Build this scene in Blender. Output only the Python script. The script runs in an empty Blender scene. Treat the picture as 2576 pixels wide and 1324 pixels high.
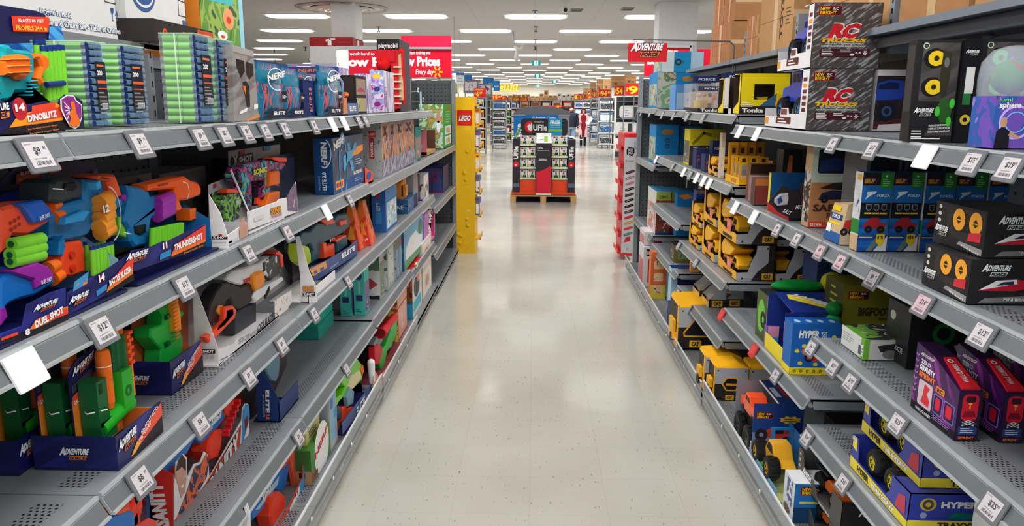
import bpy,math,random
from mathutils import Vector,Matrix
random.seed(7)
SC=bpy.context.scene
COL=SC.collection
PI=math.pi
# materials
def lin(c):
 return tuple(((x/255)/12.92 if x/255<=.04045 else((x/255+.055)/1.055)**2.4)for x in c)
_M={}
def nodes(name):
 m=bpy.data.materials.new(name);m.use_nodes=True
 nt=m.node_tree;b=nt.nodes['Principled BSDF']
 return m,nt,b
def nd(nt,t,**k):
 n=nt.nodes.new(t)
 for a,v in k.items():setattr(n,a,v)
 return n
def mat(c,rough=.5,metal=0,emit=0,var=.06,spec=.4,alpha=1,coat=0):
 """plain surface: colour with a faint procedural mottling"""
 if not isinstance(c,tuple):return c
 key=(c,rough,metal,emit,var,spec,alpha,coat)
 if key in _M:return _M[key]
 m,nt,b=nodes('surface_%d'%len(_M))
 L=lin(c)
 b.inputs['Roughness'].default_value=rough
 b.inputs['Metallic'].default_value=metal
 b.inputs['Specular IOR Level'].default_value=spec
 if coat:b.inputs['Coat Weight'].default_value=coat;b.inputs['Coat Roughness'].default_value=.15
 tc=nd(nt,'ShaderNodeTexCoord');no=nd(nt,'ShaderNodeTexNoise');no.inputs['Scale'].default_value=22
 no.inputs['Detail'].default_value=1
 mx=nd(nt,'ShaderNodeMix',data_type='RGBA')
 mx.inputs[6].default_value=(*[x*(1-var)for x in L],1);mx.inputs[7].default_value=(*[min(1,x*(1+var))for x in L],1)
 nt.links.new(tc.outputs['Object'],no.inputs['Vector']);nt.links.new(no.outputs['Fac'],mx.inputs[0])
 nt.links.new(mx.outputs[2],b.inputs['Base Color'])
 if emit:
  b.inputs['Emission Color'].default_value=(*L,1);b.inputs['Emission Strength'].default_value=emit
 if alpha<1:b.inputs['Alpha'].default_value=alpha
 _M[key]=m
 return m
def clear(c=(225,235,240),a=.18,rough=.08):
 """thin clear plastic: mostly see-through with a glossy skin"""
 return mat(c,rough,0,0,.02,.9,a)
def art(cols,scale=14,stretch=(1,1,1),rough=.35,seed=0):
 """printed artwork: hard-edged patches of several inks"""
 key=('art',tuple(cols),scale,stretch,rough,seed)
 if key in _M:return _M[key]
 m,nt,b=nodes('printed_art_%d'%len(_M))
 tc=nd(nt,'ShaderNodeTexCoord');mp=nd(nt,'ShaderNodeMapping');mp.inputs['Scale'].default_value=stretch
 mp.inputs['Location'].default_value=(seed*1.7,seed*.9,seed*2.3)
 no=nd(nt,'ShaderNodeTexNoise');no.inputs['Scale'].default_value=scale;no.inputs['Detail'].default_value=2.5
 no.inputs['Distortion'].default_value=.8
 cr=nd(nt,'ShaderNodeValToRGB');cr.color_ramp.interpolation='CONSTANT'
 n=len(cols);el=cr.color_ramp.elements
 while len(el)<n:el.new(.5)
 for i,c in enumerate(cols):
  el[i].position=0 if i==0 else .36+.3*(i-1)/max(1,n-2)if n>2 else .5
  el[i].color=(*lin(c),1)
 nt.links.new(tc.outputs['Object'],mp.inputs[0]);nt.links.new(mp.outputs[0],no.inputs['Vector'])
 nt.links.new(no.outputs['Fac'],cr.inputs[0]);nt.links.new(cr.outputs[0],b.inputs['Base Color'])
 b.inputs['Roughness'].default_value=rough
 _M[key]=m
 return m
def streaks(c0,c1,scale=8,rot=.6,rough=.35,bias=.5):
 """diagonal brushed streaks of two inks"""
 key=('st',c0,c1,scale,rot,rough,bias)
 if key in _M:return _M[key]
 m,nt,b=nodes('printed_streaks_%d'%len(_M))
 tc=nd(nt,'ShaderNodeTexCoord');mp=nd(nt,'ShaderNodeMapping',vector_type='TEXTURE')
 mp.inputs['Rotation'].default_value=(rot,-rot,0);mp.inputs['Scale'].default_value=(1,.8,.15)
 no=nd(nt,'ShaderNodeTexNoise');no.inputs['Scale'].default_value=scale;no.inputs['Detail'].default_value=2
 cr=nd(nt,'ShaderNodeValToRGB');el=cr.color_ramp.elements
 el[0].position=bias-.05;el[0].color=(*lin(c0),1);el[1].position=bias+.07;el[1].color=(*lin(c1),1)
 nt.links.new(tc.outputs['Object'],mp.inputs[0]);nt.links.new(mp.outputs[0],no.inputs['Vector'])
 nt.links.new(no.outputs['Fac'],cr.inputs[0]);nt.links.new(cr.outputs[0],b.inputs['Base Color'])
 b.inputs['Roughness'].default_value=rough
 _M[key]=m
 return m
def dots(c,hole,ax,sp,r,rough=.5,off=(0,0),stag=False,metal=0):
 """sheet metal with rows of punched holes; ax = the two object axes of the grid"""
 key=('dots',c,ax,sp,r,off,stag)
 if key in _M:return _M[key]
 m,nt,b=nodes('punched_metal_%d'%len(_M))
 tc=nd(nt,'ShaderNodeTexCoord');se=nd(nt,'ShaderNodeSeparateXYZ');nt.links.new(tc.outputs['Object'],se.inputs[0])
 def mt(op,a,bb=None):
  n=nd(nt,'ShaderNodeMath',operation=op)
  for i,x in enumerate((a,bb)):
   if x is None:continue
   if isinstance(x,(int,float)):n.inputs[i].default_value=x
   else:nt.links.new(x,n.inputs[i])
  return n.outputs[0]
 u=mt('DIVIDE',mt('ADD',se.outputs[ax[0]],off[0]+50*sp[0]),sp[0])
 v=mt('DIVIDE',mt('ADD',se.outputs[ax[1]],off[1]+50*sp[1]),sp[1])
 if stag:u=mt('ADD',u,mt('MULTIPLY',mt('FLOOR',v),.5))
 du=mt('MULTIPLY',mt('SUBTRACT',mt('FRACT',u),.5),sp[0]/r[0])
 dv=mt('MULTIPLY',mt('SUBTRACT',mt('FRACT',v),.5),sp[1]/r[1])
 d=mt('ADD',mt('MULTIPLY',du,du),mt('MULTIPLY',dv,dv))
 h=mt('LESS_THAN',d,1.0)
 mx=nd(nt,'ShaderNodeMix',data_type='RGBA');mx.inputs[6].default_value=(*lin(c),1);mx.inputs[7].default_value=(*lin(hole),1)
 nt.links.new(h,mx.inputs[0]);nt.links.new(mx.outputs[2],b.inputs['Base Color'])
 b.inputs['Roughness'].default_value=rough;b.inputs['Metallic'].default_value=metal
 _M[key]=m
 return m
 # mesh builder
def FR(o,u,v):
 """drawing frame: origin, right, up (unit vectors); normal = u x v"""
 u=Vector(u).normalized();v=Vector(v).normalized();n=u.cross(v)
 M=Matrix.Identity(4)
 for i,a in enumerate((u,v,n,Vector(o))):
  for j in range(3):M[j][i]=a[j]
 return M
XY=FR((0,0,0),(1,0,0),(0,1,0));XZ=FR((0,0,0),(1,0,0),(0,0,1));YZ=FR((0,0,0),(0,1,0),(0,0,1))
_T={}
def glyphs(s,bold,res=2):
 key=(s,bold,res)
 if key in _T:return _T[key]
 cu=bpy.data.curves.new('t','FONT');cu.body=s;cu.offset=bold;cu.resolution_u=res;cu.fill_mode='FRONT'
 o=bpy.data.objects.new('t',cu);COL.objects.link(o)
 me=o.to_mesh()
 vs=[(v.co.x,v.co.y)for v in me.vertices];fs=[tuple(p.vertices)for p in me.polygons]
 o.to_mesh_clear();bpy.data.objects.remove(o);bpy.data.curves.remove(cu)
 if not vs:vs=[(0,0),(.1,0),(.1,.1)];fs=[]
 x0=min(v[0]for v in vs);x1=max(v[0]for v in vs)
 _T[key]=(vs,fs,x0,x1)
 return _T[key]
def inset(pts,d):
 n=len(pts);out=[]
 ar=sum(pts[i][0]*pts[(i+1)%n][1]-pts[(i+1)%n][0]*pts[i][1]for i in range(n))
 sg=1 if ar>0 else-1
 for i in range(n):
  a,b,c=Vector(pts[i-1]),Vector(pts[i]),Vector(pts[(i+1)%n])
  e1=(b-a);e2=(c-b)
  if e1.length<1e-7 or e2.length<1e-7:out.append(tuple(b));continue
  e1.normalize();e2.normalize()
  n1=Vector((-e1.y,e1.x))*sg;n2=Vector((-e2.y,e2.x))*sg
  k=1+n1.dot(n2);m=(n1+n2)/max(k,.5)
  out.append(tuple(b+m*d))
 return out
def ell(cx,cy,rx,ry,n=16,a0=0):
 return[(cx+rx*math.cos(a0+2*PI*i/n),cy+ry*math.sin(a0+2*PI*i/n))for i in range(n)]
def rrect(x0,y0,x1,y1,r,n=3):
 p=[]
 for cx,cy,a in((x1-r,y0+r,-PI/2),(x1-r,y1-r,0),(x0+r,y1-r,PI/2),(x0+r,y0+r,PI)):
  for i in range(n+1):
   t=a+PI/2*i/n;p.append((cx+r*math.cos(t),cy+r*math.sin(t)))
 return p
class G:
 def __init__(s):s.v=[];s.f=[];s.m=[];s.mats=[];s.sm=[];s.T=None
 def add(s,vs,fs,m,smooth=False):
  if isinstance(m,tuple):m=mat(m)
  if m not in s.mats:s.mats.append(m)
  k=s.mats.index(m);b=len(s.v)
  if s.T is not None:vs=[s.T@Vector(v)for v in vs]
  s.v+=[tuple(v)for v in vs]
  for f in fs:s.f.append([b+i for i in f]);s.m.append(k);s.sm.append(smooth)
 def hexa(s,P,m):
  s.add(P,[(0,3,2,1),(4,5,6,7),(0,1,5,4),(1,2,6,5),(2,3,7,6),(3,0,4,7)],m)
 def box(s,x0,y0,z0,x1,y1,z1,m):
  s.hexa([(x0,y0,z0),(x1,y0,z0),(x1,y1,z0),(x0,y1,z0),(x0,y0,z1),(x1,y0,z1),(x1,y1,z1),(x0,y1,z1)],m)
 def poly(s,F,pts,m,l=.0007):
  ar=sum(pts[i][0]*pts[(i+1)%len(pts)][1]-pts[(i+1)%len(pts)][0]*pts[i][1]for i in range(len(pts)))
  if ar<0:pts=pts[::-1]
  s.add([F@Vector((x,y,l))for x,y in pts],[tuple(range(len(pts)))],m)
 def rect(s,F,x0,y0,x1,y1,m,l=None):
  if l is None:l=.0002 if x0==0 and y0==0 else .0007
  s.poly(F,[(x0,y0),(x1,y0),(x1,y1),(x0,y1)],m,l)
 def band(s,F,pts,w,m,l=.0006,closed=False):
  """stroke along a polyline"""
  n=len(pts)
  for i in range(n if closed else n-1):
   a=Vector(pts[i]);b=Vector(pts[(i+1)%n]);d=(b-a)
   if d.length<1e-6:continue
   d.normalize();q=Vector((-d.y,d.x))*w/2;e=d*w*.3
   s.poly(F,[tuple(a-q-e),tuple(b-q+e),tuple(b+q+e),tuple(a+q-e)],m,l)
 def ring(s,F,cx,cy,r0,r1,m,l=.0006,n=18,ky=1,a0=0,a1=2*PI):
  vs=[];fs=[]
  for i in range(n+1):
   a=a0+(a1-a0)*i/n
   vs+=[F@Vector((cx+r0*math.cos(a),cy+ky*r0*math.sin(a),l)),F@Vector((cx+r1*math.cos(a),cy+ky*r1*math.sin(a),l))]
  for i in range(n):fs.append((2*i,2*i+1,2*i+3,2*i+2))
  s.add(vs,fs,m)
 def text(s,F,t,x,y,h,m,l=.0012,w=None,sh=0,rot=0,bold=.02,al='l',out=None,ow=.04,vert=False):
  if out is not None:s.text(F,t,x,y,h,out,l-.0005,w,sh,rot,bold+ow,al)
  vs,fs,x0,x1=glyphs(t,bold)
  k=h/.7;kx=k if w is None else w/max(.01,x1-x0)
  o=0 if al=='l' else(-(x1-x0)/2 if al=='c' else-(x1-x0))
  c,sn=math.cos(rot),math.sin(rot);P=[]
  for a,b in vs:
   X=(a-x0+o)*kx+sh*b*k;Y=b*k
   P.append(F@Vector((x+c*X-sn*Y,y+sn*X+c*Y,l)))
  s.add(P,fs,m)
 def lines(s,F,x,y,w,n,m,h=.004,gap=.009,l=.0008,seed=1):
  """small print too fine to read: a block of short bars"""
  r=random.Random(seed)
  for i in range(n):
   s.rect(F,x,y-i*gap,x+w*r.uniform(.6,1),y-i*gap+h,m,l)
 def prism(s,F,pts,z0,z1,m,ch=0,side=None,smooth=False):
  ar=sum(pts[i][0]*pts[(i+1)%len(pts)][1]-pts[(i+1)%len(pts)][0]*pts[i][1]for i in range(len(pts)))
  if ar<0:pts=pts[::-1]
  n=len(pts)
  if ch:
   q=inset(pts,ch);L=[(q,z0),(pts,z0+ch),(pts,z1-ch),(q,z1)]
  else:L=[(pts,z0),(pts,z1)]
  vs=[F@Vector((x,y,z))for P,z in L for x,y in P]
  sd=[(k*n+i,k*n+(i+1)%n,(k+1)*n+(i+1)%n,(k+1)*n+i)for k in range(len(L)-1)for i in range(n)]
  s.add(vs,sd,side or m,smooth)
  s.add([F@Vector((x,y,z0))for x,y in L[0][0]],[tuple(range(n))[::-1]],m)
  s.add([F@Vector((x,y,z1))for x,y in L[-1][0]],[tuple(range(n))],m)
 def tube(s,p0,p1,r0,m,r1=None,n=12,caps=True,smooth=True):
  p0=Vector(p0);p1=Vector(p1);r1=r0 if r1 is None else r1
  d=(p1-p0).normalized();a=d.orthogonal().normalized();b=d.cross(a)
  vs=[]
  for p,r in((p0,r0),(p1,r1)):
   for i in range(n):
    t=2*PI*i/n;vs.append(p+(a*math.cos(t)+b*math.sin(t))*r)
  s.add(vs,[(i,(i+1)%n,n+(i+1)%n,n+i)for i in range(n)],m,smooth)
  if caps:s.add(vs,[tuple(range(n))[::-1],tuple(range(n,2*n))],m)
 def path(s,pts,r,m,n=8):
  for i in range(len(pts)-1):s.tube(pts[i],pts[i+1],r,m,n=n)
 def ball(s,c,rx,ry,rz,m,nu=14,nv=9,v0=0,v1=PI):
  vs=[];fs=[]
  for j in range(nv+1):
   t=v0+(v1-v0)*j/nv
   for i in range(nu):
    a=2*PI*i/nu;vs.append((c[0]+rx*math.sin(t)*math.cos(a),c[1]+ry*math.sin(t)*math.sin(a),c[2]+rz*math.cos(t)))
  for j in range(nv):
   for i in range(nu):fs.append((j*nu+i,(j+1)*nu+i,(j+1)*nu+(i+1)%nu,j*nu+(i+1)%nu))
  s.add(vs,fs,m,True)
 def lathe(s,F,prof,m,n=20,smooth=True,closed=False):
  """prof: (radius, height along the frame's normal)"""
  vs=[];fs=[];k=len(prof)
  for r,z in prof:
   for i in range(n):
    a=2*PI*i/n;vs.append(F@Vector((r*math.cos(a),r*math.sin(a),z)))
  for j in range(k-1 if not closed else k):
   for i in range(n):
    a=j*n;b=((j+1)%k)*n;fs.append((a+i,a+(i+1)%n,b+(i+1)%n,b+i))
  s.add(vs,fs,m,smooth)
 def mesh(s,name):
  me=bpy.data.meshes.new(name);me.from_pydata(s.v,[],s.f)
  for m in s.mats:me.materials.append(m)
  me.polygons.foreach_set('material_index',s.m);me.polygons.foreach_set('use_smooth',s.sm);me.update()
  return me
  # objects
def tagit(o,label=None,cat=None,group=None,kind=None):
 if label:o['label']=label
 if cat:o['category']=cat
 if group:o['group']=group
 if kind:o['kind']=kind
 return o
def root(name,label,cat,loc,rz=0,group=None):
 o=bpy.data.objects.new(name,None);COL.objects.link(o);o.empty_display_size=.05
 o.location=loc;o.rotation_euler=(0,0,rz)
 return tagit(o,label,cat,group)
def obj(name,g,parent=None,loc=None,rz=0,label=None):
 o=bpy.data.objects.new(name,g if isinstance(g,bpy.types.Mesh)else g.mesh(name));COL.objects.link(o)
 if parent:o.parent=parent
 if loc:o.location=loc
 if rz:o.rotation_euler=(0,0,rz)
 if label:o['label']=label
 return o
def solid(name,g,label,cat,loc,rz=0,group=None):
 return tagit(obj(name,g,None,loc,rz),label,cat,group)
def struct(name,g,parent=None):
 o=obj(name,g,parent);o['kind']='structure';return o
KIDS={}
def dup(r,loc,label,rz=None,group=None):
 c=r.copy();COL.objects.link(c);c.location=loc
 if rz is not None:c.rotation_euler=(0,0,rz)
 c['label']=label
 if group:c['group']=group
 for k in[x for x in SC.objects if x.parent==r]:
  q=k.copy();COL.objects.link(q);q.parent=c
  for k2 in[x for x in SC.objects if x.parent==k]:
   q2=k2.copy();COL.objects.link(q2);q2.parent=q
 return c
WHITE=(238,238,236);BLK=(22,22,24);NAVY=(18,24,74);RED=(206,30,42);YEL=(244,190,24)
CARD=(181,138,92);STEEL=(128,133,138);DSTEEL=(84,88,93)
# drawing planes for goods on the shelves
class Pl:
 """a vertical plane that goods are drawn or extruded on"""
 def __init__(s,F,sg):s.F=F;s.sg=sg
 def q(s,pts):return[(s.sg*a,b)for a,b in pts]
def LX(X):return Pl(FR((X,0,0),(0,1,0),(0,0,1)),1)
def RX(X):return Pl(FR((X,0,0),(0,-1,0),(0,0,1)),-1)
def CY(Y):return Pl(FR((0,Y,0),(1,0,0),(0,0,1)),1)
def TZ(Z):return Pl(FR((0,0,Z),(1,0,0),(0,1,0)),1)
def pp(g,P,pts,m,l=.0008):g.poly(P.F,P.q(pts),m,l)
def pr(g,P,pts,t,m,ch=.002,l=0):g.prism(P.F,P.q(pts),l-t,l,m,ch)
def pt(g,P,p3,s,m,l=.0018,**k):
 """text from three points: baseline start, baseline end, top of the first letter"""
 a,b,c=[Vector(x)for x in P.q(p3)]
 d=b-a;rot=math.atan2(d.y,d.x);h=(c-a).length*abs(math.sin(math.atan2(c.y-a.y,c.x-a.x)-rot))
 g.text(P.F,s,a.x,a.y,h,m,l,w=d.length,rot=rot,**k)
def pbox(g,P,x0,z0,x1,z1,m,l=.0008):pp(g,P,[(x0,z0),(x1,z0),(x1,z1),(x0,z1)],m,l)
def WG(loc):
 g=G();g.T=Matrix.Translation((-loc[0],-loc[1],-loc[2]));return g
def wpart(name,r,fn,label=None):
 g=WG(r.location);fn(g);return obj(name,g,r,None,0,label)
def af3(g,P,p3,l=.001,c1=None,c2=(228,122,40),edge=(28,34,70)):
 """Adventure Force wordmark in the parallelogram: bottom left, bottom right, top left"""
 a,b,c=[Vector(x)for x in P.q(p3)];u=(b-a);w=u.length;v=(c-a)
 F=P.F.copy();O=P.F@Vector((a.x,a.y,0));U=(P.F.to_3x3()@Vector((u.x,u.y,0))).normalized()
 V=P.F.to_3x3()@Vector((v.x,v.y,0));k=V.length/(w*.42);V.normalize()
 M=Matrix.Identity(4);n=P.F.to_3x3()@Vector((0,0,1))
 for j in range(3):M[j][0]=U[j];M[j][1]=V[j]*k;M[j][2]=n[j];M[j][3]=O[j]
 aforce(g,M,0,0,w,l,c1 or AFW,c2,edge)
AFW=mat((236,238,240),.4)
def aforce(g,F,x,y,w,l=.001,c1=AFW,c2=(228,122,40),edge=(28,34,70)):
 """the two-line toy wordmark: white slanted word over a boxed word"""
 h=w*.2
 g.text(F,'A',x,y+h*.95,h*1.25,c1,l+.0006,w=w*.2,sh=.28,bold=.05,out=edge,ow=.05)
 g.text(F,'DVENTURE',x+w*.19,y+h*1.05,h*.95,c1,l+.0006,w=w*.76,sh=.28,bold=.05,out=edge,ow=.05)
 g.poly(F,[(x+w*.27,y),(x+w*.86,y),(x+w*.92,y+h*.85),(x+w*.33,y+h*.85)],edge,l-.0002)
 g.poly(F,[(x+w*.29,y+.06*h),(x+w*.85,y+.06*h),(x+w*.905,y+h*.79),(x+w*.345,y+h*.79)],c2,l)
 g.text(F,'FORCE',x+w*.33,y+h*.16,h*.5,edge,l+.0006,w=w*.5,sh=.28,bold=.05)
def darts(g,P,pts,n,m,tip,r=.006,l=0,vert=True):
 """row of n foam darts standing between baseline pts[0]-pts[1] with tops at pts[2]"""
 a,b,c=[Vector(x)for x in P.q(pts)]
 for i in range(n):
  p=a.lerp(b,(i+.5)/n);q=p+(c-a)
  A=P.F@Vector((p.x,p.y,l));B=P.F@Vector((q.x,q.y,l));M_=A.lerp(B,.9)
  g.tube(A,M_,r,m,n=8);g.tube(M_,B,r*.98,tip,n=8)
def pk(s,name,label,cat,loc,D,W,H,base,cam=None,ais=None,top=None,grp=None,rz=0):
 """closed printed carton; origin at its near, aisle-side bottom corner"""
 g=G();x0,x1=(-D,0)if s>0 else(0,D)
 g.box(x0,0,0,x1,W,H,base)
 C_=FR((x0,0,0),(1,0,0),(0,0,1));A_=FR((0,0,0),(0,1,0),(0,0,1))if s>0 else FR((0,W,0),(0,-1,0),(0,0,1));T_=FR((x0,0,H),(1,0,0),(0,1,0))
 if cam:cam(g,C_,D,H)
 if ais:ais(g,A_,W,H)
 if top:top(g,T_,D,W)
 return solid(name,g,label,cat,loc,rz,grp)
def wheel(g,F,cx,cy,r,w,tyre=(26,26,28),hub=(60,110,170),lug=10,l=0):
 """chunky toy tyre with lugs and spoked rim; axis = frame normal"""
 c=F@Vector((cx,cy,l));Fm=F.copy()
 for j in range(3):Fm[j][3]=c[j]
 g.lathe(Fm,[(r*.55,-w/2),(r*.9,-w/2),(r,-w*.35),(r,w*.35),(r*.9,w/2),(r*.55,w/2),(r*.5,w*.3),(r*.5,-w*.3)],tyre,18,closed=True)
 g.lathe(Fm,[(r*.5,w*.42),(r*.6,w*.5),(r*.5,w*.3),(r*.12,w*.25),(r*.1,w*.4),(0,w*.42)],hub,12)
 g.lathe(Fm,[(r*.5,-w*.3),(.0,-w*.25)],hub,12)
 for k in range(lug):
  a=2*PI*k/lug;p=Fm@Vector((r*math.cos(a),r*math.sin(a),w*.32));q=Fm@Vector((r*math.cos(a+.2),r*math.sin(a+.2),-w*.32));g.tube(p,q,r*.09,tyre,n=4,smooth=False)
 for k in range(5):
  a=2*PI*k/5;g.tube(Fm@Vector((r*.1*math.cos(a),r*.1*math.sin(a),w*.36)),Fm@Vector((r*.5*math.cos(a),r*.5*math.sin(a),w*.4)),r*.06,hub,n=4)
def vehicle(g,F,L,body,hub,R,wd,tyre=(26,26,28),glass=(20,24,34),cab=True,lift=0):
 """toy truck in side view; frame origin at the ground under the rear bumper"""
 h0=R*1.1+lift
 for cx in(L*.2,L*.8):
  for z in(-wd*.42,wd*.42):wheel(g,F,cx,R,R,wd*.3,tyre,hub,l=z)
 P=[(0,h0),(L*.02,h0+L*.17),(L*.3,h0+L*.2),(L*.34,h0+L*.34),(L*.6,h0+L*.34),(L*.7,h0+L*.2),(L*.96,h0+L*.17),(L,h0+L*.05),(L*.98,h0),(L*.88,h0),(L*.85,h0+L*.06),(L*.74,h0+L*.06),(L*.7,h0),(L*.3,h0),(L*.27,h0+L*.06),(L*.14,h0+L*.06),(L*.1,h0)]
 g.prism(F,P,-wd*.36,wd*.36,body,L*.015)
 for z in(wd*.362,-wd*.364):
  g.poly(F,[(L*.36,h0+L*.22),(L*.38,h0+L*.31),(L*.47,h0+L*.31),(L*.47,h0+L*.22)],glass,z);g.poly(F,[(L*.49,h0+L*.22),(L*.49,h0+L*.31),(L*.58,h0+L*.31),(L*.65,h0+L*.22)],glass,z)
 g.prism(F,[(L*.05,R),(L*.95,R),(L*.95,h0),(L*.05,h0)],-wd*.2,wd*.2,(40,40,44))
 # camera, light, shell
cam=bpy.data.cameras.new('camera');co=bpy.data.objects.new('camera',cam);COL.objects.link(co)
R_,U_,F_=[(.999605,.027619,.005129),(-.010576,.200867,.979561),(-.026025,.979229,-.20108)]
co.matrix_world=Matrix(((R_[0],U_[0],-F_[0],0),(R_[1],U_[1],-F_[1],0),(R_[2],U_[2],-F_[2],1.70),(0,0,0,1)))
cam.sensor_width=36;cam.lens=27.2516;cam.clip_start=.05;cam.clip_end=300
SC.camera=co
SC.view_settings.view_transform='Standard';SC.view_settings.look='None';SC.view_settings.exposure=0
w=bpy.data.worlds.new('world');SC.world=w;w.use_nodes=True
w.node_tree.nodes['Background'].inputs[0].default_value=(.93,.96,1,1);w.node_tree.nodes['Background'].inputs[1].default_value=.8
def floor_material():
 m,nt,b=nodes('waxed_vinyl_tile')
 tc=nd(nt,'ShaderNodeTexCoord')
 br=nd(nt,'ShaderNodeTexBrick',offset=0);br.inputs['Scale'].default_value=1;br.inputs['Brick Width'].default_value=.333
 br.inputs['Row Height'].default_value=.333;br.inputs['Mortar Size'].default_value=.0014
 base=lin((200,197,187))
 br.inputs['Color1'].default_value=(*base,1);br.inputs['Color2'].default_value=(*[x*.965 for x in base],1)
 br.inputs['Mortar'].default_value=(*[x*.85 for x in base],1)
 nt.links.new(tc.outputs['Object'],br.inputs[0])
 mp=nd(nt,'ShaderNodeMapping');mp.inputs['Scale'].default_value=(95,26,1);nt.links.new(tc.outputs['Object'],mp.inputs[0])
 sp=nd(nt,'ShaderNodeTexNoise');sp.inputs['Scale'].default_value=1;sp.inputs['Detail'].default_value=1;nt.links.new(mp.outputs[0],sp.inputs[0])
 cr=nd(nt,'ShaderNodeValToRGB');cr.color_ramp.elements[0].position=.22;cr.color_ramp.elements[0].color=(.42,.42,.42,1)
 cr.color_ramp.elements[1].position=.31;cr.color_ramp.elements[1].color=(1,1,1,1);nt.links.new(sp.outputs[0],cr.inputs[0])
 m1=nd(nt,'ShaderNodeMix',data_type='RGBA',blend_type='MULTIPLY');m1.inputs[0].default_value=1
 nt.links.new(br.outputs[0],m1.inputs[6]);nt.links.new(cr.outputs[0],m1.inputs[7])
 bg=nd(nt,'ShaderNodeTexNoise');bg.inputs['Scale'].default_value=1.3;bg.inputs['Detail'].default_value=3;nt.links.new(tc.outputs['Object'],bg.inputs[0])
 c2=nd(nt,'ShaderNodeValToRGB');c2.color_ramp.elements[0].color=(.88,.87,.85,1);c2.color_ramp.elements[0].position=.3
 c2.color_ramp.elements[1].color=(1,1,1,1);c2.color_ramp.elements[1].position=.65;nt.links.new(bg.outputs[0],c2.inputs[0])
 m2=nd(nt,'ShaderNodeMix',data_type='RGBA',blend_type='MULTIPLY');m2.inputs[0].default_value=1
 nt.links.new(m1.outputs[2],m2.inputs[6]);nt.links.new(c2.outputs[0],m2.inputs[7]);nt.links.new(m2.outputs[2],b.inputs['Base Color'])
 rn=nd(nt,'ShaderNodeMapRange');rn.inputs['To Min'].default_value=.07;rn.inputs['To Max'].default_value=.24
 nt.links.new(bg.outputs[0],rn.inputs[0]);nt.links.new(rn.outputs[0],b.inputs['Roughness'])
 bu=nd(nt,'ShaderNodeBump');bu.inputs['Strength'].default_value=.06;bu.inputs['Distance'].default_value=.02
 wv=nd(nt,'ShaderNodeTexNoise');wv.inputs['Scale'].default_value=5;nt.links.new(tc.outputs['Object'],wv.inputs[0])
 nt.links.new(wv.outputs[0],bu.inputs['Height']);nt.links.new(bu.outputs[0],b.inputs['Normal'])
 b.inputs['Specular IOR Level'].default_value=.55
 return m
YB=74.
g=G();g.box(-34,-3,-.1,34,YB,0,floor_material());struct('floor',g)
def ceiling_material():
 m,nt,b=nodes('ceiling_tile')
 tc=nd(nt,'ShaderNodeTexCoord');br=nd(nt,'ShaderNodeTexBrick',offset=0);br.inputs['Scale'].default_value=1
 br.inputs['Brick Width'].default_value=1.25;br.inputs['Row Height'].default_value=.65;br.inputs['Mortar Size'].default_value=.011
 c=lin((184,180,179));br.inputs['Color1'].default_value=(*c,1);br.inputs['Color2'].default_value=(*[x*.97 for x in c],1);br.inputs['Mortar'].default_value=(*[x*.86 for x in c],1)
 nt.links.new(tc.outputs['Object'],br.inputs[0]);nt.links.new(br.outputs[0],b.inputs['Base Color']);b.inputs['Roughness'].default_value=.85
 nt.links.new(br.outputs[0],b.inputs['Emission Color']);b.inputs['Emission Strength'].default_value=.0
 return m
ZC=3.5
g=G();g.box(-34,-3,ZC,34,YB,ZC+.1,ceiling_material());struct('ceiling',g)
g=G();g.box(-34,YB,0,34,YB+.2,ZC,(240,236,222));struct('wall_back',g)
for sd,x in(('left',-34),('right',34)):
 g=G();g.box(x,-3,0,x+.2,YB,ZC,(214,210,200));struct('wall_'+sd,g)
g=G()
lit=mat((255,253,248),.4,emit=3.2);frm=mat((226,226,224),.5)
g.prism(XY,rrect(-.66,-.37,.66,.37,.02),-.012,.0,frm)
fix=g.mesh('troffer_frame')
g=G();g.prism(XY,[(-.62,-.18),(-.52,-.33),(.52,-.33),(.62,-.18),(.62,.18),(.52,.33),(-.52,.33),(-.62,.18)],-.03,-.013,lit);dif=g.mesh('troffer_diffuser')
nlight=0
for j in range(0,19):
 Y=13.6+3.27*j
 for i in range(-13,14):
  X=2.5*i+(1.25 if j%2==0 else 0)+.02
  u=(X+.02*Y)/Y
  if abs(u)>(.37 if Y<40 else .16)or Y>YB-1:continue
  if X>1.2 and u>.22:continue
  r=root('ceiling_light','long lit fluorescent panel recessed in the grey ceiling','ceiling light',(X,Y,ZC),0,'fluorescent panels in staggered rows across the ceiling')
  obj('frame',fix,r);obj('diffuser',dif,r);nlight+=1
print('ceiling lights',nlight)
k=0
for Y,xs in((-1.6,(-1.8,0,1.8)),(1.,(-2.4,0,2.4)),(3.8,(-2.6,0,2.6)),(6.8,(-2.6,0,2.6)),(10.2,(-3.6,-1,1.6,4.2)),(16,(-4,0,4)),(22,(-4,0,4)),(30,(-5,1,6)),(40,(-5,1,6)),(52,(-5,1,6)),(62,(-6,0,6)),(71,(-12,-6,0,6,12))):  # last row is added to brighten the back wall; the rest stand for troffers
 for X in xs:
  la=bpy.data.lights.new('troffer_and_wall_fill','AREA');la.shape='RECTANGLE';la.size=1.2;la.size_y=.5 if Y<12 else 1.2
  la.energy=52 if Y<12 else 120;la.color=(1,.985,.96)
  if Y>28:la.energy=210
  o=bpy.data.objects.new('troffer_and_wall_fill',la);COL.objects.link(o);o.location=(X,Y,ZC-.06)
  o.visible_glossy=False
SC.cycles.max_bounces=5;SC.cycles.diffuse_bounces=3;SC.cycles.glossy_bounces=3;SC.cycles.transparent_max_bounces=8
SC.cycles.caustics_reflective=False;SC.cycles.caustics_refractive=False
SC.cycles.adaptive_threshold=.03
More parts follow.
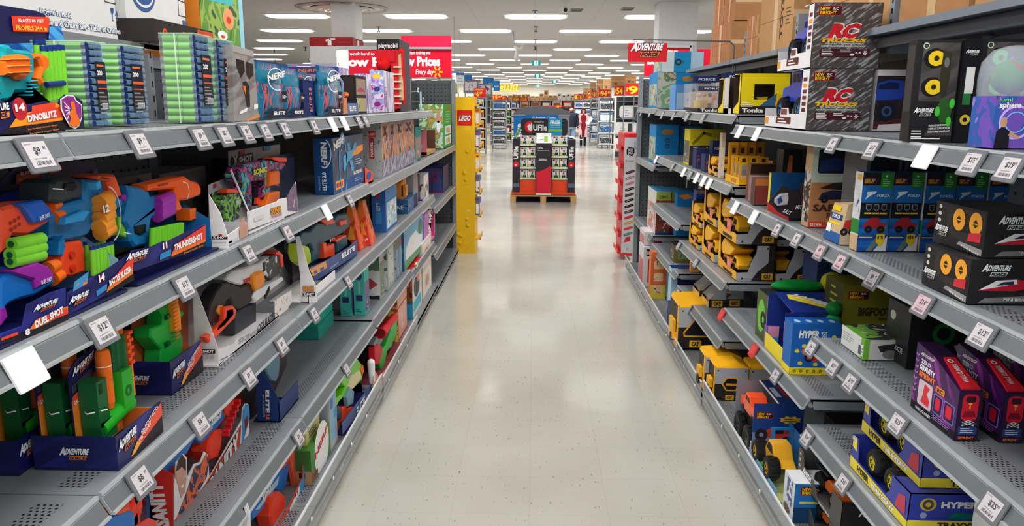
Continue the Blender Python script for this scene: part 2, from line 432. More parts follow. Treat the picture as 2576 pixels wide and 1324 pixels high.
# shelving bays
GREY=mat((136,141,146),.38,.15,spec=.5);GREYD=mat((94,98,103),.5,.15);LIPM=mat((150,155,160),.28,.45);CHAN=mat((186,192,196),.22,.3)
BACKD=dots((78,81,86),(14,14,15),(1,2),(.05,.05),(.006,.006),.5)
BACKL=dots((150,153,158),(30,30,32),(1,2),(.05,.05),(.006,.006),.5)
ENDD=dots((84,87,91),(16,16,17),(0,2),(.04,.04),(.006,.006),.5)
PERF=dots((134,139,144),(22,22,23),(0,1),(.0125,.0125),(.0031,.0033),.38,stag=True,metal=.2)
def shelf_meshes(s,L,D,chan=True,perf=True):
 """origin: front top edge, camera side; s=+1 faces +x (left gondola), -1 faces -x"""
 g=G();T=.028
 g.box(min(0,-s*D),0,-.012,max(0,-s*D),L,0,GREY)
 if perf:
  a,b=-s*.045,-s*.103
  F=XY;g.rect(F,min(a,b),.03,max(a,b),L-.03,PERF,.0006)
  a,b=-s*(D-.03),-s*(D-.07)
  g.rect(F,min(a,b),.03,max(a,b),L-.03,PERF,.0006)
 for y in(0,L-.008):
  P=[(0,-.004),(-s*.02,-.045),(-s*D,-.05),(-s*D,-.004)]
  g.prism(FR((0,y,0),(1,0,0),(0,0,1)),P,-.008,0,GREY)
 g.box(min(-s*.0004,-s*.012),0,-.036,max(-s*.0004,-s*.012),L,-.0122,GREY)
 h=G()
 if chan:
  prof=[(0,.003),(s*.006,.003),(s*.008,-.004),(s*.006,-.008),(s*.024,-.040),(s*.030,-.040),(s*.030,-.046),(s*.020,-.046),(0,-.010)]
  h.prism(FR((0,0,0),(1,0,0),(0,0,1)),prof,-L+.004,-.004,CHAN)
  h.add([(s*.0078,.006,-.0085),(s*.0078,L-.006,-.0085),(s*.0246,L-.006,-.0385),(s*.0246,.006,-.0385)],[(0,1,2,3)],mat((112,118,122),.3,.2))
 return g,h
def bay(s,X,Y0,L,D,levels,label,H=1.95,Xb=None,base=.15,chan=True,light_back=False,back=True,deck=True):
 out=.085 if s<0 else .035
 Xb=Xb if Xb is not None else X-s*(D+.03)
 r=root('shelving_bay',label,'shelving',(X,Y0,0),0)
 if back:
  g=G();xb=Xb-X
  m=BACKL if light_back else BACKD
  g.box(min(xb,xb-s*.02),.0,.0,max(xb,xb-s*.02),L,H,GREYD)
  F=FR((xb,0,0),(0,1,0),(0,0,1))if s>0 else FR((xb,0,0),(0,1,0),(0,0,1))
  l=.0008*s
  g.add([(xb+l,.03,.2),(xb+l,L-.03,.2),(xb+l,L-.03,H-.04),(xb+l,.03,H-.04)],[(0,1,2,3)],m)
  g.box(min(xb,xb+s*.012),0,H-.04,max(xb,xb+s*.012),L,H,GREY)
  obj('back_panel',g,r)
  g=G();g.box(min(xb,xb+s*.03),-.016,0,max(xb,xb+s*.03),.016,H+.005,GREY)
  for k in range(36):g.box(min(xb+s*.030,xb+s*.0306),-.004,.2+k*.05,max(xb+s*.030,xb+s*.0306),.004,.222+k*.05,BLK)
  obj('upright',g,r)
 for z in levels:
  off=0
  if isinstance(z,tuple):z,off=z
  g,h=shelf_meshes(s,L-.004,D-off,chan)
  o=obj('shelf',g,r,(-s*off,.002,z))
  if h.v:obj('price_channel',h,o)
 if deck:
  g,h=shelf_meshes(s,L-.004,D+.02+out,False)
  xk=-s*.05
  g.box(min(xk,xk-s*.01),0,-base,max(xk,xk-s*.01),L,-.01,GREYD)
  g.box(min(-s*.0004,-s*.015),0,-.05,max(-s*.0004,-s*.015),L,-.0122,GREY)
  o=obj('base_deck',g,r,(s*out,.002,base))
 return r
XL=-.88;XR=1.05;DL=.46;DR=.48
bl=[.1,1.425,2.76,4.10,5.44,6.78,8.75]
near=[1.64,1.285,.915,.52]
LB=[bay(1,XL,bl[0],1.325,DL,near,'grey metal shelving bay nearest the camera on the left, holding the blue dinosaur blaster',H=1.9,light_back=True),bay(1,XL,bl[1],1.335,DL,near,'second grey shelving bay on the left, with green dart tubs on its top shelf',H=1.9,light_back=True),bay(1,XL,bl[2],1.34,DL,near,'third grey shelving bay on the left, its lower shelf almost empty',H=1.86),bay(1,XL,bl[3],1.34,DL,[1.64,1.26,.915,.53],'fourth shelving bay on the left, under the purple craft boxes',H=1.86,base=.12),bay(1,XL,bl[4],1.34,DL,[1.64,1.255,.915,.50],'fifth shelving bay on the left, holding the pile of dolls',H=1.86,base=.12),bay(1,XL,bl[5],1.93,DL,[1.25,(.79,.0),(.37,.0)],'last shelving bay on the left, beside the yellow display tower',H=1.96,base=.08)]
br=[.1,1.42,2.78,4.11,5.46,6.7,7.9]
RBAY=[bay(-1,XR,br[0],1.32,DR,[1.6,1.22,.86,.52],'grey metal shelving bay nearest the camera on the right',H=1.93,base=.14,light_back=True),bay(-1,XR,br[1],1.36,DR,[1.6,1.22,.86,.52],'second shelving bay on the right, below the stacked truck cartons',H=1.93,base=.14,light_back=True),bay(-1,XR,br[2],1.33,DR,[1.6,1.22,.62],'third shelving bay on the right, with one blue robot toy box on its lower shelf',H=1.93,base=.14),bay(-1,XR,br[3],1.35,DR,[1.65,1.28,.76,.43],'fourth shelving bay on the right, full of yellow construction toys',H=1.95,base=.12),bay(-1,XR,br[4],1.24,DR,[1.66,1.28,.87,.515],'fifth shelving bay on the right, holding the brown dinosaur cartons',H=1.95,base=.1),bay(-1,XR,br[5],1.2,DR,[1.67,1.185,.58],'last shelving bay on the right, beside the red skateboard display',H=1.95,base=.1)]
for nm,x0,x1,y,lab in(('end_panel',-1.36,XL-.01,8.75,'tall grey pegboard end panel beside the yellow display tower'),('end_panel',XR+.01,1.56,7.92,'tall dark pegboard end panel behind the burger toy boxes')):
 g=G();g.box(0,0,.02,x1-x0,.02,1.95,GREYD);g.add([(.03,-.0008,.15),(x1-x0-.03,-.0008,.15),(x1-x0-.03,-.0008,1.92),(.03,-.0008,1.92)],[(0,1,2,3)],ENDD)
 xx=x1-x0 if x0<0 else 0
 g.box(xx-.02,-.03,0,xx+.02,.03,1.96,GREY)
 solid(nm,g,lab,'end panel',(x0,y,0))
for s,X,Y0,L,z,lab in((1,XL,1.2,2.88,.15,'clear plastic guard along the near base shelf on the left'),(1,XL,4.12,1.3,.12,'clear plastic guard on the base shelf below the orange toy box'),(-1,XR,1.5,2.58,.14,'clear plastic guard along the near base shelf on the right'),(-1,XR,4.13,3.7,.11,'clear plastic guard along the far base shelf on the right')):
 g=G();g.box(-.002,0,-.06,.002,L,.075,clear((215,222,226),.2));g.box(-.004,0,.071,.004,L,.077,clear((240,243,245),.7))
 for k in range(int(L/.33)):g.ball((s*.003,.15+k*.33,-.0),.003,.009,.009,WHITE,8,5)
 solid('shelf_guard',g,lab,'shelf guard',(X+s*(.014+(.085 if s<0 else .035)),Y0,z))
def rackshelf(Y0,L,lab):
 g=G();g.box(0,0,-.02,.62,L,0,mat((96,102,110),.5));g.box(-.012,0,-.02,0,L,.006,mat((122,130,140),.45))
 g.box(.03,0,-.065,.06,L,-.03,DSTEEL);g.box(.25,0,-.065,.28,L,-.03,DSTEEL);g.box(.5,0,-.065,.53,L,-.03,DSTEEL)
 solid('storage_shelf',g,lab,'shelf',(1.3,Y0,1.985))
for a,L,lab in((.5,2.66,'overhead storage shelf above the nearest right hand bays'),(3.18,1.1,'overhead storage shelf behind the stacked truck cartons'),(4.3,1.0,'overhead storage shelf carrying the carton printed TOYS'),(5.32,1.5,'farthest overhead storage shelf on the right gondola')):rackshelf(a,L,lab)
for y,h,lab in((3.17,2.55,'grey rack post rising beside the top truck carton'),(4.29,2.17,'grey slotted rack post in front of the carton printed TOYS'),(5.31,2.17,'grey rack post behind the thin hanging sign rod'),(.45,2.6,'grey rack post at the near end of the storage shelf'),(6.85,1.98,'grey rack post at the far end of the storage shelf')):
 b=1.9 if y<3.5 else 1.6;g=G();g.box(0,-.02,0,.09,.02,h-b,mat((130,138,148),.5))
 for k in range(int((h-b-.02)/.04)):g.box(-.0006,-.006,.03+k*.04,0,.006,.05+k*.04,BLK)
 solid('rack_post',g,lab,'post',(1.38,y,b))
TAGF=mat((108,110,114),.4);TAGW=mat((196,191,195),.35,var=.02);TAGR=mat((200,172,182),.35,var=.02)
PT={}
def tagmesh(s,price,kind=0):
 key=(s,price,kind)
 if key in PT:return PT[key]
 g=G()
 F=FR((s*.010,.036,-.034),(0,-1,0)if s<0 else(0,1,0),(-s*.35,0,1))
 if s>0:F=FR((s*.026,-.036,-.056),(0,1,0),(-.45,0,1))
 else:F=FR((-.026,.036,-.056),(0,-1,0),(.45,0,1))
 g.prism(F,rrect(-.004,-.006,.076,.06,.004,2),0,.006,(WHITE if kind==2 else TAGF)if kind!=3 else mat((180,60,60)),.001)
 g.rect(F,.004,.003,.066,.05,{0:TAGW,1:TAGR,2:mat((250,250,248),.2,emit=.25),3:mat((214,70,66))}[kind],.0066)  # blank white kind: glare put into the colour, with a faint glow
 if kind<2:
  g.text(F,'$'+price,.038 if len(price)>1 else .034,.027,.013,(70,66,70),.0070,al='c')
  g.text(F,'97',.052,.034,.006,(90,86,90),.0070)
  for k in range(11):g.rect(F,.016+k*.0038,.007,.016+k*.0038+(.0012,.0024,.0018)[k%3],.014,(84,80,84),.0070)
  g.rect(F,.008,.045,.026,.047,(150,146,150),.0070);g.rect(F,.016,.018,.05,.0195,(140,136,140),.0070)
 PT[key]=g.mesh('price_tag');return PT[key]
def ptag(s,pos,price,label,kind=0,group=None):
 x,y,z=pos
 o=obj('price_tag',tagmesh(s,price,kind),None,(XL+.008 if s>0 else XR-.008,y,z))
 tagit(o,label,'price tag',group)
def tags(s,z,lst,where,group):
 for i,(Y,price,kind,lab)in enumerate(lst):
  ptag(s,(0,Y,z),price,lab or 'small electronic price tag clipped to '+where,kind,group)
  # middle of the store
WOOD=mat((196,158,112),.7,var=.14);UB=mat((48,44,50),.45);UR=mat((216,30,54),.4);UO=mat((232,74,38),.5)
r=root('pallet','bare wooden pallet under the tax software display','pallet',(.182,13.55,-.008))
g=G()
for x in(-.58,-.05,.48):
 for y in(0,.45,.9):g.box(x,y,0,x+.1,y+.12,.1,WOOD)
obj('block',g,r)
g=G()
for x in(-.58,-.05,.48):g.box(x,0,.1,x+.1,1.02,.118,WOOD)
for k in range(7):g.box(-.58,.0+k*.15,.118,.58,.1+k*.15,.136,WOOD)
g.box(-.56,.12,.005,.56,.9,.015,mat((70,58,60),.7))
obj('deck_boards',g,r)
def uxz(px,py):
 return((px-1366.5)*.00695,(512-py)*.00692)
r=root('software_display','black red and white cardboard stand of tax software on the wooden pallet','display',((.182,13.55,-.008)[0],13.62,.138))
Fz=FR((0,0,-.138),(1,0,0),(0,0,1))
g=G();g.box(-.56,0,0,.56,.9,.05,UO);obj('base_tray',g,r)
g=G();g.box(-.535,.5,.05,.535,.9,.96,mat((225,226,222),.5));g.box(-.42,.04,.05,-.12,.5,.26,UO);g.box(.14,.04,.05,.42,.5,.26,UO)
g.add([(-.56,.03,.96),(-.42,.3,1.0),(-.42,.9,1.0),(-.56,.9,.98)],[(0,1,2,3)],(236,236,226));g.add([(.56,.03,.96),(.42,.3,1.0),(.42,.9,1.0),(.56,.9,.98)],[(3,2,1,0)],(236,236,226))
obj('body',g,r)
for x0,x1 in((-.545,-.415),(.42,.55)):
 g=G();g.box(x0,0,.04,x1,.88,.965,mat((40,92,160),.5));g.box(x0,-.004,.04,x1,0,.965,UB)
 F=FR((x0,-.005,0),(1,0,0),(0,0,1))
 g.text(F,'UFile',.095,.62,.075,WHITE,rot=PI/2,bold=.03);g.poly(F,ell(.06,.53,.052,.052),(208,28,40),.001);g.text(F,'+',.085,.5,.05,WHITE,.003,rot=PI/2)
 g.rect(F,.01,.13,.12,.2,(96,104,124))
 obj('side_panel',g,r)
g=G();g.box(-.135,-.06,.04,.135,.5,.9,UB);F=FR((-.135,-.061,0),(1,0,0),(0,0,1))
g.poly(F,[(.01,.04),(.26,.04),(.26,.52)]+[(.26-.25*t/8,.52-.11*math.sin(t/8*PI/2)**1.0)for t in range(1,9)],UR,.001)
g.rect(F,0,.0,.27,.03,WHITE);g.text(F,'UFile',.03,.8,.03,WHITE);g.text(F,'Your taxes, your way',.03,.765,.016,WHITE);g.lines(F,.05,.63,.15,3,WHITE,.006,.014)
g.add([(-.135,-.06,.9),(.135,-.06,.9),(.13,.25,1.06),(-.13,.25,1.06)],[(0,1,2,3)],(236,238,236))
F=FR((-.135,-.06,.9),(1,0,0),(0,.31,.16));g.rect(F,.14,.04,.2,.25,(160,200,90));g.rect(F,.07,.12,.13,.14,(90,160,190));g.lines(F,.1,.29,.12,1,(90,90,90))
obj('centre_panel',g,r)
g=G();P=rrect(-.41,1.0,.43,1.31,.07)
g.prism(FR((0,.56,0),(1,0,0),(0,0,1)),P,-.02,0,UB);F=FR((0,.559,0),(1,0,0),(0,0,1))
g.poly(F,[p for p in ell(-.24,1.16,.105,.105,24)if p[0]<-.2]+[(-.2,1.1)],(214,32,42),.002)
g.poly(F,[(-.30,1.17),(-.27,1.19),(-.265,1.22),(-.24,1.19),(-.22,1.24),(-.205,1.2),(-.205,1.1),(-.24,1.09),(-.28,1.11),(-.29,1.15)],WHITE,.003)
g.text(F,'UFile',-.19,1.1,.1,WHITE,.003,bold=.035,w=.25);g.text(F,'Your taxes, your way',-.18,1.24,.02,WHITE,.003,w=.18)
g.rect(F,.08,1.0,.33,1.31,(36,150,196),.002);g.text(F,'FREE',.115,1.215,.06,(216,242,250),.003,bold=.05);g.text(F,'UFile ONLINE',.115,1.18,.02,(200,236,246),.003,w=.18);g.text(F,'FAMILY EDITION',.115,1.145,.018,(150,214,232),.003,w=.18)
g.rect(F,.08,1.08,.33,1.12,(150,190,60),.0025)
obj('header_sign',g,r)
for x0,x1 in((-.415,-.135),(.14,.42)):
 for z in(.265,.46,.655,.855):
  g=G();g.box(x0,.05,z,x1,.5,z+.012,(226,226,214));g.box(x0,.04,z-.012,x1,.05,z+.02,(232,232,220));obj('shelf',g,r)
def software_box():
 g=G();g.box(0,0,0,.122,.03,.155,(236,238,232));F=FR((0,0,0),(1,0,0),(0,0,1))
 g.poly(F,ell(.03,.13,.018,.018,10),(204,30,44));g.text(F,'UFile',.045,.12,.02,(40,40,44),w=.06)
 g.poly(F,ell(.072,.085,.016,.02,10),(176,128,104));g.poly(F,[(.04,.02),(.105,.02),(.1,.055),(.085,.068),(.06,.068),(.045,.055)],(52,54,62),.0008)
 g.poly(F,[(.062,.068),(.08,.068),(.071,.05)],WHITE,.0012);g.poly(F,ell(.072,.1,.016,.009,10),(48,38,34),.001)
 g.rect(F,0,0,.122,.022,(170,200,90));g.rect(F,.0,.03,.035,.06,(190,214,130))
 return g.mesh('software_box')
sb=software_box();cx=(.182,13.55,-.008)[0]
rows=['lowest','second','third','top']
for ri,z in enumerate((.403,.598,.793,.993)):
 for ci,x in enumerate((-.405,-.272,.15,.283)):
  zz=z+.012 if ri<3 else z+.012
  solid('software_box',sb,'white software box, %s on the %s shelf of the tax software stand'%(('far left','second from the left','second from the right','far right')[ci],rows[ri]),'software box',(cx+x,13.62+.09,zz),0,'software boxes on the pallet display')
g=G();g.T=Matrix.Rotation(.5,4,'Y')
g.box(0,0,0,.02,.15,.2,(120,190,60));g.box(.025,0,0,.04,.15,.19,(70,80,76));g.box(.045,0,0,.06,.15,.18,(170,210,100));g.box(0,.0,-.02,.07,.16,0,(60,64,66))
solid('leaflet_holder',g,'green leaflets leaning in a holder on the left edge of the tax software stand','leaflets',(cx-.53,13.75,1.13))
bx0,_,_=(-.388,15.2,-.048);bx1=(.688,15.2,.85)[0];W_=bx1-bx0
r=root('battery_kiosk','blue battery kiosk with a domed grey top behind the tax software stand','kiosk',(bx0,15.2,0))
g=G();g.box(0,0,0,W_,.9,1.5,mat((40,112,190),.4));g.box(.23,-.004,1.1,W_,0,1.49,mat((146,150,156),.4));obj('body',g,r)
g=G();n=16
P=[(-.01,1.5)]+[(W_/2-(W_/2+.01)*math.cos(PI*k/n),1.5+.165*math.sin(PI*k/n))for k in range(n+1)]+[(W_+.01,1.5)]
g.prism(FR((0,0,0),(1,0,0),(0,0,1)),P,-.92,.02,mat((112,115,122),.35),smooth=False);g.box(-.012,-.025,1.48,W_+.012,.9,1.502,(150,156,164));obj('dome_top',g,r)
g=G();g.box(0,-.02,0,.225,0,1.47,mat((24,116,196),.35));g.text(FR((0,-.021,0),(1,0,0),(0,0,1)),'Centre',.155,.86,.115,WHITE,rot=PI/2);obj('side_sign',g,r)
g=G();g.box(.235,-.03,1.37,.86,-.006,1.5,mat((24,116,196),.35));F=FR((.235,-.031,1.37),(1,0,0),(0,0,1));g.text(F,'Battery Centre',.2,.04,.055,WHITE,w=.38)
for k in range(6):g.band(F,[(.15+.012*math.cos(k*PI/3),.065+.012*math.sin(k*PI/3)),(.15+.03*math.cos(k*PI/3),.065+.03*math.sin(k*PI/3))],.01,(244,220,90))
obj('header_sign',g,r)
# yellow brick tower
YB_=mat((240,188,16),.32,spec=.5);YD_=mat((222,166,14),.35)
x0=(-.887,8.82,1.782)[0]
r=root('display_tower','tall yellow toy brick tower with a red square logo ending the left shelves','display tower',(x0,8.82,0))
g=G();g.box(0,0,.0,.225,.42,1.775,YB_);F=XZ
for cx_,cz in((.105,.93),(.12,.85),(.14,.325),(.13,.4),(.03,.22),(.065,.2),(.045,.12),(.14,1.17)):g.lathe(FR((cx_,0,cz),(1,0,0),(0,0,1)),[(.022,0),(.021,.006),(.0,.006)],YB_,14)
for a,b in(((.09,.79),(.19,.8)),((.02,.1),(.07,.07)),((.07,.07),(.1,.17)),((.1,.02),(.2,.15)),((.03,1.6),(.2,1.6)),((.02,.62),(.06,.64))):g.band(XZ,[a,b],.003,(196,146,10))
g.rect(XZ,.13,.49,.17,.5,(240,232,190))
obj('cabinet',g,r)
g=G();g.box(.03,-.004,1.46,.195,-.001,1.63,(214,38,28));F=FR((0,-.0045,0),(1,0,0),(0,0,1));g.text(F,'LEGO',.112,1.515,.056,WHITE,.002,w=.128,sh=.2,bold=.04,al='c',out=(30,24,20),ow=.035)
obj('logo_plate',g,r)
for z in(.16,.42,.68,.94,1.2,1.45,1.68):
 g=G();g.box(.225,.02,z,.285,.4,z+.012,YB_);g.box(.276,.02,z,.285,.4,z+.05,YB_);obj('ledge',g,r)
def smallbox(name,label,cat,loc,dx,dy,dz,cols,grp=None,seed=0,txt=None,base=None):
 g=G();g.box(0,0,0,dx,dy,dz,base or cols[0]);A=art(tuple(cols),6/max(dx,dy,dz),seed=seed)
 g.rect(FR((0,0,0),(1,0,0),(0,0,1)),dx*.08,dz*.1,dx*.92,dz*.72,A)
 g.rect(FR((0,dy,0),(0,-1,0),(0,0,1)),dy*.08,dz*.1,dy*.92,dz*.72,A);g.rect(FR((dx,0,0),(0,1,0),(0,0,1)),dy*.08,dz*.1,dy*.92,dz*.72,A)
 if txt:g.text(XZ,txt[0],dx*.1,dz*.78,dz*.13,txt[1],w=dx*.7)
 else:g.rect(XZ,dx*.15,dz*.8,dx*.8,dz*.9,cols[-1])
 return solid(name,g,label,cat,loc,0,grp)
for i,(z,c)in enumerate(((.432,(60,110,180)),(.692,(70,120,180)),(.952,(240,196,50)),(1.212,(60,100,170)),(1.462,(210,150,30)))):
 smallbox('toy_set','%s brick set box on the %s ledge of the yellow tower'%(('blue','dark blue','yellow','blue','amber')[i],('second','third','fourth','fifth','sixth')[i]),'toy box',(x0+.2265,8.9,z),.045,.26,.19,(c,(230,230,230),(200,60,40)),'boxes on the yellow tower',i)
 # red skateboard wing display
xa,_,za=(.981,8.5,1.377);xb=(1.13,8.5,1.378)[0];w_=xb-xa
r=root('skateboard_display','narrow red display with rows of printed fingerboards at the end of the right shelves','display',(xa,8.5,.05))
g=G();RD=mat((214,40,48),.4);g.box(0,.0,0,w_,.5,1.345,RD);g.box(-.012,0,1.2,0,.5,1.345,mat((226,78,82),.4))
for k in range(7):g.box(-.03,.02,.02+k*.19,0,.48,.03+k*.19,mat((190,26,34),.4));g.box(-.033,.02,.02+k*.19,-.03,.48,.07+k*.19,mat((226,60,66),.4))
obj('body',g,r)
g=G();g.box(.004,-.004,.03,w_-.006,0,1.30,mat((196,192,196),.35));F=FR((0,-.0045,0),(1,0,0),(0,0,1))
g.poly(F,[(.03,1.12),(.09,1.1),(.115,1.14),(.11,1.19),(.05,1.2),(.028,1.17)],BLK,.001);g.text(F,'TECH',.042,1.155,.026,WHITE,.002,w=.05,rot=.1);g.text(F,'DECK',.048,1.122,.026,WHITE,.002,w=.05,rot=.1)
g.ring(F,.03,1.05,.006,.009,BLK);g.rect(F,.045,1.045,.11,1.055,(120,120,124))
cl=[(60,50,60),(150,120,130),(170,130,130),(30,28,30),(60,58,66),(24,24,26),(34,32,36),(60,50,50),(214,50,60),(190,150,40),(220,60,66),(70,120,110)]
for k,c in enumerate(cl):
 z=.93-k*.062;a=.32
 P=rrect(-.052,-.014,.052,.014,.0139,4);P=[(w_/2+x*math.cos(a)-y*math.sin(a)*1,z+x*math.sin(a)+y*math.cos(a))for x,y in P]
 g.poly(F,P,c,.001);g.band(F,[(w_/2-.03,z-.01),(w_/2+.03,z+.01)],.004,(200,196,190)if k%2 else(180,60,60),.0016)
g.poly(F,[(.03,.15),(.1,.17),(.1,.22),(.05,.21)],(190,40,60),.001);g.ring(F,w_/2,.08,.01,.013,(90,90,90));g.rect(F,.03,.12,.11,.125,(140,140,140))
obj('front_panel',g,r)
# far store
def pricesign(p0,p1,Y,price,label,cents=None,header=False):
 x0,_,z1=p0;x1,_,z0=p1;w,h=x1-x0,z1-z0
 g=G();g.box(0,0,0,w,.03,h,mat((206,32,30),.4));g.box(-.01,-.01,-.03,w+.01,.03,0,STEEL)
 if header:g.rect(XZ,0,h*.72,w,h,(226,52,34));g.text(XZ,'Rollback',w*.12,h*.78,h*.14,(240,200,90),w=w*.66)
 H=h*(.5 if header else .66)
 g.text(XZ,'$',w*.06,h*.12+H*.35,H*.5,(250,214,40),.004,w=w*.11,bold=.03)
 g.text(XZ,price,w*.2,h*.12,H,(250,214,40),.004,w=w*(.22*len(price)if cents else .62),bold=.03)
 if cents:g.text(XZ,cents,w*(.22+.24*len(price)),h*.12+H*.45,H*.5,(250,214,40),.004,w=w*.26,bold=.03)
 return solid('price_sign',g,label,'price sign',(x0,Y,z0))
PS=[((-1.972,26,2.2),(-1.581,26,1.909),26,'6','red rollback price sign reading 6.97 above the left endcap','97',True),((-1.71,31.8,2.066),(-1.327,31.8,1.865),31.8,'15','red price sign reading 15 above the second left endcap','00',False),((-1.792,44,2.145),(-1.482,44,1.93),44,'7','small red price sign beyond the 15 sign','97',False),((-1.359,50,2.111),(-.88,50,1.892),50,'159','left one of the two red 159 signs above the brown cartons',None,False),((-.832,50,2.113),(-.378,50,1.895),50,'159','right one of the two red 159 signs above the brown cartons',None,False),((2.434,30,2.255),(2.92,30,1.994),30,'94','red price sign reading 94.98','98',False),((2.636,36,2.312),(2.913,36,2.015),36,'38','red price sign reading 38 beside the 94.98 sign',None,False),((2.846,42,2.372),(3.064,42,2.025),42,'2','red price sign reading 2 beyond the 38 sign',None,False),((2.881,47,2.382),(3.172,47,2.016),47,'11','red price sign reading eleven, just left of the sign reading 2',None,False),((2.878,52,2.377),(3.172,52,2.022),52,'16','small red price sign just left of the sign reading 11',None,False),((2.871,57,2.413),(3.136,57,2.024),57,'1','farthest small red price sign on the right',None,False),((2.573,25.5,2.286),(2.899,25.5,2.002),25.5,'54','red price sign reading 54 above the white pillows',None,False),((2.742,24,2.311),(3.218,24,1.986),24,'9','large red price sign reading 9 beside the one reading 54',None,False),((1.104,40,1.666),(1.388,40,1.51),40,'39','low red price sign reading 39 beside the kiosk dome','98',False)]
for p in PS:pricesign(*p)
RND=random.Random(3)
SMESH={}
def goods(i,dx,dy,dz,cols):
 key=(i,cols)
 if key not in SMESH:
  g=G();g.box(0,0,0,dx,dy,dz,cols[0]);A=art(cols,26,seed=i);B_=cols[1]
  g.rect(XZ,.02,.03,dx-.02,dz*.7,A);g.rect(XZ,.04,dz*.78,dx*.7,dz*.9,B_)
  g.rect(FR((0,dy,0),(0,-1,0),(0,0,1)),.02,.03,dy-.02,dz*.7,A);g.rect(FR((dx,0,0),(0,1,0),(0,0,1)),.02,.03,dy-.02,dz*.7,A)
  SMESH[key]=g.mesh('boxed_goods')
 return SMESH[key]
def endcap(x,Y,side,W,H,nsh,cols,label,word,word2,n=2):
 r=root('endcap_rack',label,'rack',(x,Y,0))
 s=-1 if side=='L' else 1
 xa,xb=(0,s*W)if s>0 else(s*W,0)
 g=G();g.box(xa+.02,.5,.1,xb-.02,.55,H,DSTEEL);g.box(xa,.02,.0,xa+.03,.55,H,STEEL);g.box(xb-.03,.02,.0,xb,.55,H,STEEL)
 obj('frame',g,r)
 for k in range(nsh):
  z=.18+k*(H-.2)/nsh;g=G();g.box(xa,0,z-.02,xb,.5,z,STEEL);g.box(xa,-.01,z-.04,xb,0,z+.01,(196,198,202));obj('shelf',g,r)
  hh=(H-.2)/nsh-.08
  for i in range(n):
   dx=(W-.1)/n-.02;c=cols[(k+i)%len(cols)]
   m=goods(n*10+nsh,dx,.4,hh,c)
   solid('boxed_goods',m,'%s, %s shelf of %s, %s'%(word,('lowest','second','third','fourth','fifth','sixth')[k],word2,('aisle side','set back')[i if s>0 else n-1-i]),'box',(x+xa+.05+i*(dx+.02),Y+.04,z),0,'boxes on far endcaps')
YW=((236,196,70),(150,40,30),(240,236,220));BW=((214,222,230),(40,90,150),(60,60,70));GN=((110,150,50),(40,44,40),(200,210,190));WW=((232,233,236),(50,54,60),(190,194,200));PU=((120,60,120),(220,220,230),(40,60,130));TL=((120,160,190),(230,234,238),(60,70,90));RDc=((170,40,50),(225,220,215),(60,40,40))
endcap((-1.639,26.898,0)[0],26.9,'L',.62,1.95,5,[YW,YW,YW,YW,BW],'left endcap rack with yellow packs under the 6.97 sign','yellow boxed pack','the 6.97 endcap',1)
endcap(-1.05,30.2,'L',.55,1.85,5,[WW,BW,WW],'narrow left rack of black and white packs','white pack','the narrow black and white rack',1)
endcap(-.95,33.6,'L',.9,1.85,5,[WW,GN,RDc,GN,GN],'left endcap rack with green packs under the 15 sign','green pack','the endcap under the 15 sign',2)
endcap(-.85,40,'L',.9,1.85,5,[BW,PU,TL,PU,RDc],'left rack of blue and purple packs','purple and blue pack','the purple rack',2)
endcap(-.8,48,'L',1.,1.9,4,[RDc,PU,WW],'far left rack of dark red packs','dark red pack','the dark red rack',2)
endcap(3.15,27.2,'R',1.1,1.95,3,[WW,WW,WW],'right hand rack of white bedding behind the pillows','white bedding pack','the bedding rack',2)
endcap(2.52,30.8,'R',.62,1.95,4,[WW,BW,TL,WW],'right endcap rack with boxed appliances under the 94.98 sign','white appliance box','the 94.98 endcap',1)
endcap(2.55,35.5,'R',.75,1.9,5,[BW,TL,BW,TL,WW],'right endcap rack with pale blue boxes behind the woman','pale blue box','the endcap behind the woman',2)
endcap(2.2,43,'R',.95,1.9,5,[TL,BW,WW],'far right rack of blue and white boxes','blue and white box','the far blue rack',2)
def pillow(dx,dy,dz):
 g=G();nx=8
 P=[]
 g.prism(XZ,rrect(0,0,dx,dz,min(dx,dz)*.28,5),-dy,0,mat((234,234,236),.55),.06,smooth=False)
 g.rect(XZ,dx*.55,dz*.1,dx*.72,dz*.9,(60,62,66));g.lines(XZ,dx*.2,dz*.6,dx*.25,4,(150,154,160),.02,.05)
 return g.mesh('pillow_pack')
pm=pillow(.72,.4,.42)
r=root('endcap_rack','nearest right endcap rack, piled with white pillow packs','rack',(2.72,25.6,0))
for z in(.2,.72,1.25,1.8):
 g=G();g.box(0,0,z-.02,1.2,.5,z,STEEL);obj('shelf',g,r)
g=G();g.box(0,.5,0,1.2,.55,1.95,DSTEEL);g.box(.05,.1,0,.08,.13,.2,DSTEEL);g.box(1.1,.1,0,1.13,.13,.2,DSTEEL);obj('frame',g,r)
for k,z in enumerate((.2,.72,1.25)):solid('pillow_pack',pm,'puffy white pillow pack on the %s shelf of the nearest right endcap'%('lowest','middle','top')[k],'pillow',(2.66 if k<2 else 2.8,25.62,z),0,'white pillow packs')
g=G()
for k in range(5):g.prism(XZ,[(k*.09,.42),(k*.09+.05,.42),(k*.09-.05+.02,0),(k*.09-.14+.03,.04)],-.3,0,(228,226,228)if k%2 else(60,60,66))
g.tube((-.1,.1,.47),(.45,.1,.47),.012,(150,40,46));solid('hanger_bundle',g,'bundle of white hangers hanging beside the pillow packs','hangers',(3.12,23.6,1.22))
g=G();g.box(0,0,0,.3,.2,.34,(214,60,58));g.rect(XZ,.12,0,.16,.34,BLK);g.rect(XZ,.03,.1,.27,.14,(240,200,190));solid('red_bin',g,'red boxed item low beside the white hangers','box',(3.1,23.7,.62))
g=G();g.box(-6,0,0,7,.7,.1,DSTEEL);g.box(-6,.6,0,7,.7,2.3,DSTEEL)
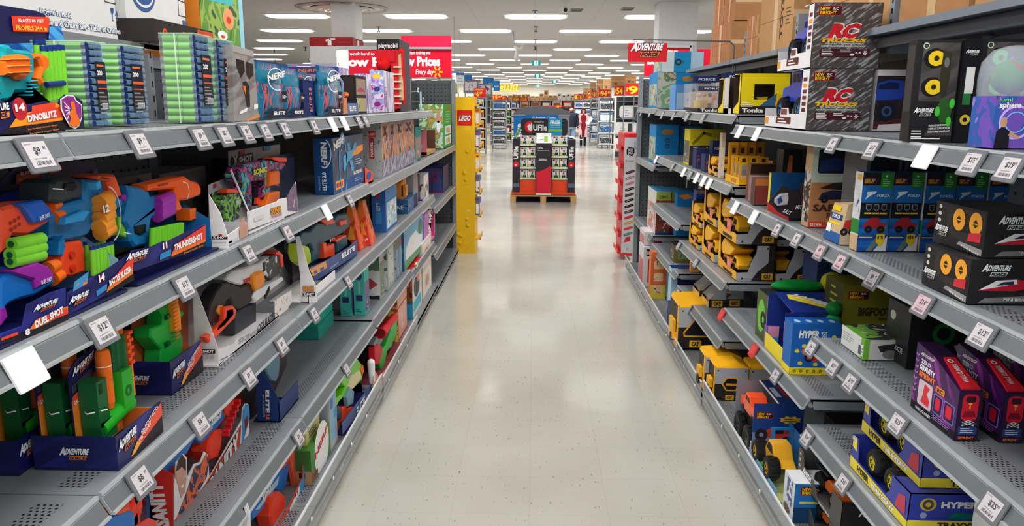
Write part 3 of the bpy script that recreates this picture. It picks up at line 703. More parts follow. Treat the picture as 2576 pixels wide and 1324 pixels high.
for z in(.7,1.35,2.0):g.box(-6,-.05,z,7,.6,z+.06,(150,146,150))
for k in range(8):g.box(-6+k*1.86,-.05,0,-5.94+k*1.86,.0,2.3,STEEL)
solid('wall_racking',g,'long shelf racking along the far cream wall','racking',(0,70.5,0))
for i in range(22):
 x=-2.3+i*.40;h=RND.uniform(.32,.6)if i!=8 else .85;w_=.37
 c=CARD if i<11 else(214,206,196)
 g=G();g.box(0,0,0,w_,.5,h,mat(c,.8));g.rect(XZ,.0,h*.45,w_,h*.5,(205,176,130));g.rect(XZ,.06,h*.6,.26,h*.85,(120,84,56)if i<11 else(60,56,56))
 solid('carton',g,'small %s carton along the top of the far wall racking'%('brown' if i<11 else 'printed white'),'carton',(x,70.6,2.06),0,'cartons on the far racking, %s'%('brown' if i<11 else 'white'))
for i in range(8):
 g=G();g.box(0,0,0,.85,.5,.55,[(190,40,44),(160,120,80),(90,70,60),(200,196,190)][i%4]);g.rect(XZ,.1,.1,.7,.4,[(230,210,200),(120,84,56)][i%2])
 solid('boxed_goods',g,'%s box on the middle of the far wall racking'%('red','tan','brown','pale','red','tan','brown','pale')[i],'box',(-1.2+i*.95,70.6,1.41),0,'wide boxes on the far racking, %s'%('red','tan','brown','pale')[i%4])
x0,_,_=(-1.408,50,1.89);x1=(-.378,50,1.895)[0]
for k in range(7):
 g=G();g.box(0,0,0,x1-x0,.8,.245,mat((176,134,92),.8));g.rect(XZ,0,.02,.25,.22,(196,90,90));g.rect(XZ,0,.0,x1-x0,.012,(110,78,50));g.rect(XZ,.7,.08,.95,.16,(120,84,56))
 solid('carton',g,'flat brown carton, %s of the stack under the 159 signs'%('lowest','second','third','fourth','fifth','sixth','topmost')[k],'carton',(x0,50,k*.25),0,'flat cartons stacked under the 159 signs')
g=G();g.box(0,0,0,1.9,.8,1.25,mat((176,26,44),.5));g.box(-.05,-.05,1.25,1.95,.85,1.33,(206,60,66));g.box(.1,.1,1.33,1.6,.6,1.62,(170,30,50));solid('sale_table',g,'dark red draped display behind the kiosk dome','display',(.0,42,0))
for i,(a,b,Y,c)in enumerate((((2.637,37,2.257),(2.884,37,2.672),37,'second brown carton from the left'),((2.63,33,2.262),(2.863,33,2.729),33,'tall brown carton'),((2.732,31,2.26),(2.982,31,2.667),31,'dark brown carton'),((2.631,27,2.307),(3.049,27,2.636),27,'large wrapped brown carton'),((2.868,25,2.337),(3.205,25,2.617),25,'nearest brown carton'),((2.765,44,2.275),(3.086,44,2.576),44,'low brown carton'))):
 g=G();g.box(0,0,0,b[0]-a[0],.5,b[2]-a[2],mat((172+i*3,130+i*2,92),.8,var=.1));W_,H_=b[0]-a[0],b[2]-a[2];g.rect(XZ,0,H_*.5,W_,H_*.55,(204,176,134));g.rect(XZ,W_*.2,H_*.15,W_*.45,H_*.35,(110,76,48))
 solid('carton',g,c+' standing above the red price signs on the right','carton',(a[0],Y+.05,a[2]))
for i in range(3):
 g=G();g.box(0,0,0,.5,.3,.4,[(118,96,126),(150,156,120),(120,124,130)][i]);g.rect(XZ,.05,.05,.45,.35,art(((90,60,110),(200,196,200),(70,80,60)),8,seed=i));
 solid('storage_bin',g,'%s boxed set standing on top behind the yellow tower'%('purple','green','grey')[i],'box',(-2.375,26.7,2.082)if i==0 else((-2.63,22,2.02)if i==1 else(-1.95,27.5,1.98)))
def hang(name,label,cat,p0,p1,c,draw=None,pole=True):
 (x0,Y,z1),(x1,_,z0)=p0,p1;w,h=x1-x0,z1-z0
 r=root(name,label,cat,(x0,Y,z0));g=G();g.box(0,0,0,w,.02,h,c)
 if draw:draw(g,FR((0,-.001,0),(1,0,0),(0,0,1)),w,h)
 obj('panel',g,r)
 if pole:
  g=G();g.tube((w*.5,.012,h),(w*.5,.012,ZC-z0),.006,STEEL);obj('hanger',g,r)
 return r
BL=mat((20,104,178),.4)
hang('department_sign','large blue hanging sign reading Auto beside the yellow wall lettering','sign',(-2.592,40,2.979),(-2.031,40,2.494),BL,lambda g,F,w,h:g.text(F,'Auto',w*.55,h*.35,h*.15,WHITE,w=w*.36))
hang('department_sign','blue hanging sign reading Sports against the yellow lettering','sign',(-2.256,44,2.96),(-1.903,44,2.403),BL,lambda g,F,w,h:g.text(F,'Sports',w*.15,h*.4,h*.12,WHITE,w=w*.7))
hang('department_sign','blue hanging sign reading Hardware behind the white sign','sign',(-2.634,30,2.773),(-2.335,30,2.453),BL,lambda g,F,w,h:g.text(F,'Hardware',w*.05,h*.15,h*.13,WHITE,w=w*.8))
hang('department_sign','white and blue aisle sign with two lines beside the pegboard end','sign',(-1.956,20,2.473),(-1.758,20,2.182),(208,214,220),lambda g,F,w,h:(g.rect(F,0,h*.75,w,h,(70,110,160)),g.text(F,'Filter',w*.2,h*.45,h*.1,(90,100,110),w=w*.5),g.text(F,'Air Freshener',w*.1,h*.2,h*.1,(90,100,110),w=w*.8)))
hang('department_sign','plain white aisle sign with a blue top edge next to the pegboard end','sign',(-1.747,17,2.373),(-1.664,17,2.142),(228,232,234),lambda g,F,w,h:(g.rect(F,0,h*.86,w,h,(60,110,170)),g.text(F,'Toys',w*.1,h*.5,h*.08,(90,100,110),w=w*.4)))
hang('department_sign','small white hanging sign in front of the ceiling lights left of the Auto sign','sign',(-2.513,36,2.78),(-2.333,36,2.606),WHITE,lambda g,F,w,h:g.text(F,'E',w*.2,h*.2,h*.6,(60,60,64)))
g=G();a=(-1.487,73.6,2.956);F=FR((0,0,0),(1,0,0),(0,0,1))
g.text(F,'Seasonal',0,0,.8,mat((226,170,10),.4,emit=.35),.12,w=3.9,sh=.18,bold=.0,al='r',out=mat((255,250,120),.4,emit=.8),ow=.045)
solid('wall_lettering',g,'bright yellow slanted wall lettering on the far cream wall, partly behind the blue signs','lettering',(a[0],73.9,a[2]))
for p,Y,lab in(((1349,156),26,'nearest green running man exit sign over the aisle'),((1352,190),39,'second green exit sign, straight behind the nearest one'),((1395,205),47,'green exit sign to the right of the others'),((1353,215),52,'farthest green exit sign over the aisle')):
 x,_,z={1349:(.064,26,2.992),1352:(.161,39,3.034),1395:(1.205,47,2.993),1353:(.247,52,2.847)}[p[0]]
 r=root('exit_sign',lab,'exit sign',(x,Y,z-.06));g=G();g.box(-.145,0,0,.145,.05,.15,mat((10,150,150),.4,emit=.5))
 F=FR((0,0,0),(1,0,0),(0,0,1));g.rect(F,-.06,0,.06,.15,mat((206,246,244),.4,emit=.9),.001);g.ball((.01,-.004,.12),.012,.003,.012,(10,120,120));g.band(F,[(.0,.1),(-.005,.06),(-.03,.02)],.016,(10,120,120),.003);g.band(F,[(-.005,.06),(.02,.04),(.02,.01)],.014,(10,120,120),.003);g.band(F,[(-.03,.08),(0,.095),(.03,.075)],.01,(10,120,120),.003)
 obj('face',g,r);g=G();g.tube((0,.02,.15),(0,.02,ZC-z+.06),.006,STEEL);obj('hanger',g,r)
x0=(2.238,14.6,3.127)[0];x1=(2.927,14.6,3.129)[0];g=G();g.box(x0,14.6,0,x1,15.2,ZC,mat((226,226,228),.5));struct('trim_1',g)
x0=(-4.074,14.6,2.692)[0];x1=(-3.282,14.6,2.695)[0]
g=G();g.box(x0+.35,14.7,0,x1,15.3,ZC,mat((222,222,222),.5));struct('trim_2',g)
za,zb=(-3.638,14.5,2.868)[2],(-3.644,14.5,2.708)[2]
r=root('column_sign','dark red and white column sign with a white fire extinguisher symbol','sign',(x0,14.45,zb))
g=G();h=za-zb;g.box(0,0,0,x1-x0,.9,h,mat((158,26,36),.5));F=XZ;c=(x1-x0)*.42
g.poly(F,[(c,h*.1),(c+.07,h*.1),(c+.07,h*.6),(c+.05,h*.7),(c+.02,h*.7),(c,h*.6)],WHITE,.002);g.band(F,[(c-.03,h*.62),(c+.04,h*.8),(c+.13,h*.8)],.03,WHITE,.002);g.rect(FR((x1-x0,0,0),(0,1,0),(0,0,1)),.35,h*.1,.5,h*.8,WHITE,.002);obj('red_band',g,r)
g=G();g.box(0,0,-1.2,x1-x0,.9,0,mat((214,214,216),.5));obj('white_base',g,r)
def lowprice(g,F,w,h,k=1):
 g.text(F,'We work hard to bring you',w*.06,h*.8,h*.12,WHITE,w=w*.66,sh=.15);g.text(F,'Low Prices',w*.06,h*.42,h*.3,WHITE,w=w*.86,bold=.05);g.text(F,'Every day',w*.42,h*.12,h*.17,WHITE,w=w*.36,sh=.15)
 for i in range(6):g.band(F,[(w*.86+.03*math.cos(i*PI/3),h*.2+.03*math.sin(i*PI/3)),(w*.86+.07*math.cos(i*PI/3),h*.2+.07*math.sin(i*PI/3))],.022,(250,190,40),.001)
RS=mat((204,18,46),.35)
(x0,_,z1),(x1,_,z0)=(-2.783,11.2,2.435),(-1.669,11.2,2.054)
r=root('price_topper','left red Low Prices topper with a blank white end panel','sign',(x0,11.2,z0));w,h=x1-x0,z1-z0
g=G();g.box(0,0,0,w,.03,h,RS);g.box(0,-.003,0,.17,0,h,(226,226,228));lowprice(g,FR((.0,-.001,0),(1,0,0),(0,0,1)),w*1.0,h);obj('panel',g,r)
g=G();g.box(-.01,-.01,h,w+.01,.04,h+.05,(150,152,156));g.box(.3,.01,-z0,.33,.04,0,STEEL);g.box(w-.3,.01,-z0,w-.27,.04,0,STEEL);obj('frame',g,r)
(x0,_,z1),(x1,_,z0)=(-1.83,11,2.441),(-1.143,11,2.05)
r=root('price_topper','right red Low Prices topper rising over the pegboard end, with a plain red header','sign',(x0,11.,z0));w,h=x1-x0,z1-z0
g=G();g.box(0,0,0,w,.03,h,RS);lowprice(g,FR((-.1,-.001,0),(1,0,0),(0,0,1)),w*1.0,h*1.0);obj('panel',g,r)
g=G();g.box(0,-.02,h,w,.02,h+.17,mat((224,30,66),.35));obj('header',g,r)
g=G();g.box(-.01,-.03,h-.01,w+.01,.04,h+.02,(140,142,148));g.box(.1,.01,-z0,.13,.04,0,STEEL);g.box(w-.2,.01,-z0,w-.17,.04,0,STEEL);obj('frame',g,r)
(x0,_,z1),(x1,_,z0)=(1.537,11.2,2.487),(2.161,11.2,2.092)
r=root('price_topper','red Low Prices topper behind the hanging toy aisle sign','sign',(x0,11.2,z0));w,h=x1-x0,z1-z0
g=G();g.box(0,0,0,w,.03,h,RS);lowprice(g,FR((-.0,-.001,0),(1,0,0),(0,0,1)),w,h);obj('panel',g,r)
g=G();g.box(w-.01,-.03,-.3,w+.02,.04,h+.05,(140,142,148));g.box(-.01,-.03,h-.01,w+.01,.04,h+.02,(140,142,148));g.box(.1,.01,-z0,.13,.04,0,STEEL);obj('frame',g,r)
(x0,_,z1),(x1,_,z0)=(2.304,11.4,2.471),(2.801,11.4,2.102)
r=root('price_topper','red Low Prices topper mostly hidden behind the rack of brown cartons','sign',(x0,11.4,z0));w,h=x1-x0,z1-z0
g=G();g.box(0,0,0,w,.03,h,RS);lowprice(g,FR((.25,-.001,0),(1,0,0),(0,0,1)),w,h);obj('panel',g,r);g=G();g.box(-.05,-.03,-z0,-.02,.04,h+.05,(140,142,148));obj('frame',g,r)
(x0,_,z1),(x1,_,z0)=(.617,5.3,2.097),(.872,5.3,1.977)
r=root('hanging_sign','red toy aisle sign hanging from a thin rod above the right shelves','sign',(x0,5.3,z0));w,h=x1-x0,z1-z0
g=G();g.box(0,0,0,w,.004,h,mat((204,34,42),.45));aforce(g,FR((0,-.001,0),(1,0,0),(0,0,1)),w*.06,h*.25,w*.84,.002);obj('panel',g,r)
xr=(1.309,5.3,2.109)[0]-x0;zr=(.666,5.3,2.12)[2]-z0
g=G();g.path([(.03,.002,zr),(xr-.03,.002,zr-.01),(xr,.002,zr-.04),(xr,.002,-.16)],.005,(96,100,108));g.tube((.04,.002,h),(.04,.002,zr),.002,STEEL);g.tube((w*.88,.002,h),(w*.88,.002,zr),.002,STEEL);obj('rod',g,r)
x,Y,_=(-3.709,15.488,3.5)
r=root('air_diffuser','round slotted air diffuser in the ceiling','air vent',(x,Y,ZC));g=G()
for k,rr in enumerate((.88,.6,.5,.4,.3,.2)):g.lathe(XY,[(rr,-.01-.015*k),(rr-.07 if k else rr-.02,-.035-.012*k),(rr-.08 if k else rr-.03,-.01)],mat((178,172,166),.5),28)
g.lathe(XY,[(.58,-.004),(.0,-.003)],mat((120,112,108),.6),28);obj('louvre_rings',g,r)
g=G();g.lathe(XY,[(.86,0),(.88,-.012),(.62,-.014),(.6,0)],mat((186,181,176),.5),28);obj('flange',g,r)
for i,(px,py)in enumerate(((893,42),(1346,31),(1348,72),(1347,105),(1346,122),(1828,40),(953,71),(765,124))):
 x,Y,_=((-3.673,16.428,3.4),(.005,15.915,3.4),(.029,19.13,3.4),(.027,22.788,3.4),(.019,25.39,3.4),(3.729,15.839,3.4),(-3.737,19.243,3.4),(-7.519,26.136,3.4))[i]
 g=G();g.tube((0,0,0),(0,0,.1),.014,DSTEEL);g.tube((0,0,.09),(0,0,.105),.06,STEEL);g.tube((0,0,-.02),(0,0,-.012),.05,DSTEEL);g.tube((-.03,0,-.015),(0,0,.02),.008,DSTEEL);g.tube((.03,0,-.015),(0,0,.02),.008,DSTEEL)
 solid('sprinkler',g,'small dark metal fire sprinkler poking out of the grey ceiling','sprinkler',(x,Y,3.395),0,'sprinklers across the ceiling')
x,Y,_=(.545,14.581,3.45);g=G();g.tube((0,0,0),(0,0,-.1),.03,WHITE);g.ball((0,-.05,-.14),.05,.09,.05,mat((232,232,234),.3));g.tube((0,-.12,-.15),(0,-.15,-.16),.035,BLK);solid('security_camera',g,'white bullet security camera on the ceiling near the top edge','camera',(x,Y,ZC))
x,Y,_=(-.555,20.491,3.5);r=root('security_camera','white camera arm hanging from the ceiling left of the exit sign','camera',(x,Y,ZC));g=G();g.tube((0,0,0),(.03,0,-.35),.025,(170,168,168));g.path([(.03,0,-.35),(.13,0,-.42),(.22,0,-.42),(.25,0,-.3)],.03,(206,204,204));obj('arm',g,r);g=G();g.tube((.1,0,-.42),(.1,0,-.62),.05,(206,204,204));g.ball((.1,0,-.64),.07,.07,.09,(196,196,198));obj('housing',g,r)
for a,b in(((.807,15.772,3.49),'left'),((1.768,15.562,3.49),'right')):
 g=G();g.box(-.12,-.2,-.02,.12,.2,0,(150,146,146));[g.box(-.1,-.18+k*.09,-.026,.1,-.14+k*.09,-.02,(96,92,92))for k in range(4)]
 solid('ceiling_vent',g,b+' one of two small grey slotted ceiling vents','air vent',(a[0],a[1],ZC),0,'small ceiling vents')
for x0,x1,Y,z,lab in(((2.637,37,2.257)[0],(2.895,37,2.258)[0],37,(2.637,37,2.257)[2],'second small cream rack'),((2.63,33,2.262)[0],(2.876,33,2.263)[0],33,(2.63,33,2.262)[2],'narrow rack under the tall brown carton'),((2.732,31,2.26)[0],(2.994,31,2.261)[0],31,(2.732,31,2.26)[2],'rack under the dark brown carton'),((2.631,27,2.307)[0],(3.06,27,2.309)[0],27,(2.631,27,2.307)[2],'rack under the large wrapped brown carton'),((2.868,25,2.337)[0],(3.215,25,2.338)[0],25,(2.868,25,2.337)[2],'rack under the nearest far brown carton'),((2.765,44,2.275)[0],(3.094,44,2.276)[0],44,(2.765,44,2.275)[2],'rack under the low brown carton'),((-2.375,26.7,2.082)[0],(-2.375,26.7,2.082)[0]+.5,26.7,(-2.375,26.7,2.082)[2],'rack carrying the purple boxed set'),(-2.63,-2.13,22,2.02,'rack carrying the green boxed set'),(-1.95,-1.45,27.5,1.98,'rack carrying the grey boxed set'),(2.95,3.6,23.7,.62,'low rack carrying the red boxed item')):
 g=G();g.box(0,0,z-.04,x1-x0,.5,z-.001,STEEL)
 for a in(0,x1-x0-.03):g.box(a,.44,0,a+.03,.47,z-.04,STEEL)
 solid('support_rack',g,'grey '+lab+' beyond the aisle','rack',(x0,Y,0))
 # shoppers
SKIN=mat((214,164,140),.55)
def skin_body(name,nodes_,edges,m,levels=2):
 """one continuous skin over a joint graph: nodes_ = (x, y, z, rx, ry)"""
 me=bpy.data.meshes.new(name);me.from_pydata([n[:3]for n in nodes_],edges,[]);me.update()
 o=bpy.data.objects.new(name,me);COL.objects.link(o)
 md=o.modifiers.new('skin','SKIN');md.use_smooth_shade=True
 if not me.skin_vertices:
  bpy.context.view_layer.update()
 lay=me.skin_vertices[0]if me.skin_vertices else me.attributes
 for i,n in enumerate(nodes_):
  v=me.skin_vertices[0].data[i];v.radius=(n[3],n[4]);v.use_root=(i==0)
 s=o.modifiers.new('sub','SUBSURF');s.levels=levels;s.render_levels=levels
 bpy.context.view_layer.update()
 dg=bpy.context.evaluated_depsgraph_get();ev=o.evaluated_get(dg);m2=bpy.data.meshes.new_from_object(ev)
 bpy.data.objects.remove(o);m2.materials.clear();m2.materials.append(m)
 for p in m2.polygons:p.use_smooth=True
 return m2
def limb(pts):
 return pts,[(i,i+1)for i in range(len(pts)-1)]
def chains(cs):
 """list of chains; each starts at an index of an earlier node or None"""
 N=[];E=[]
 for start,pts in cs:
  prev=start
  for p in pts:
   N.append(p);k=len(N)-1
   if prev is not None:E.append((prev,k))
   prev=k
 return N,E
def head_mesh(skin,hair,long_hair=False,bald=False):
 pass
def figure(name,label,loc,rz,H,female,parts):
 r=root(name,label,'person',loc,rz)
 return r
def person_body(s=1,female=False,armL=None,armR=None,stride=.12,skin=SKIN):
 """full body with five-fingered hands, faces -y; heights for a 1.7 m figure"""
 sh=.17 if female else .2;hp=.09
 cs=[(None,[(0,0,.93,.15,.11),(0,0,1.08,.12,.095),(0,-.005,1.24,.15,.105),(0,0,1.38,.13,.09),(0,0,1.46,.055,.055),(0,-.015,1.53,.06,.075),(0,-.02,1.61,.078,.098),(0,-.01,1.67,.06,.075)])]
 legs=[]
 for sg,st in((-1,stride),(1,-stride)):
  legs.append((0,[(sg*hp,0,.86,.095,.1),(sg*(hp+.005),-.5*st,.5,.062,.068),(sg*hp,-st*.8+.03,.26,.05,.055),(sg*hp,-st,.08,.036,.042),(sg*hp*1.05,-st-.08,.035,.036,.03),(sg*hp*1.1,-st-.15,.025,.03,.022)]))
 cs+=legs
 for sg,arm in((-1,armL),(1,armR)):
  a=arm or[(sg*(sh+.03),0,1.1),(sg*(sh+.05),-.04,.86)]
  el,wr=Vector(a[0]),Vector(a[1]);d=(wr-el).normalized()
  k=sum(len(c[1])for c in cs)
  pal=wr+d*.07
  cs.append((3,[(sg*sh,0,1.38,.055,.055),(*(Vector((sg*sh,0,1.38)).lerp(el,.5)),.046,.046),(*el,.036,.036),(*el.lerp(wr,.5),.034,.034),(*wr,.022,.026),(*pal,.02,.036)]))
  pi=k+5
  side=d.cross(Vector((0,-1,.3))).normalized()
  for f in range(4):
   o=side*(.024-.016*f);L=(.07,.08,.075,.06)[f]
   cs.append((pi,[(*(pal+d*.03+o),.009,.009),(*(pal+d*(.03+L*.5)+o*1.15),.008,.008),(*(pal+d*(.03+L)+o*1.15+Vector((0,-.012,0))),.007,.007)]))
  cs.append((k+4,[(*(wr+d*.03+side*.035),.011,.011),(*(wr+d*.07+side*.055),.009,.009)]))
 N,E=chains(cs)
 return skin_body('body',N,E,skin,1)
def faceparts(r,skin,lip=(170,90,86)):
 g=G()
 for sx in(-1,1):
  g.ball((sx*.03,-.105,1.595),.013,.008,.008,(240,238,234),8,6);g.ball((sx*.03,-.112,1.595),.006,.004,.006,(50,36,30),8,6)
  g.ball((sx*.03,-.108,1.613),.018,.006,.004,(80,54,42),8,5)
  g.ball((sx*.082,-.015,1.585),.01,.02,.03,skin,8,6)
 g.ball((0,-.125,1.57),.012,.018,.022,skin,8,6);g.ball((0,-.108,1.535),.022,.008,.007,lip,8,6)
 return obj('face',g,r)
wx,wy,_=(2.044,32.508,0)
sc=1.56/1.72
r=root('person','woman with long auburn hair in a pale pink coat and red top, holding white paper','person',(wx,wy,0));r.scale=(sc,sc,sc)
obj('body',person_body(1,True,[(-.24,.0,1.13),(-.17,-.2,1.1)],[(.24,.0,1.13),(.2,-.22,1.16)],.1,SKIN),r)
faceparts(r,SKIN)
g=G();g.lathe(XY,[(.16,.8),(.165,.95),(.14,1.08),(.165,1.25),(.15,1.38),(.08,1.46),(.06,1.48)],mat((132,26,38),.7),18);g.lathe(XY,[(.165,.8),(.15,.62),(.13,.5)],mat((120,24,34),.7),16);obj('red_top',g,r)
g=G();PK=mat((224,176,180),.8)
for sx in(-1,1):
 prof=[(.205,.42),(.215,.7),(.2,.95),(.185,1.1),(.2,1.3),(.17,1.43),(.09,1.47)]
 n=12;vs=[];fs=[]
 for rr,z in prof:
  for i in range(n+1):
   a=(-PI*.5+.2*PI*.5+(2*PI*.5-.2*PI*.5)*i/n)if sx>0 else(PI*1.5-.2*PI*.5-(2*PI*.5-.2*PI*.5)*i/n)
   vs.append((rr*math.cos(a),rr*.8*math.sin(a)+.02,z))
 for j in range(len(prof)-1):
  for i in range(n):q=(j*(n+1)+i,j*(n+1)+i+1,(j+1)*(n+1)+i+1,(j+1)*(n+1)+i);fs.append(q)
 g.add(vs,fs,PK,True)
g.tube((-.185,0,1.38),(-.25,0,1.12),.07,PK,.075);g.tube((-.25,0,1.12),(-.185,-.17,1.1),.075,PK,.065);g.ball((-.25,0,1.12),.075,.075,.075,PK)
g.tube((.185,0,1.38),(.25,0,1.12),.07,PK,.075);g.tube((.25,0,1.12),(.205,-.18,1.15),.075,PK,.065);g.ball((.25,0,1.12),.075,.075,.075,PK)
obj('coat',g,r)
g=G();HR=mat((92,36,28),.5);g.ball((0,.012,1.625),.095,.112,.105,HR,16,10,0,PI*.55)
for i in range(9):
 a=-.35+i*(PI+.7)/8;x,y=.085*math.cos(a),.02+.09*math.sin(a);g.tube((x,y,1.63),(x*1.5,y*1.15-.02,1.2+.04*(i%2)),.034,HR,.022,8)
obj('hair',g,r)
g=G();BK=mat((30,28,32),.7)
for sx,st in((-1,.1),(1,-.1)):
 g.tube((sx*.09,0,.86),(sx*.095,-.5*st,.5),.1,BK,.072);g.tube((sx*.095,-.5*st,.5),(sx*.09,-st,.2),.072,BK,.052)
obj('trousers',g,r)
g=G()
for sx,st in((-1,.1),(1,-.1)):
 g.tube((sx*.09,-st,.04),(sx*.09,-st,.3),.058,BLK,.062);g.ball((sx*.098,-st-.07,.045),.05,.115,.045,BLK);g.tube((sx*.09,-st,.29),(sx*.09,-st,.33),.064,(226,220,216))
obj('boots',g,r)
g=G();g.T=Matrix.Translation((wx+.2*sc,wy-.30*sc,1.13*sc))@Matrix.Rotation(.6,4,'Y');g.box(-.04,-.01,-.12,.1,.0,.2,(236,234,234))
solid('paper_sheet',g,'white rolled paper in the hand of the woman in pink','paper',(0,0,0))
mx,my,mz=(1.486,31.2,1.708)
r=root('person','bald bearded man in dark jacket and light jeans beside the woman in pink','person',(mx,31.2,0));sc=1.64/1.75;r.scale=(sc*1.08,sc*1.08,sc)
obj('body',person_body(1,False,None,[(.25,.02,1.12),(.22,-.06,.88)],-.1,SKIN),r);faceparts(r,SKIN,(140,90,80))
g=G();JK=mat((34,38,52),.75);g.lathe(FR((0,0,0),(1,0,0),(0,1,0)),[(.19,.88),(.2,1.05),(.21,1.25),(.2,1.38),(.1,1.47),(.07,1.5)],JK,18)
for sx,el,wr in((-1,(-.23,0,1.1),(-.25,-.04,.88)),(1,(.25,.02,1.12),(.22,-.06,.9))):
 g.tube((sx*.185,0,1.39),el,.075,JK,.062);g.tube(el,wr,.062,JK,.05);g.ball((sx*.185,0,1.38),.08,.08,.08,JK);g.ball(el,.062,.062,.062,JK)
obj('jacket',g,r)
g=G();JN=mat((128,150,176),.8);g.lathe(XY,[(.165,.93),(.175,.84),(.15,.8)],JN,14)
for sx,st in((-1,-.1),(1,.1)):g.tube((sx*.09,0,.87),(sx*.095,-.5*st,.5),.105,JN,.08);g.tube((sx*.095,-.5*st,.5),(sx*.09,-st,.07),.08,JN,.062)
obj('jeans',g,r)
g=G();g.ball((0,-.07,1.525),.06,.05,.045,mat((96,62,48),.8));obj('beard',g,r)
g=G()
for sx,st in((-1,-.1),(1,.1)):g.ball((sx*.095,-st-.06,.045),.05,.13,.045,BLK)
obj('shoes',g,r)
hx=(1.249,34,1.472)[0]
r=root('person','shopper with brown hair half hidden behind the kiosk dome','person',(hx,34,0));r.scale=(.93,.93,.93)
obj('body',person_body(1,True),r);g=G();g.ball((0,.0,1.62),.105,.125,.115,mat((74,46,34),.6));obj('hair',g,r)
g=G();g.lathe(XY,[(.18,.5),(.19,.9),(.17,1.1),(.19,1.3),(.15,1.42),(.07,1.47)],mat((70,50,48),.8),16);obj('coat',g,r)
# goods, left side, top shelf
LG=mat((122,206,52),.45);DBL=mat((24,52,120),.4);TEAL=mat((16,150,158),.32);ORA=mat((246,112,26),.35);BLU=mat((22,112,182),.32);PUR=mat((152,40,160),.35);ORD=mat((238,74,44),.38);GRN=mat((36,168,40),.4);DGR=mat((14,92,46),.42)
NV=mat((26,28,78),.4);AFB=streaks((20,26,84),(34,40,120),5,.4,bias=.52)
KB=mat((30,26,30),.45)
# dinosaur blaster in its open tray
L0=(-.92,1.02,1.643)
r=root('boxed_blaster','teal and orange dinosaur blaster in a blue open package on the left top shelf','toy blaster',L0)
def f(g):
 pr(g,LX(-1.12),[(1.02,1.643),(1.52,1.643)]+[(1.879,1.764),(1.876,1.874),(1.83,1.872),(1.824,1.895),(1.793,1.9),(1.669,1.898)]+[(1.02,1.99)],.004,NV)
 P=LX(-1.118);ST=streaks((16,70,160),(70,160,226),7,-.4)
 pp(g,P,[(1.651,1.818),(1.817,1.833),(1.828,1.869),(1.873,1.875),(1.904,1.74),(1.878,1.658),(1.622,1.663)],ST,.001)
 pp(g,P,[(1.696,1.879),(1.828,1.89),(1.83,1.882),(1.82,1.856),(1.696,1.847)],(226,60,36),.002)
 pt(g,P,[(1.716,1.868),(1.807,1.876),(1.717,1.875)],'BLASTS 80 FEET',WHITE,.003);pt(g,P,[(1.705,1.851),(1.814,1.859),(1.706,1.86)],'PROPELS 24,4 m',(246,200,60),.003)
 g.add([(-1.12,1.52,1.643),(-.93,1.52,1.643),(-.945,1.52,1.70),(-1.12,1.52,1.86)],[(0,1,2,3),(3,2,1,0)],ST)
wpart('backing_card',r,f)
def f(g):
 g.box(-1.12,1.02,1.643,-.92,1.52,1.65,NV)
 pr(g,LX(-.915),[(1.322,1.645),(1.58,1.646),(1.583,1.702),(1.555,1.713),(1.524,1.714),(1.505,1.705),(1.501,1.694),(1.458,1.701),(1.407,1.694),(1.386,1.704),(1.368,1.702),(1.358,1.694),(1.333,1.703)]+[(1.02,1.705),(1.02,1.643)],.004,NV)
 P=LX(-.915)
 pp(g,P,[(1.323,1.646),(1.345,1.655),(1.456,1.668),(1.547,1.671),(1.577,1.647),(1.432,1.646)],KB)
 pp(g,P,[(1.347,1.655),(1.374,1.676),(1.414,1.682),(1.416,1.692),(1.487,1.699),(1.507,1.691),(1.506,1.665)],(240,150,34),.001)
 pp(g,P,[(1.416,1.692),(1.487,1.699),(1.485,1.685),(1.412,1.679)],(226,70,42),.0014);pp(g,P,[(1.4,1.678),(1.504,1.691),(1.504,1.671),(1.403,1.663)],(222,64,50),.0016)
 pt(g,P,[(1.399,1.664),(1.488,1.673),(1.401,1.675)],'DINOBLITZ',WHITE,.0022,bold=.05)
 pt(g,P,[(1.367,1.683),(1.394,1.685),(1.369,1.695)],'14',WHITE,.0026,bold=.05,out=(200,40,60))
 g.ring(P.F,[(1.381,1.687)][0][0],[(1.381,1.687)][0][1],.0,.02,(190,40,50),.0014)
 pt(g,P,[(1.33,1.685),(1.352,1.687),(1.332,1.696)],'URE',WHITE,.0022,bold=.05);pp(g,P,[(1.327,1.67),(1.35,1.673),(1.352,1.683),(1.329,1.682)],(232,130,40),.0016);pt(g,P,[(1.328,1.673),(1.345,1.675),(1.329,1.68)],'CE',NV,.0022,bold=.05)
 for k in range(3):pt(g,P,[(a+.004*k,b-.008*k)for a,b in[(1.392,1.657),(1.482,1.663),(1.393,1.66)]],'Rev Powered Dinosaur Blaster',(214,120,60),.002)
 P2=LX(-.912)
 pp(g,P2,[(1.498,1.705),(1.521,1.713),(1.545,1.712),(1.552,1.703),(1.569,1.694),(1.566,1.67),(1.552,1.652),(1.537,1.647),(1.52,1.652),(1.506,1.669),(1.496,1.686)],WHITE,.002)
 pp(g,P2,[(1.502,1.704),(1.521,1.711),(1.542,1.71),(1.548,1.701),(1.565,1.693),(1.562,1.671),(1.549,1.654),(1.537,1.65),(1.523,1.654),(1.51,1.67),(1.5,1.688)],(136,44,130),.003)
 pp(g,P2,[(1.527,1.699),(1.541,1.701),(1.542,1.691),(1.543,1.678),(1.554,1.663),(1.55,1.654),(1.529,1.651),(1.515,1.657),(1.523,1.666),(1.52,1.676),(1.529,1.686)],(232,110,30),.004)
 for k in range(5):g.band(P2.F,[(1.526,1.684),(1.505,1.699)][0:1]+[([(1.506,1.699)][0][0]+.004*k*.3,[(1.506,1.699)][0][1]-.008*k)],.0025,(226,206,224),.004)
wpart('tray',r,f)
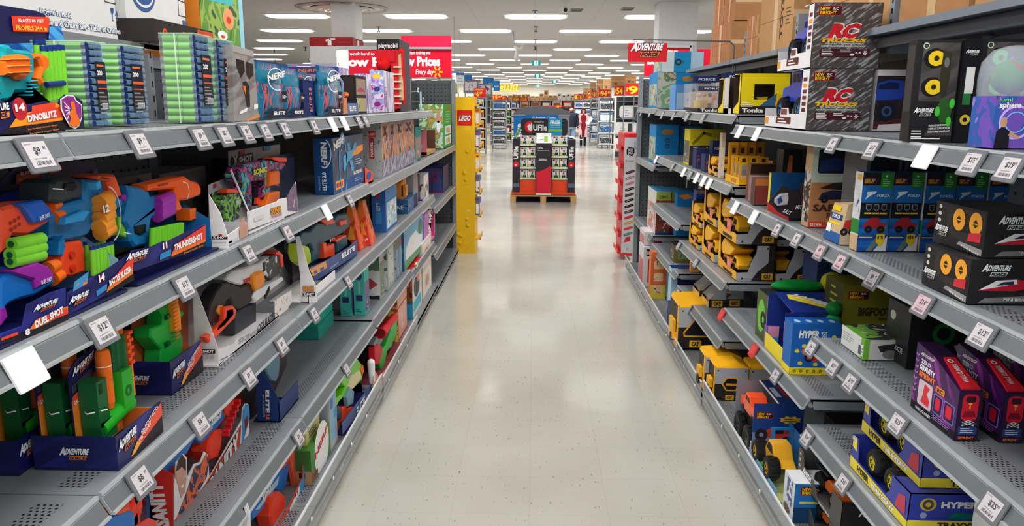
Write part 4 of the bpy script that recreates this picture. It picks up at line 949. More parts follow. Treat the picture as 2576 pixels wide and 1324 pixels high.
def f(g):
 P=LX(-.985)
 pr(g,P,[(1.443,1.744),(1.451,1.785),(1.463,1.791),(1.465,1.8),(1.473,1.804),(1.488,1.803),(1.494,1.797),(1.542,1.797),(1.555,1.791),(1.55,1.753),(1.54,1.742),(1.531,1.719),(1.483,1.716),(1.473,1.705),(1.457,1.7),(1.438,1.7),(1.437,1.71)]+[(1.06,1.72),(1.06,1.84)],.05,TEAL,.006)
 for k in range(5):pr(g,LX(-.975),[(a,b+.0065*k)for a,b in[(1.516,1.711),(1.539,1.713),(1.542,1.715),(1.519,1.714)]],.03,mat((40,176,186),.3),.001)
wpart('blaster_body',r,f)
def f(g):
 pr(g,LX(-.97),[(1.444,1.747),(1.449,1.77),(1.457,1.783),(1.497,1.788),(1.522,1.785),(1.518,1.752),(1.502,1.741),(1.476,1.74),(1.47,1.746)],.055,ORA,.008)
 for k in range(3):pr(g,LX(-.966),[(a,b-.012*k)for a,b in[(1.45,1.775),(1.513,1.779),(1.513,1.781),(1.451,1.777)]],.02,mat((252,150,80),.3),.001)
wpart('cylinder',r,f,'orange ribbed dart cylinder')
def f(g):pr(g,LX(-.98),[(1.549,1.793),(1.581,1.793),(1.596,1.786),(1.594,1.77),(1.577,1.759),(1.567,1.748),(1.573,1.743),(1.57,1.733),(1.556,1.732),(1.549,1.745),(1.555,1.753),(1.566,1.769),(1.56,1.781),(1.547,1.783)],.045,ORA,.005)
wpart('muzzle',r,f,'orange muzzle piece')
def f(g):
 darts(g,LX(-1.02),[(1.628,1.701),(1.702,1.709),(1.635,1.812)],5,LG,DBL,.0085)
 darts(g,LX(-1.06),[(1.667,1.718),(1.698,1.721),(1.678,1.827)],2,LG,DBL,.0085)
 g.tube(*[Vector((-1.01,a,b))for a,b in[(1.62,1.734),(1.682,1.739)]],.006,DBL)
wpart('dart_bundle',r,f)
# clear tubs of green darts
def tub(name,lab,x0,x1,Y,W,z,H,lidx,n=12):
 """x0..x1 run across the shelf; dart tips and the label face the aisle"""
 D=x1-x0;r=root(name,lab,'dart tub',(x1,Y,z),0,None)
 g=G();p=H/n
 for i in range(n):
  for j in range(4):
   yy=W*(j+.5)/4
   for a,b in((-D,-D*.53),(-D*.51,-.012)):g.tube((a,yy,p*(i+.5)),(b,yy,p*(i+.5)),p*.46,LG,n=8,caps=False)
 g.box(-D*.98,.012,.01,-.014,W-.01,H-.01,mat((60,130,40),.6));obj('foam_darts',g,r)
 g=G()
 for i in range(n):
  for j in range(4):yy=W*(j+.5)/4;g.tube((-.012,yy,p*(i+.5)),(-.002,yy,p*(i+.5)),p*.46,DBL,n=8)
 obj('dart_tips',g,r)
 g=G();C_=clear((226,240,240),.22,.12)
 for i in range(n):
  z0,z1=p*i,p*(i+1)
  g.add([(-D-.004,-.004,z0),(.003,-.004,z0),(.003,-.0075,(z0+z1)/2),(-D-.004,-.0075,(z0+z1)/2),(.003,-.004,z1),(-D-.004,-.004,z1)],[(0,1,2,3),(3,2,4,5)],C_)
  P=[(.004,-.004,z0+.001),(.004,W,z0+.001),(.008,W-.004,z0+p*.25),(.008,0,z0+p*.25),(.008,W-.004,z1-p*.25),(.008,0,z1-p*.25),(.004,W,z1-.001),(.004,-.004,z1-.001)]
  g.add(P,[(0,1,2,3),(3,2,4,5),(5,4,6,7)],clear((150,190,220),.35,.1))
 g.box(-D-.004,-.006,H,.006,W+.004,H+.003,clear((200,240,200),.5,.2));g.band(XZ,[(-D*.53,0),(-D*.53,H)],.004,clear((240,250,240),.6),.009)
 obj('clear_shell',g,r)
 g=G();F=FR((.0095,W*.22,0),(0,1,0),(0,0,1));w=W*.58
 g.rect(F,0,H*.2,w,H*.78,(30,34,52),0);g.text(F,'200',w*.1,H*.62,H*.05,WHITE,.001,w=w*.5,bold=.04);g.rect(F,w*.1,H*.72,w*.8,H*.745,(220,120,60),.001)
 g.rect(F,w*.05,H*.52,w*.95,H*.555,(226,96,52),.001);g.rect(F,w*.05,H*.45,w*.95,H*.465,(216,90,50),.001);g.rect(F,0,H*.2,w,H*.43,(44,42,44),.0006);g.lines(F,w*.1,H*.4,w*.8,6,(150,150,150),.003,.009,.001)
 g.rect(F,w*.3,H*.21,w*.9,H*.285,(200,202,206),.0012)
 for k in range(9):g.rect(F,w*(.33+.06*k),H*.22,w*(.35+.06*k),H*.275,BLK,.0016)
 obj('label_card',g,r);return r
ya=[(1.8,1.65)][0][0]
tub('dart_tub','clear tub of lime green foam darts, first tub right of the dinosaur blaster',-1.12,-1.0,1.76,.072,1.644,.187,0)
tub('dart_tub','clear tub of green foam darts with a navy label, second tub from the dinosaur blaster',-1.12,-1.0,1.912,.1,1.644,.19,0)
tub('dart_tub','green dart tub set back behind the left edge of the frontmost dart tub',-1.075,-1.0,2.31,.08,1.644,.236,0)
tub('dart_tub','frontmost clear tub of bright green darts, marked 200, standing at the shelf edge',-1.028,-.94,2.186,.115,1.644,.24,0)
tub('dart_tub','clear dart tub with blue tips just left of the grey gadget bag',-1.05,-.94,2.345,.125,1.644,.238,0)
# grey bag with a cut-out window
r=root('gadget_bag','grey printed bag with two dark teardrop windows standing beside the green dart tubs','toy bag',(-.91,2.52,1.644))
def f(g):
 P=LX(-.91);GB=streaks((150,146,142),(112,106,104),5,.3)
 pr(g,P,[(2.398,1.87),(2.576,1.86),(2.592,1.64),(2.381,1.642)],.04,GB,.003)
 pp(g,P,[(2.416,1.831),(2.481,1.828),(2.484,1.797),(2.448,1.775),(2.418,1.806)],(34,24,24),.001);pp(g,P,[(2.5,1.827),(2.561,1.822),(2.559,1.788),(2.519,1.772),(2.492,1.792)],(44,30,26),.001)
 pp(g,P,[(2.458,1.761),(2.487,1.768),(2.516,1.751),(2.511,1.687),(2.485,1.685)],(24,22,24),.001);pp(g,P,[(2.456,1.752),(2.482,1.75),(2.479,1.72)],(232,110,40),.0015)
 pp(g,P,[(2.422,1.673),(2.49,1.685),(2.479,1.673),(2.416,1.664)],WHITE,.001);pp(g,P,[(2.471,1.647),(2.594,1.662),(2.594,1.653),(2.478,1.642)],(226,140,60),.001);pp(g,P,[(2.547,1.693),(2.584,1.697),(2.583,1.683),(2.546,1.678)],WHITE,.001)
wpart('bag',r,f)
wpart('header',r,lambda g:pr(g,LX(-.908),[(2.389,1.87),(2.57,1.864),(2.571,1.843),(2.397,1.849)],.044,mat((164,162,160),.2),.002))
# crinkled teal bags of darts
BAG=art(((18,40,84),(24,96,136),(30,120,160),(206,90,92),(24,70,110)),26,(1,1,.45),.22)
def dartbag(lab,pl,x,y0,y1,zt,name=True,dark=False):
 r=root('dart_bag',lab,'dart bag',(x,y0,1.644))
 W_=y1-y0;H=zt-1.644;n=7;g=G();vs=[];fs=[]
 rows=8
 for j in range(rows+1):
  t=j/rows;th=.032*math.sin(PI*min(1,t*1.1+.05))**.6 if t<.9 else .003
  for i in range(n+1):
   s_=i/n;th2=th*math.sin(PI*(s_*.86+.07))**.5;w_=1-.06*math.sin(PI*t)
   wob=.0025*math.sin(i*2.3+j*1.7)
   vs.append((th2+wob,W_*(.5+(s_-.5)*w_),H*t))
 m_=len(vs)
 for j in range(rows+1):
  for i in range(n+1):v=vs[j*(n+1)+i];vs.append((-max(v[0],.002),v[1],v[2]))
 for j in range(rows):
  for i in range(n):a=j*(n+1)+i;fs.append((a,a+1,a+n+2,a+n+1));fs.append((m_+a,m_+a+n+1,m_+a+n+2,m_+a+1))
 for j in range(rows):a=j*(n+1);fs.append((a,a+n+1,m_+a+n+1,m_+a));a+=n;fs.append((a,m_+a,m_+a+n+1,a+n+1))
 g.add(vs,fs,BAG,True);TB=mat((18,110,140),.18)
 g.add([(v[0]+.0012,v[1],v[2])for v in vs[:m_]if v[2]>H*.62],[(j*(n+1)+i,j*(n+1)+i+1,(j+1)*(n+1)+i+1,(j+1)*(n+1)+i)for j in range(2)for i in range(n)],TB if not dark else mat((30,34,44),.2),True)
 obj('bag',g,r);g=G();F=FR((.036,0,0),(0,1,0),(0,0,1))
 if name:
  g.ring(F,W_*.5,H*.71,W_*.34,W_*.37,WHITE,0,20,.42,.3,5.2);g.text(F,'NERF',W_*.12,H*.66,H*.1,WHITE,.001,w=W_*.76,rot=.12,bold=.05,out=(20,60,90))
 F2=FR((.034,0,0),(0,1,0),(0,0,1));g.rect(F2,W_*.7,H*.3,W_*.93,H*.5,(24,24,30));g.text(F2,'50+',W_*.72,H*.37,H*.06,WHITE,.0015,w=W_*.19)
 g.rect(F2,W_*.1,H*.02,W_*.94,H*.17,(22,30,52));g.text(F2,'ELITE',W_*.3,H*.07,H*.06,WHITE,.0015,w=W_*.5,bold=.04)
 obj('print',g,r);return r
yy=[p[0]for p in[(2.675,1.683),(2.83,1.682),(3.017,1.681),(3.197,1.68),(3.265,1.68),(3.609,1.678)]]
dartbag('crinkled teal dart bag nearest the grey gadget bag',0,-.965,2.72,2.98,1.84)
dartbag('narrow teal dart bag turned sideways, second of the row of dart bags',0,-.975,3.02,3.24,1.835,False)
dartbag('black topped dart bag in the middle of the row, behind a dark blue card',0,-1.0,3.27,3.5,1.83,dark=True)
dartbag('frontmost and largest shiny teal dart bag with a clear white wordmark',0,-.94,3.42,3.74,1.86)
g=G();g.box(-.012,0,0,0,.2,.15,(24,44,96));F=FR((0,0,0),(0,1,0),(0,0,1));g.text(F,'ELITE 2.0',.12,.02,.04,(226,130,110),rot=PI/2,w=.1);solid('blaster_card',g,'dark navy blaster card leaning between the dart bags','toy card',(-.955,3.26,1.644))
pk(1,'toy_carton','blue blaster carton lying behind the teal dart bags','toy box',(-1.02,2.78,1.80),.2,.5,.055,(28,72,120),lambda g,F,w,h:(g.rect(F,w*.6,h*.2,w*.8,h*.8,(200,210,220)),g.rect(F,w*.2,h*.2,w*.3,h*.8,(200,70,50))))
# NERF display tray
r=root('boxed_blaster','small grey blue blaster with orange muzzle in a low tray beyond the dart bags','toy blaster',(-.92,3.78,1.644))
def f(g):
 g.box(-1.1,3.78,1.644,-.92,4.12,1.65,(60,80,120));g.box(-.926,3.78,1.65,-.92,4.12,1.70,(92,110,150));P=LX(-.919);g.text(P.F,'ELITE',3.92,1.662,.022,WHITE,.001,w=.14,bold=.04);g.box(-.93,3.78,1.65,-.915,3.86,1.725,(200,130,90));g.box(-1.1,4.115,1.65,-.925,4.12,1.72,(30,40,60))
wpart('tray',r,f)
def f(g):
 pr(g,LX(-.96),[(3.68,1.747),(3.696,1.777),(3.821,1.791),(3.835,1.803),(3.907,1.808),(3.927,1.782),(3.962,1.771),(3.985,1.76),(3.86,1.74),(3.855,1.712),(3.761,1.706),(3.744,1.734)],.03,mat((70,130,140),.4),.004)
wpart('blaster',r,f)
wpart('muzzle',r,lambda g:(g.tube((-.975,4.02,1.742),(-.975,4.1,1.742),.014,ORA),g.tube((-.975,3.98,1.72),(-.975,4.03,1.70),.01,ORA)),'orange muzzle')
g=G();g.box(-.25,0,0,0,.012,.25,clear((170,170,220),.45));g.box(-.25,-.004,.2,.01,.02,.235,mat((66,66,150),.4));g.text(FR((-.25,-.005,.2),(1,0,0),(0,0,1)),'NERF',.06,.008,.018,(236,140,40),w=.09,sh=.2);g.path([(.0,.0,.2),(.03,0,.16),(.03,0,0)],.006,mat((140,140,190),.3));g.box(-.25,.012,0,.02,.3,.012,(90,90,140));g.box(-.25,.0,0,.02,.012,.02,(90,90,140))
solid('demo_display',g,'clear and violet plastic demonstration stand behind the teal dart bags','display',(-1.0,4.0,1.644))
def simple(s,cols,sc=14,band=None,txt=None,tc=WHITE,stretch=(1,1,1),seed=0,t0=.72,th=.12,tw=.7,m=.06):
 """face painter: art field, colour band and a title"""
 A=art(tuple(cols),sc,stretch,seed=seed)
 def f(g,F,w,h):
  g.rect(F,w*m,h*m,w*(1-m),h*(t0-.04),A)
  if band:g.rect(F,0,h*t0,w,h,band)
  if txt:g.text(F,txt,w*.1,h*(t0+.06),h*th,tc,.0014,w=w*tw,bold=.03)
 return f
def carsbox(g,F,w,h):
 g.rect(F,0,0,w,h,(34,28,24));g.rect(F,w*.05,h*.5,w*.95,h*.92,art(((90,80,70),(150,130,110),(60,50,44)),30));g.poly(F,[(w*.1,h*.58),(w*.25,h*.66),(w*.5,h*.7),(w*.8,h*.64),(w*.9,h*.58)],(176,60,90),.001);g.rect(F,w*.05,h*.06,w*.95,h*.42,art(((120,130,70),(170,160,110),(40,36,30)),40));g.text(F,'MUSCLE',w*.2,h*.1,w*.16,(236,226,150),.002,rot=PI/2,w=h*.26)
g=G();g.box(-.16,0,0,0,.26,.2,(40,34,32));carsbox(g,FR((0,0,0),(0,1,0),(0,0,1)),.26,.2);g.rect(FR((-.16,0,0),(1,0,0),(0,0,1)),.01,.01,.15,.19,(54,46,42));solid('car_set',g,'dark boxed die cast car set right of the small tray blaster','toy box',(-.94,4.16,1.644))
PRP=((150,110,190),(196,160,214),(120,170,210),(230,210,230),(190,70,150))
def craft(lab,x,y,D,W,H,seed,tx=True):
 def cam(g,F,w,h):
  g.rect(F,0,0,w,h,art(PRP,22,seed=seed));g.poly(F,ell(w*.5,h*.86,w*.3,h*.06),(240,200,60),.001)
  for k in range(3):g.poly(F,ell(w*.5,h*(.2+.18*k),w*.24,h*.06),[(150,40,130),(240,220,240),(60,70,140)][k],.001)
  if tx:g.text(F,'8+',w*.2,h*.03,h*.08,WHITE,.0016,w=w*.4)
 def ais(g,F,w,h):g.rect(F,0,0,w,h,art(((190,186,214),(230,228,236),(170,160,200),(150,120,180)),16,(1,1,.3),seed=seed+3));g.text(F,'GLITTER DOTS',w*.22,h*.12,w*.16,(150,90,170),.0016,rot=PI/2,w=h*.5)
 return pk(1,'craft_set',lab,'toy box',(x,y,1.644),D,W,H,(176,150,206),cam,ais,None)
craft('pale lilac craft set box set back behind the dark car set',-1.04,4.3,.14,.16,.245,1)
craft('narrow lilac craft set box between the car set and the purple one',-.98,4.62,.07,.14,.225,2)
craft('bright purple and blue craft set box with yellow oval badges, nearest the red truck',-.935,4.92,.085,.36,.255,3)
craft('smaller purple craft box set back between the lilac craft sets',-1.02,4.78,.09,.12,.20,5,False)
def pm_cam(g,F,w,h):g.rect(F,0,h*.84,w,h,(40,38,42));g.text(F,'playmobil',w*.08,h*.88,h*.06,WHITE,.001,w=w*.84);g.rect(F,w*.0,0,w*.94,h*.8,(150,30,34));g.rect(F,w*.1,h*.05,w*.8,h*.72,(44,40,46),.001)
r=root('boxed_truck','tall black box with a red toy fire truck mounted on its front','toy box',(-.95,5.62,1.644))
g=G();g.box(-.16,0,0,0,.46,.5,(66,66,72));pm_cam(g,FR((-.16,0,0),(1,0,0),(0,0,1)),.16,.5);obj('box',g,r)
g=G();g.box(-.14,-.06,.01,-.02,-.005,.08,RED);g.box(-.05,-.07,.02,.0,-.005,.42,RED);g.box(-.15,-.08,.34,-.02,-.005,.42,RED);g.ball((-.1,-.07,.33),.05,.04,.05,mat((220,24,30),.25));g.box(-.01,-.05,.08,.03,.01,.4,(214,196,150));g.path([(0,-.05,.4),(.03,-.05,.43),(.03,-.03,.05)],.012,mat((220,30,34),.3))
for k in range(6):g.box(-.03,-.085,.05+k*.05,.02,-.06,.06+k*.05,(236,220,190))
obj('truck',g,r,None,0,'bright red toy fire truck with cream ladder')
for i,(z,y)in enumerate(((1.80,6.9),(1.72,7.2),(1.62,6.8),(1.56,7.4))):
 g=G();g.tube((-.3,0,0),(-.02,0,0),.004,mat((200,204,208),.2,.8));g.path([(-.02,0,0),(0,0,.03)],.004,mat((200,204,208),.2,.8));g.box(-.012,-.02,-.005,-.01,.02,.035,WHITE);solid('peg_hook',g,['topmost','second','third','lowest'][i]+' empty chrome peg hook on the bare pegboard beside the red truck','hook',(-1.0,y,z),0,'empty peg hooks on the left end bay')
g=G();g.box(0,-.05,0,.002,.05,-.16,(150,196,220));g.rect(FR((.0022,-.05,-.16),(0,1,0),(0,0,1)),.02,.02,.08,.1,(220,235,240));solid('hang_tag',g,'pale blue hanging tag on a hook above the green brick set box','tag',(-.99,6.9,1.80))
def ltcarton(y0,y1,lab,lines,logo):
 r=root('carton',lab,'carton',(-1.40,y0,1.905));g=G();W_=y1-y0
 g.box(-.4,0,0,0,W_,.55,mat((226,226,224),.6));obj('box',g,r)
 return r
BB=mat((64,98,156),.5)
r=ltcarton(1.75,2.665,'large white table and chairs carton above the green dart tubs',0,0)
def f(g):
 P=LX(-1.3995)
 for a,s_ in(([(2.251,1.947),(2.404,1.947),(2.253,1.96)],"Bright 'n Bold"),([(2.245,1.915),(2.683,1.925),(2.248,1.932)],'Table and Chairs Set - Table et Chaises')):pt(g,P,a,s_,WHITE,.002,bold=.03,out=BB,ow=.05)
 pp(g,P,[(2.634,2.004),(2.655,2.005),(2.652,1.991),(2.646,1.984),(2.643,1.966),(2.653,1.965),(2.639,1.963),(2.641,1.984),(2.635,1.992)],BB);pp(g,P,[(2.659,1.983),(2.673,2),(2.682,1.982),(2.674,1.982),(2.671,1.964),(2.665,1.964),(2.668,1.982)],BB)
 g.band(P.F,[(2.607,2.031),(2.606,2.02),(2.67,2.02),(2.675,2.034)],.003,(60,64,70))
wpart('print',r,f)
r=ltcarton(2.735,3.205,'second white table and chairs carton with a blue oval logo, beside the garden toy carton',0,0)
def f(g):
 P=LX(-1.3995)
 c=[(2.866,2.061),(2.958,2.072),(2.858,2.016)]
 rx=c[1][0]-c[0][0];rz=c[0][1]-c[2][1];cx,cz=c[0][0],c[0][1]+.03
 pp(g,P,ell(cx,cz,rx,rz+.03,24),BB);pp(g,P,ell(cx,cz,rx*.88,(rz+.03)*.8,24),WHITE,.0014);pp(g,P,ell(cx,cz,rx*.8,(rz+.03)*.68,24),BB,.0018);g.text(P.F,'little tikes',cx-rx*.7,cz-.01,.03,WHITE,.0024,w=rx*1.4)
 for a,s_ in(([(2.774,1.965),(2.938,1.965),(2.777,1.981)],"Bright 'n Bold"),([(2.772,1.939),(3.037,1.939),(2.776,1.955)],'Table and Chairs'),([(2.772,1.916),(3.033,1.914),(2.774,1.93)],'Juego de mesa y sillas')):pt(g,P,a,s_,WHITE,.002,bold=.03,out=BB,ow=.05)
 g.band(P.F,[(3.147,2.093),(3.211,2.09),(3.209,2.034),(3.145,2.035)],.003,(60,64,70),closed=True)
 pp(g,P,[(3.172,2.019),(3.193,2.02),(3.19,1.992),(3.173,2.005)],BB);pp(g,P,[(3.193,2.007),(3.202,2.019),(3.213,2.004),(3.209,1.99),(3.197,1.989)],BB)
wpart('print',r,f)
r=root('carton','orange and green garden playset carton on top of the left shelves','carton',(-1.36,3.25,1.93));g=G();g.box(-.4,0,-.065,0,.48,.55,mat((236,140,40),.5));obj('box',g,r)
def f(g):
 P=LX(-1.3592);pp(g,P,[(3.25,1.93),(3.73,1.93),(3.73,2.48),(3.25,2.48)],art(((60,110,50),(96,150,60),(150,180,80),(50,90,60)),9));pp(g,P,[(3.68,1.93),(3.73,1.93),(3.73,2.48),(3.68,2.48)],(150,206,226),.0012)
 pp(g,P,[(3.327,2.116),(3.612,2.126),(3.621,2.177),(3.332,2.139)],(80,190,190),.0014)
 for a,c in(([(3.55,2.062),(3.613,2.069),(3.558,2.108)],(240,160,110)),([(3.471,1.986),(3.526,1.99),(3.475,2.006)],(236,240,232))):pp(g,P,ell(a[0][0],a[0][1],a[1][0]-a[0][0],a[2][1]-a[0][1],16),c,.0016);pp(g,P,ell(a[0][0],a[0][1]-.005,(a[1][0]-a[0][0])*.4,(a[2][1]-a[0][1])*.35,12),(216,70,50),.002)
wpart('print',r,f)
g=G();g.box(-.22,0,0,0,.5,.075,mat((52,46,46),.5));F=FR((0,0,0),(0,1,0),(0,0,1));g.rect(F,.35,.0,.5,.07,(200,80,50));g.text(F,'RC',.22,.015,.035,(220,90,70),w=.08);g.ring(F,.08,.03,.01,.02,(220,90,50));solid('toy_carton',g,'flat dark carton lying on top behind the frontmost dart tubs','toy box',(-1.30,2.72,1.905))
# left side, second level
GV=mat((188,184,186),.5);XW=mat((224,222,224),.45)
def xlogo(g,P,p3,small=True):
 """black plate with the white X-SHOT mark; three corners"""
 a,b,c=[Vector(x)for x in P.q(p3)];u=b-a;v=c-a
 g.poly(P.F,[tuple(a),tuple(b),tuple(b+v),tuple(c)],BLK,.0012)
 F=P.F;rot=math.atan2(u.y,u.x);h=v.length
 g.text(F,'X',a.x+u.x*.05+v.x*.1,a.y+u.y*.05+v.y*.1,h*.85,WHITE,.0018,w=u.length*.22,rot=rot,bold=.06);g.text(F,'SHOT',a.x+u.x*.3+v.x*.18,a.y+u.y*.3+v.y*.18,h*.6,WHITE,.0018,w=u.length*.62,rot=rot,sh=.2,bold=.05)
def strap(g,P,p2,m=(236,236,230),l=.0):
 g.band(P.F,P.q(p2),.0022,m,l)
r=root('boxed_blaster','pair of dual colour dart pistols in an open navy tray, leftmost on the second shelf','toy blaster',(-.90,.98,1.287))
def f(g):
 pr(g,LX(-1.1),[(.98,1.287),(1.36,1.287)]+[(1.694,1.293),(1.732,1.512),(1.671,1.517),(1.567,1.511)]+[(.98,1.60)],.004,mat((28,60,170),.35));P=LX(-1.095)
 pp(g,P,[(1.557,1.5),(1.722,1.49),(1.727,1.512),(1.663,1.517),(1.559,1.51)],(38,66,190),.0012)
 pp(g,P,[(1.58,1.475),(1.713,1.47),(1.71,1.423),(1.571,1.425)],streaks((20,90,170),(120,180,220),8),.001)
wpart('backing_card',r,f)
def f(g):
 g.box(-1.1,.98,1.287,-.90,1.375,1.293,NV);P=LX(-.90)
 pr(g,P,[(1.234,1.295),(1.425,1.277),(1.435,1.348),(1.383,1.35),(1.316,1.345),(1.297,1.311),(1.238,1.314)],.004,AFB)
 pp(g,P,[(1.235,1.296),(1.237,1.307),(1.313,1.298),(1.328,1.31),(1.43,1.309),(1.425,1.277)],KB,.001);pp(g,P,[(1.311,1.299),(1.332,1.312),(1.43,1.312),(1.429,1.299),(1.33,1.296)],(228,120,44),.0014);pp(g,P,[(1.335,1.311),(1.427,1.309),(1.427,1.297),(1.359,1.299)],(222,62,48),.0018)
 pt(g,P,[(1.327,1.298),(1.414,1.304),(1.329,1.31)],'DUEL SHOT',WHITE,.0026,bold=.05)
 pt(g,P,[(1.297,1.293),(1.31,1.292),(1.299,1.303)],'8',WHITE,.003,bold=.05,out=(170,30,40));pp(g,P,[(1.236,1.302),(1.28,1.3),(1.279,1.305),(1.237,1.307)],(226,66,44),.002)
 af3(g,P,[(1.326,1.322),(1.4,1.321),(1.329,1.337)],.0016)
wpart('tray',r,f)
OB=mat((240,82,50),.35)
def f(g):
 pr(g,LX(-.96),[(1.346,1.426),(1.373,1.435),(1.39,1.457),(1.43,1.449),(1.465,1.456),(1.514,1.468),(1.494,1.509),(1.435,1.514),(1.379,1.512),(1.363,1.511)],.05,OB,.006)
 pr(g,LX(-.945),[(1.404,1.514),(1.467,1.514),(1.489,1.494),(1.485,1.471),(1.434,1.474),(1.418,1.498)],.03,mat((22,90,190),.3),.004);pt(g,LX(-.944),[(1.446,1.476),(1.478,1.48),(1.448,1.484)],'DUEL SHOT',WHITE,.001)
 for k in range(6):a=[(1.383,1.481),(1.394,1.469)][0];b=(a[0]+.012*(k%3),a[1]-.012*(k//3)+.003*(k%3));pp(g,LX(-.959),ell(b[0],b[1],.004,.004,6),(150,40,30),.0014)
wpart('upper_pistol',r,f,'orange and blue upper dart pistol')
wpart('upper_muzzle',r,lambda g:[g.tube((-.975,a,b),(-.975,a+.03,b+.003),.015,ORA,.012)for a,b in[(1.525,1.493),(1.535,1.467)]],'two orange muzzles')
def f(g):
 pr(g,LX(-.95),[(1.324,1.384),(1.35,1.394),(1.368,1.402),(1.411,1.396),(1.451,1.387),(1.481,1.369),(1.481,1.344),(1.418,1.335),(1.369,1.339),(1.34,1.338),(1.326,1.33),(1.314,1.331)],.05,mat((22,110,196),.33),.006)
 pr(g,LX(-.94),[(1.343,1.399),(1.396,1.4),(1.419,1.401),(1.453,1.385),(1.467,1.369),(1.462,1.355),(1.409,1.351),(1.406,1.368)],.03,PUR,.004);pt(g,LX(-.939),[(1.42,1.356),(1.454,1.357),(1.422,1.364)],'DUEL SHOT',WHITE,.001)
 pr(g,LX(-.95),[(1.315,1.339),(1.332,1.34),(1.336,1.316),(1.317,1.305),(1.309,1.304)],.04,PUR,.004)
wpart('lower_pistol',r,f,'blue and purple lower dart pistol')
wpart('lower_muzzle',r,lambda g:[g.tube((-.965,a,b),(-.965,a+.03,b+.003),.015,ORA,.012)for a,b in[(1.484,1.373),(1.495,1.35)]],'two orange muzzles')
def f(g):
 for p in([(1.366,1.444),(1.454,1.44)],[(1.358,1.426),(1.453,1.424)],[(1.358,1.414),(1.448,1.409)]):g.tube((-.95,*p[0]),(-.95,*p[1]),.0125,LG)
 for p in[(1.365,1.445),(1.358,1.426),(1.357,1.414)]:g.tube((-.95,p[0]-.001,p[1]),(-.95,p[0],p[1]),.006,DGR)
wpart('foam_darts',r,f)
r=root('boxed_blaster','big blue blaster with a gold twelve dart drum and black scope in an open tray','toy blaster',(-.90,1.395,1.287))
def f(g):
 pr(g,LX(-1.12),[(1.395,1.287),(1.72,1.287)]+[(1.969,1.515),(1.968,1.558),(1.659,1.563),(1.632,1.552)]+[(1.395,1.44)],.004,mat((52,50,84),.4));P=LX(-1.115)
 pp(g,P,[(1.647,1.546),(1.731,1.555),(1.727,1.525),(1.641,1.524)],(206,50,40));pt(g,P,[(1.66,1.541),(1.724,1.547),(1.661,1.549)],'BLASTS 80',(240,200,190),.0016);pt(g,P,[(1.65,1.529),(1.716,1.535),(1.651,1.537)],'PROPELS 24',(236,150,60),.0016);pp(g,P,[(1.764,1.544),(1.816,1.554),(1.816,1.543),(1.763,1.534)],(196,70,50))
 pp(g,P,[(1.854,1.474),(1.958,1.535),(1.961,1.52),(1.89,1.459)],(110,130,170),.0014)
 g.add([(-1.12,1.66,1.287),(-.91,1.655,1.287),(-.915,1.655,1.36),(-1.12,1.66,1.50)],[(0,1,2,3),(3,2,1,0)],streaks((90,130,170),(150,190,220),6))
wpart('backing_card',r,f)
def f(g):
 g.box(-1.1,1.395,1.287,-.90,1.655,1.293,NV);P=LX(-.90)
 pr(g,P,[(1.431,1.292),(1.686,1.304),(1.691,1.369),(1.575,1.352),(1.512,1.347),(1.437,1.337)],.004,AFB)
 pp(g,P,[(1.565,1.298),(1.58,1.315),(1.683,1.322),(1.686,1.306)],KB,.001);pp(g,P,[(1.567,1.305),(1.591,1.326),(1.683,1.34),(1.682,1.321),(1.579,1.307)],(228,120,44),.0013);pp(g,P,[(1.59,1.319),(1.608,1.332),(1.689,1.363),(1.685,1.336)],(222,62,48),.0015)
 pt(g,P,[(1.582,1.316),(1.674,1.329),(1.584,1.328)],'BATTLE BLAZER',WHITE,.0024,bold=.05)
 pt(g,P,[(1.544,1.333),(1.566,1.335),(1.547,1.347)],'14',WHITE,.0026,bold=.05,out=(190,40,50));pp(g,P,[(1.531,1.317),(1.573,1.323),(1.571,1.311),(1.532,1.306)],(50,130,190),.0014)
 af3(g,P,[(1.431,1.306),(1.499,1.308),(1.438,1.325)],.0016);pp(g,P,[(1.452,1.335),(1.503,1.34),(1.512,1.363),(1.46,1.353)],art(((30,60,120),(60,140,190),(230,120,50)),30),.0014)
wpart('tray',r,f)
BB2=mat((26,118,178),.3)
def f(g):
 pr(g,LX(-.97),[(1.515,1.43),(1.531,1.489),(1.568,1.493),(1.645,1.493),(1.652,1.535),(1.749,1.531),(1.773,1.488),(1.805,1.474),(1.801,1.457),(1.76,1.451),(1.739,1.479),(1.698,1.494),(1.687,1.465),(1.681,1.435),(1.647,1.414),(1.618,1.412),(1.564,1.415),(1.544,1.422)],.055,BB2,.006)
 pr(g,LX(-.96),[(1.527,1.421),(1.545,1.431),(1.545,1.406),(1.532,1.389),(1.52,1.395)],.03,BB2,.003);pr(g,LX(-.93),[(1.505,1.459),(1.568,1.456),(1.594,1.474),(1.573,1.479),(1.513,1.473)],.02,mat((40,140,200),.3),.003)
 for k in range(4):pr(g,LX(-.925),[(a+.004*k,b+.001*k)for a,b in[(1.619,1.532),(1.622,1.532),(1.625,1.517),(1.622,1.517)]],.02,mat((60,160,214),.3),.0005)
wpart('blaster_body',r,f)
wpart('muzzle',r,lambda g:pr(g,LX(-.955),[(1.674,1.541),(1.711,1.543),(1.754,1.537),(1.769,1.507),(1.775,1.485),(1.758,1.483),(1.73,1.494),(1.72,1.525),(1.676,1.536)],.06,mat((238,88,40),.35),.006),'orange front frame')
def f(g):
 pr(g,LX(-.95),[(1.497,1.508),(1.506,1.542),(1.525,1.549),(1.587,1.545),(1.614,1.532),(1.609,1.504),(1.526,1.499)],.07,mat((52,60,64),.5),.006);pr(g,LX(-.945),[(1.538,1.528),(1.545,1.538),(1.577,1.538),(1.586,1.527),(1.573,1.52)],.02,BLK,.002);strap(g,LX(-.94),[(1.488,1.533),(1.522,1.528)],l=.002)
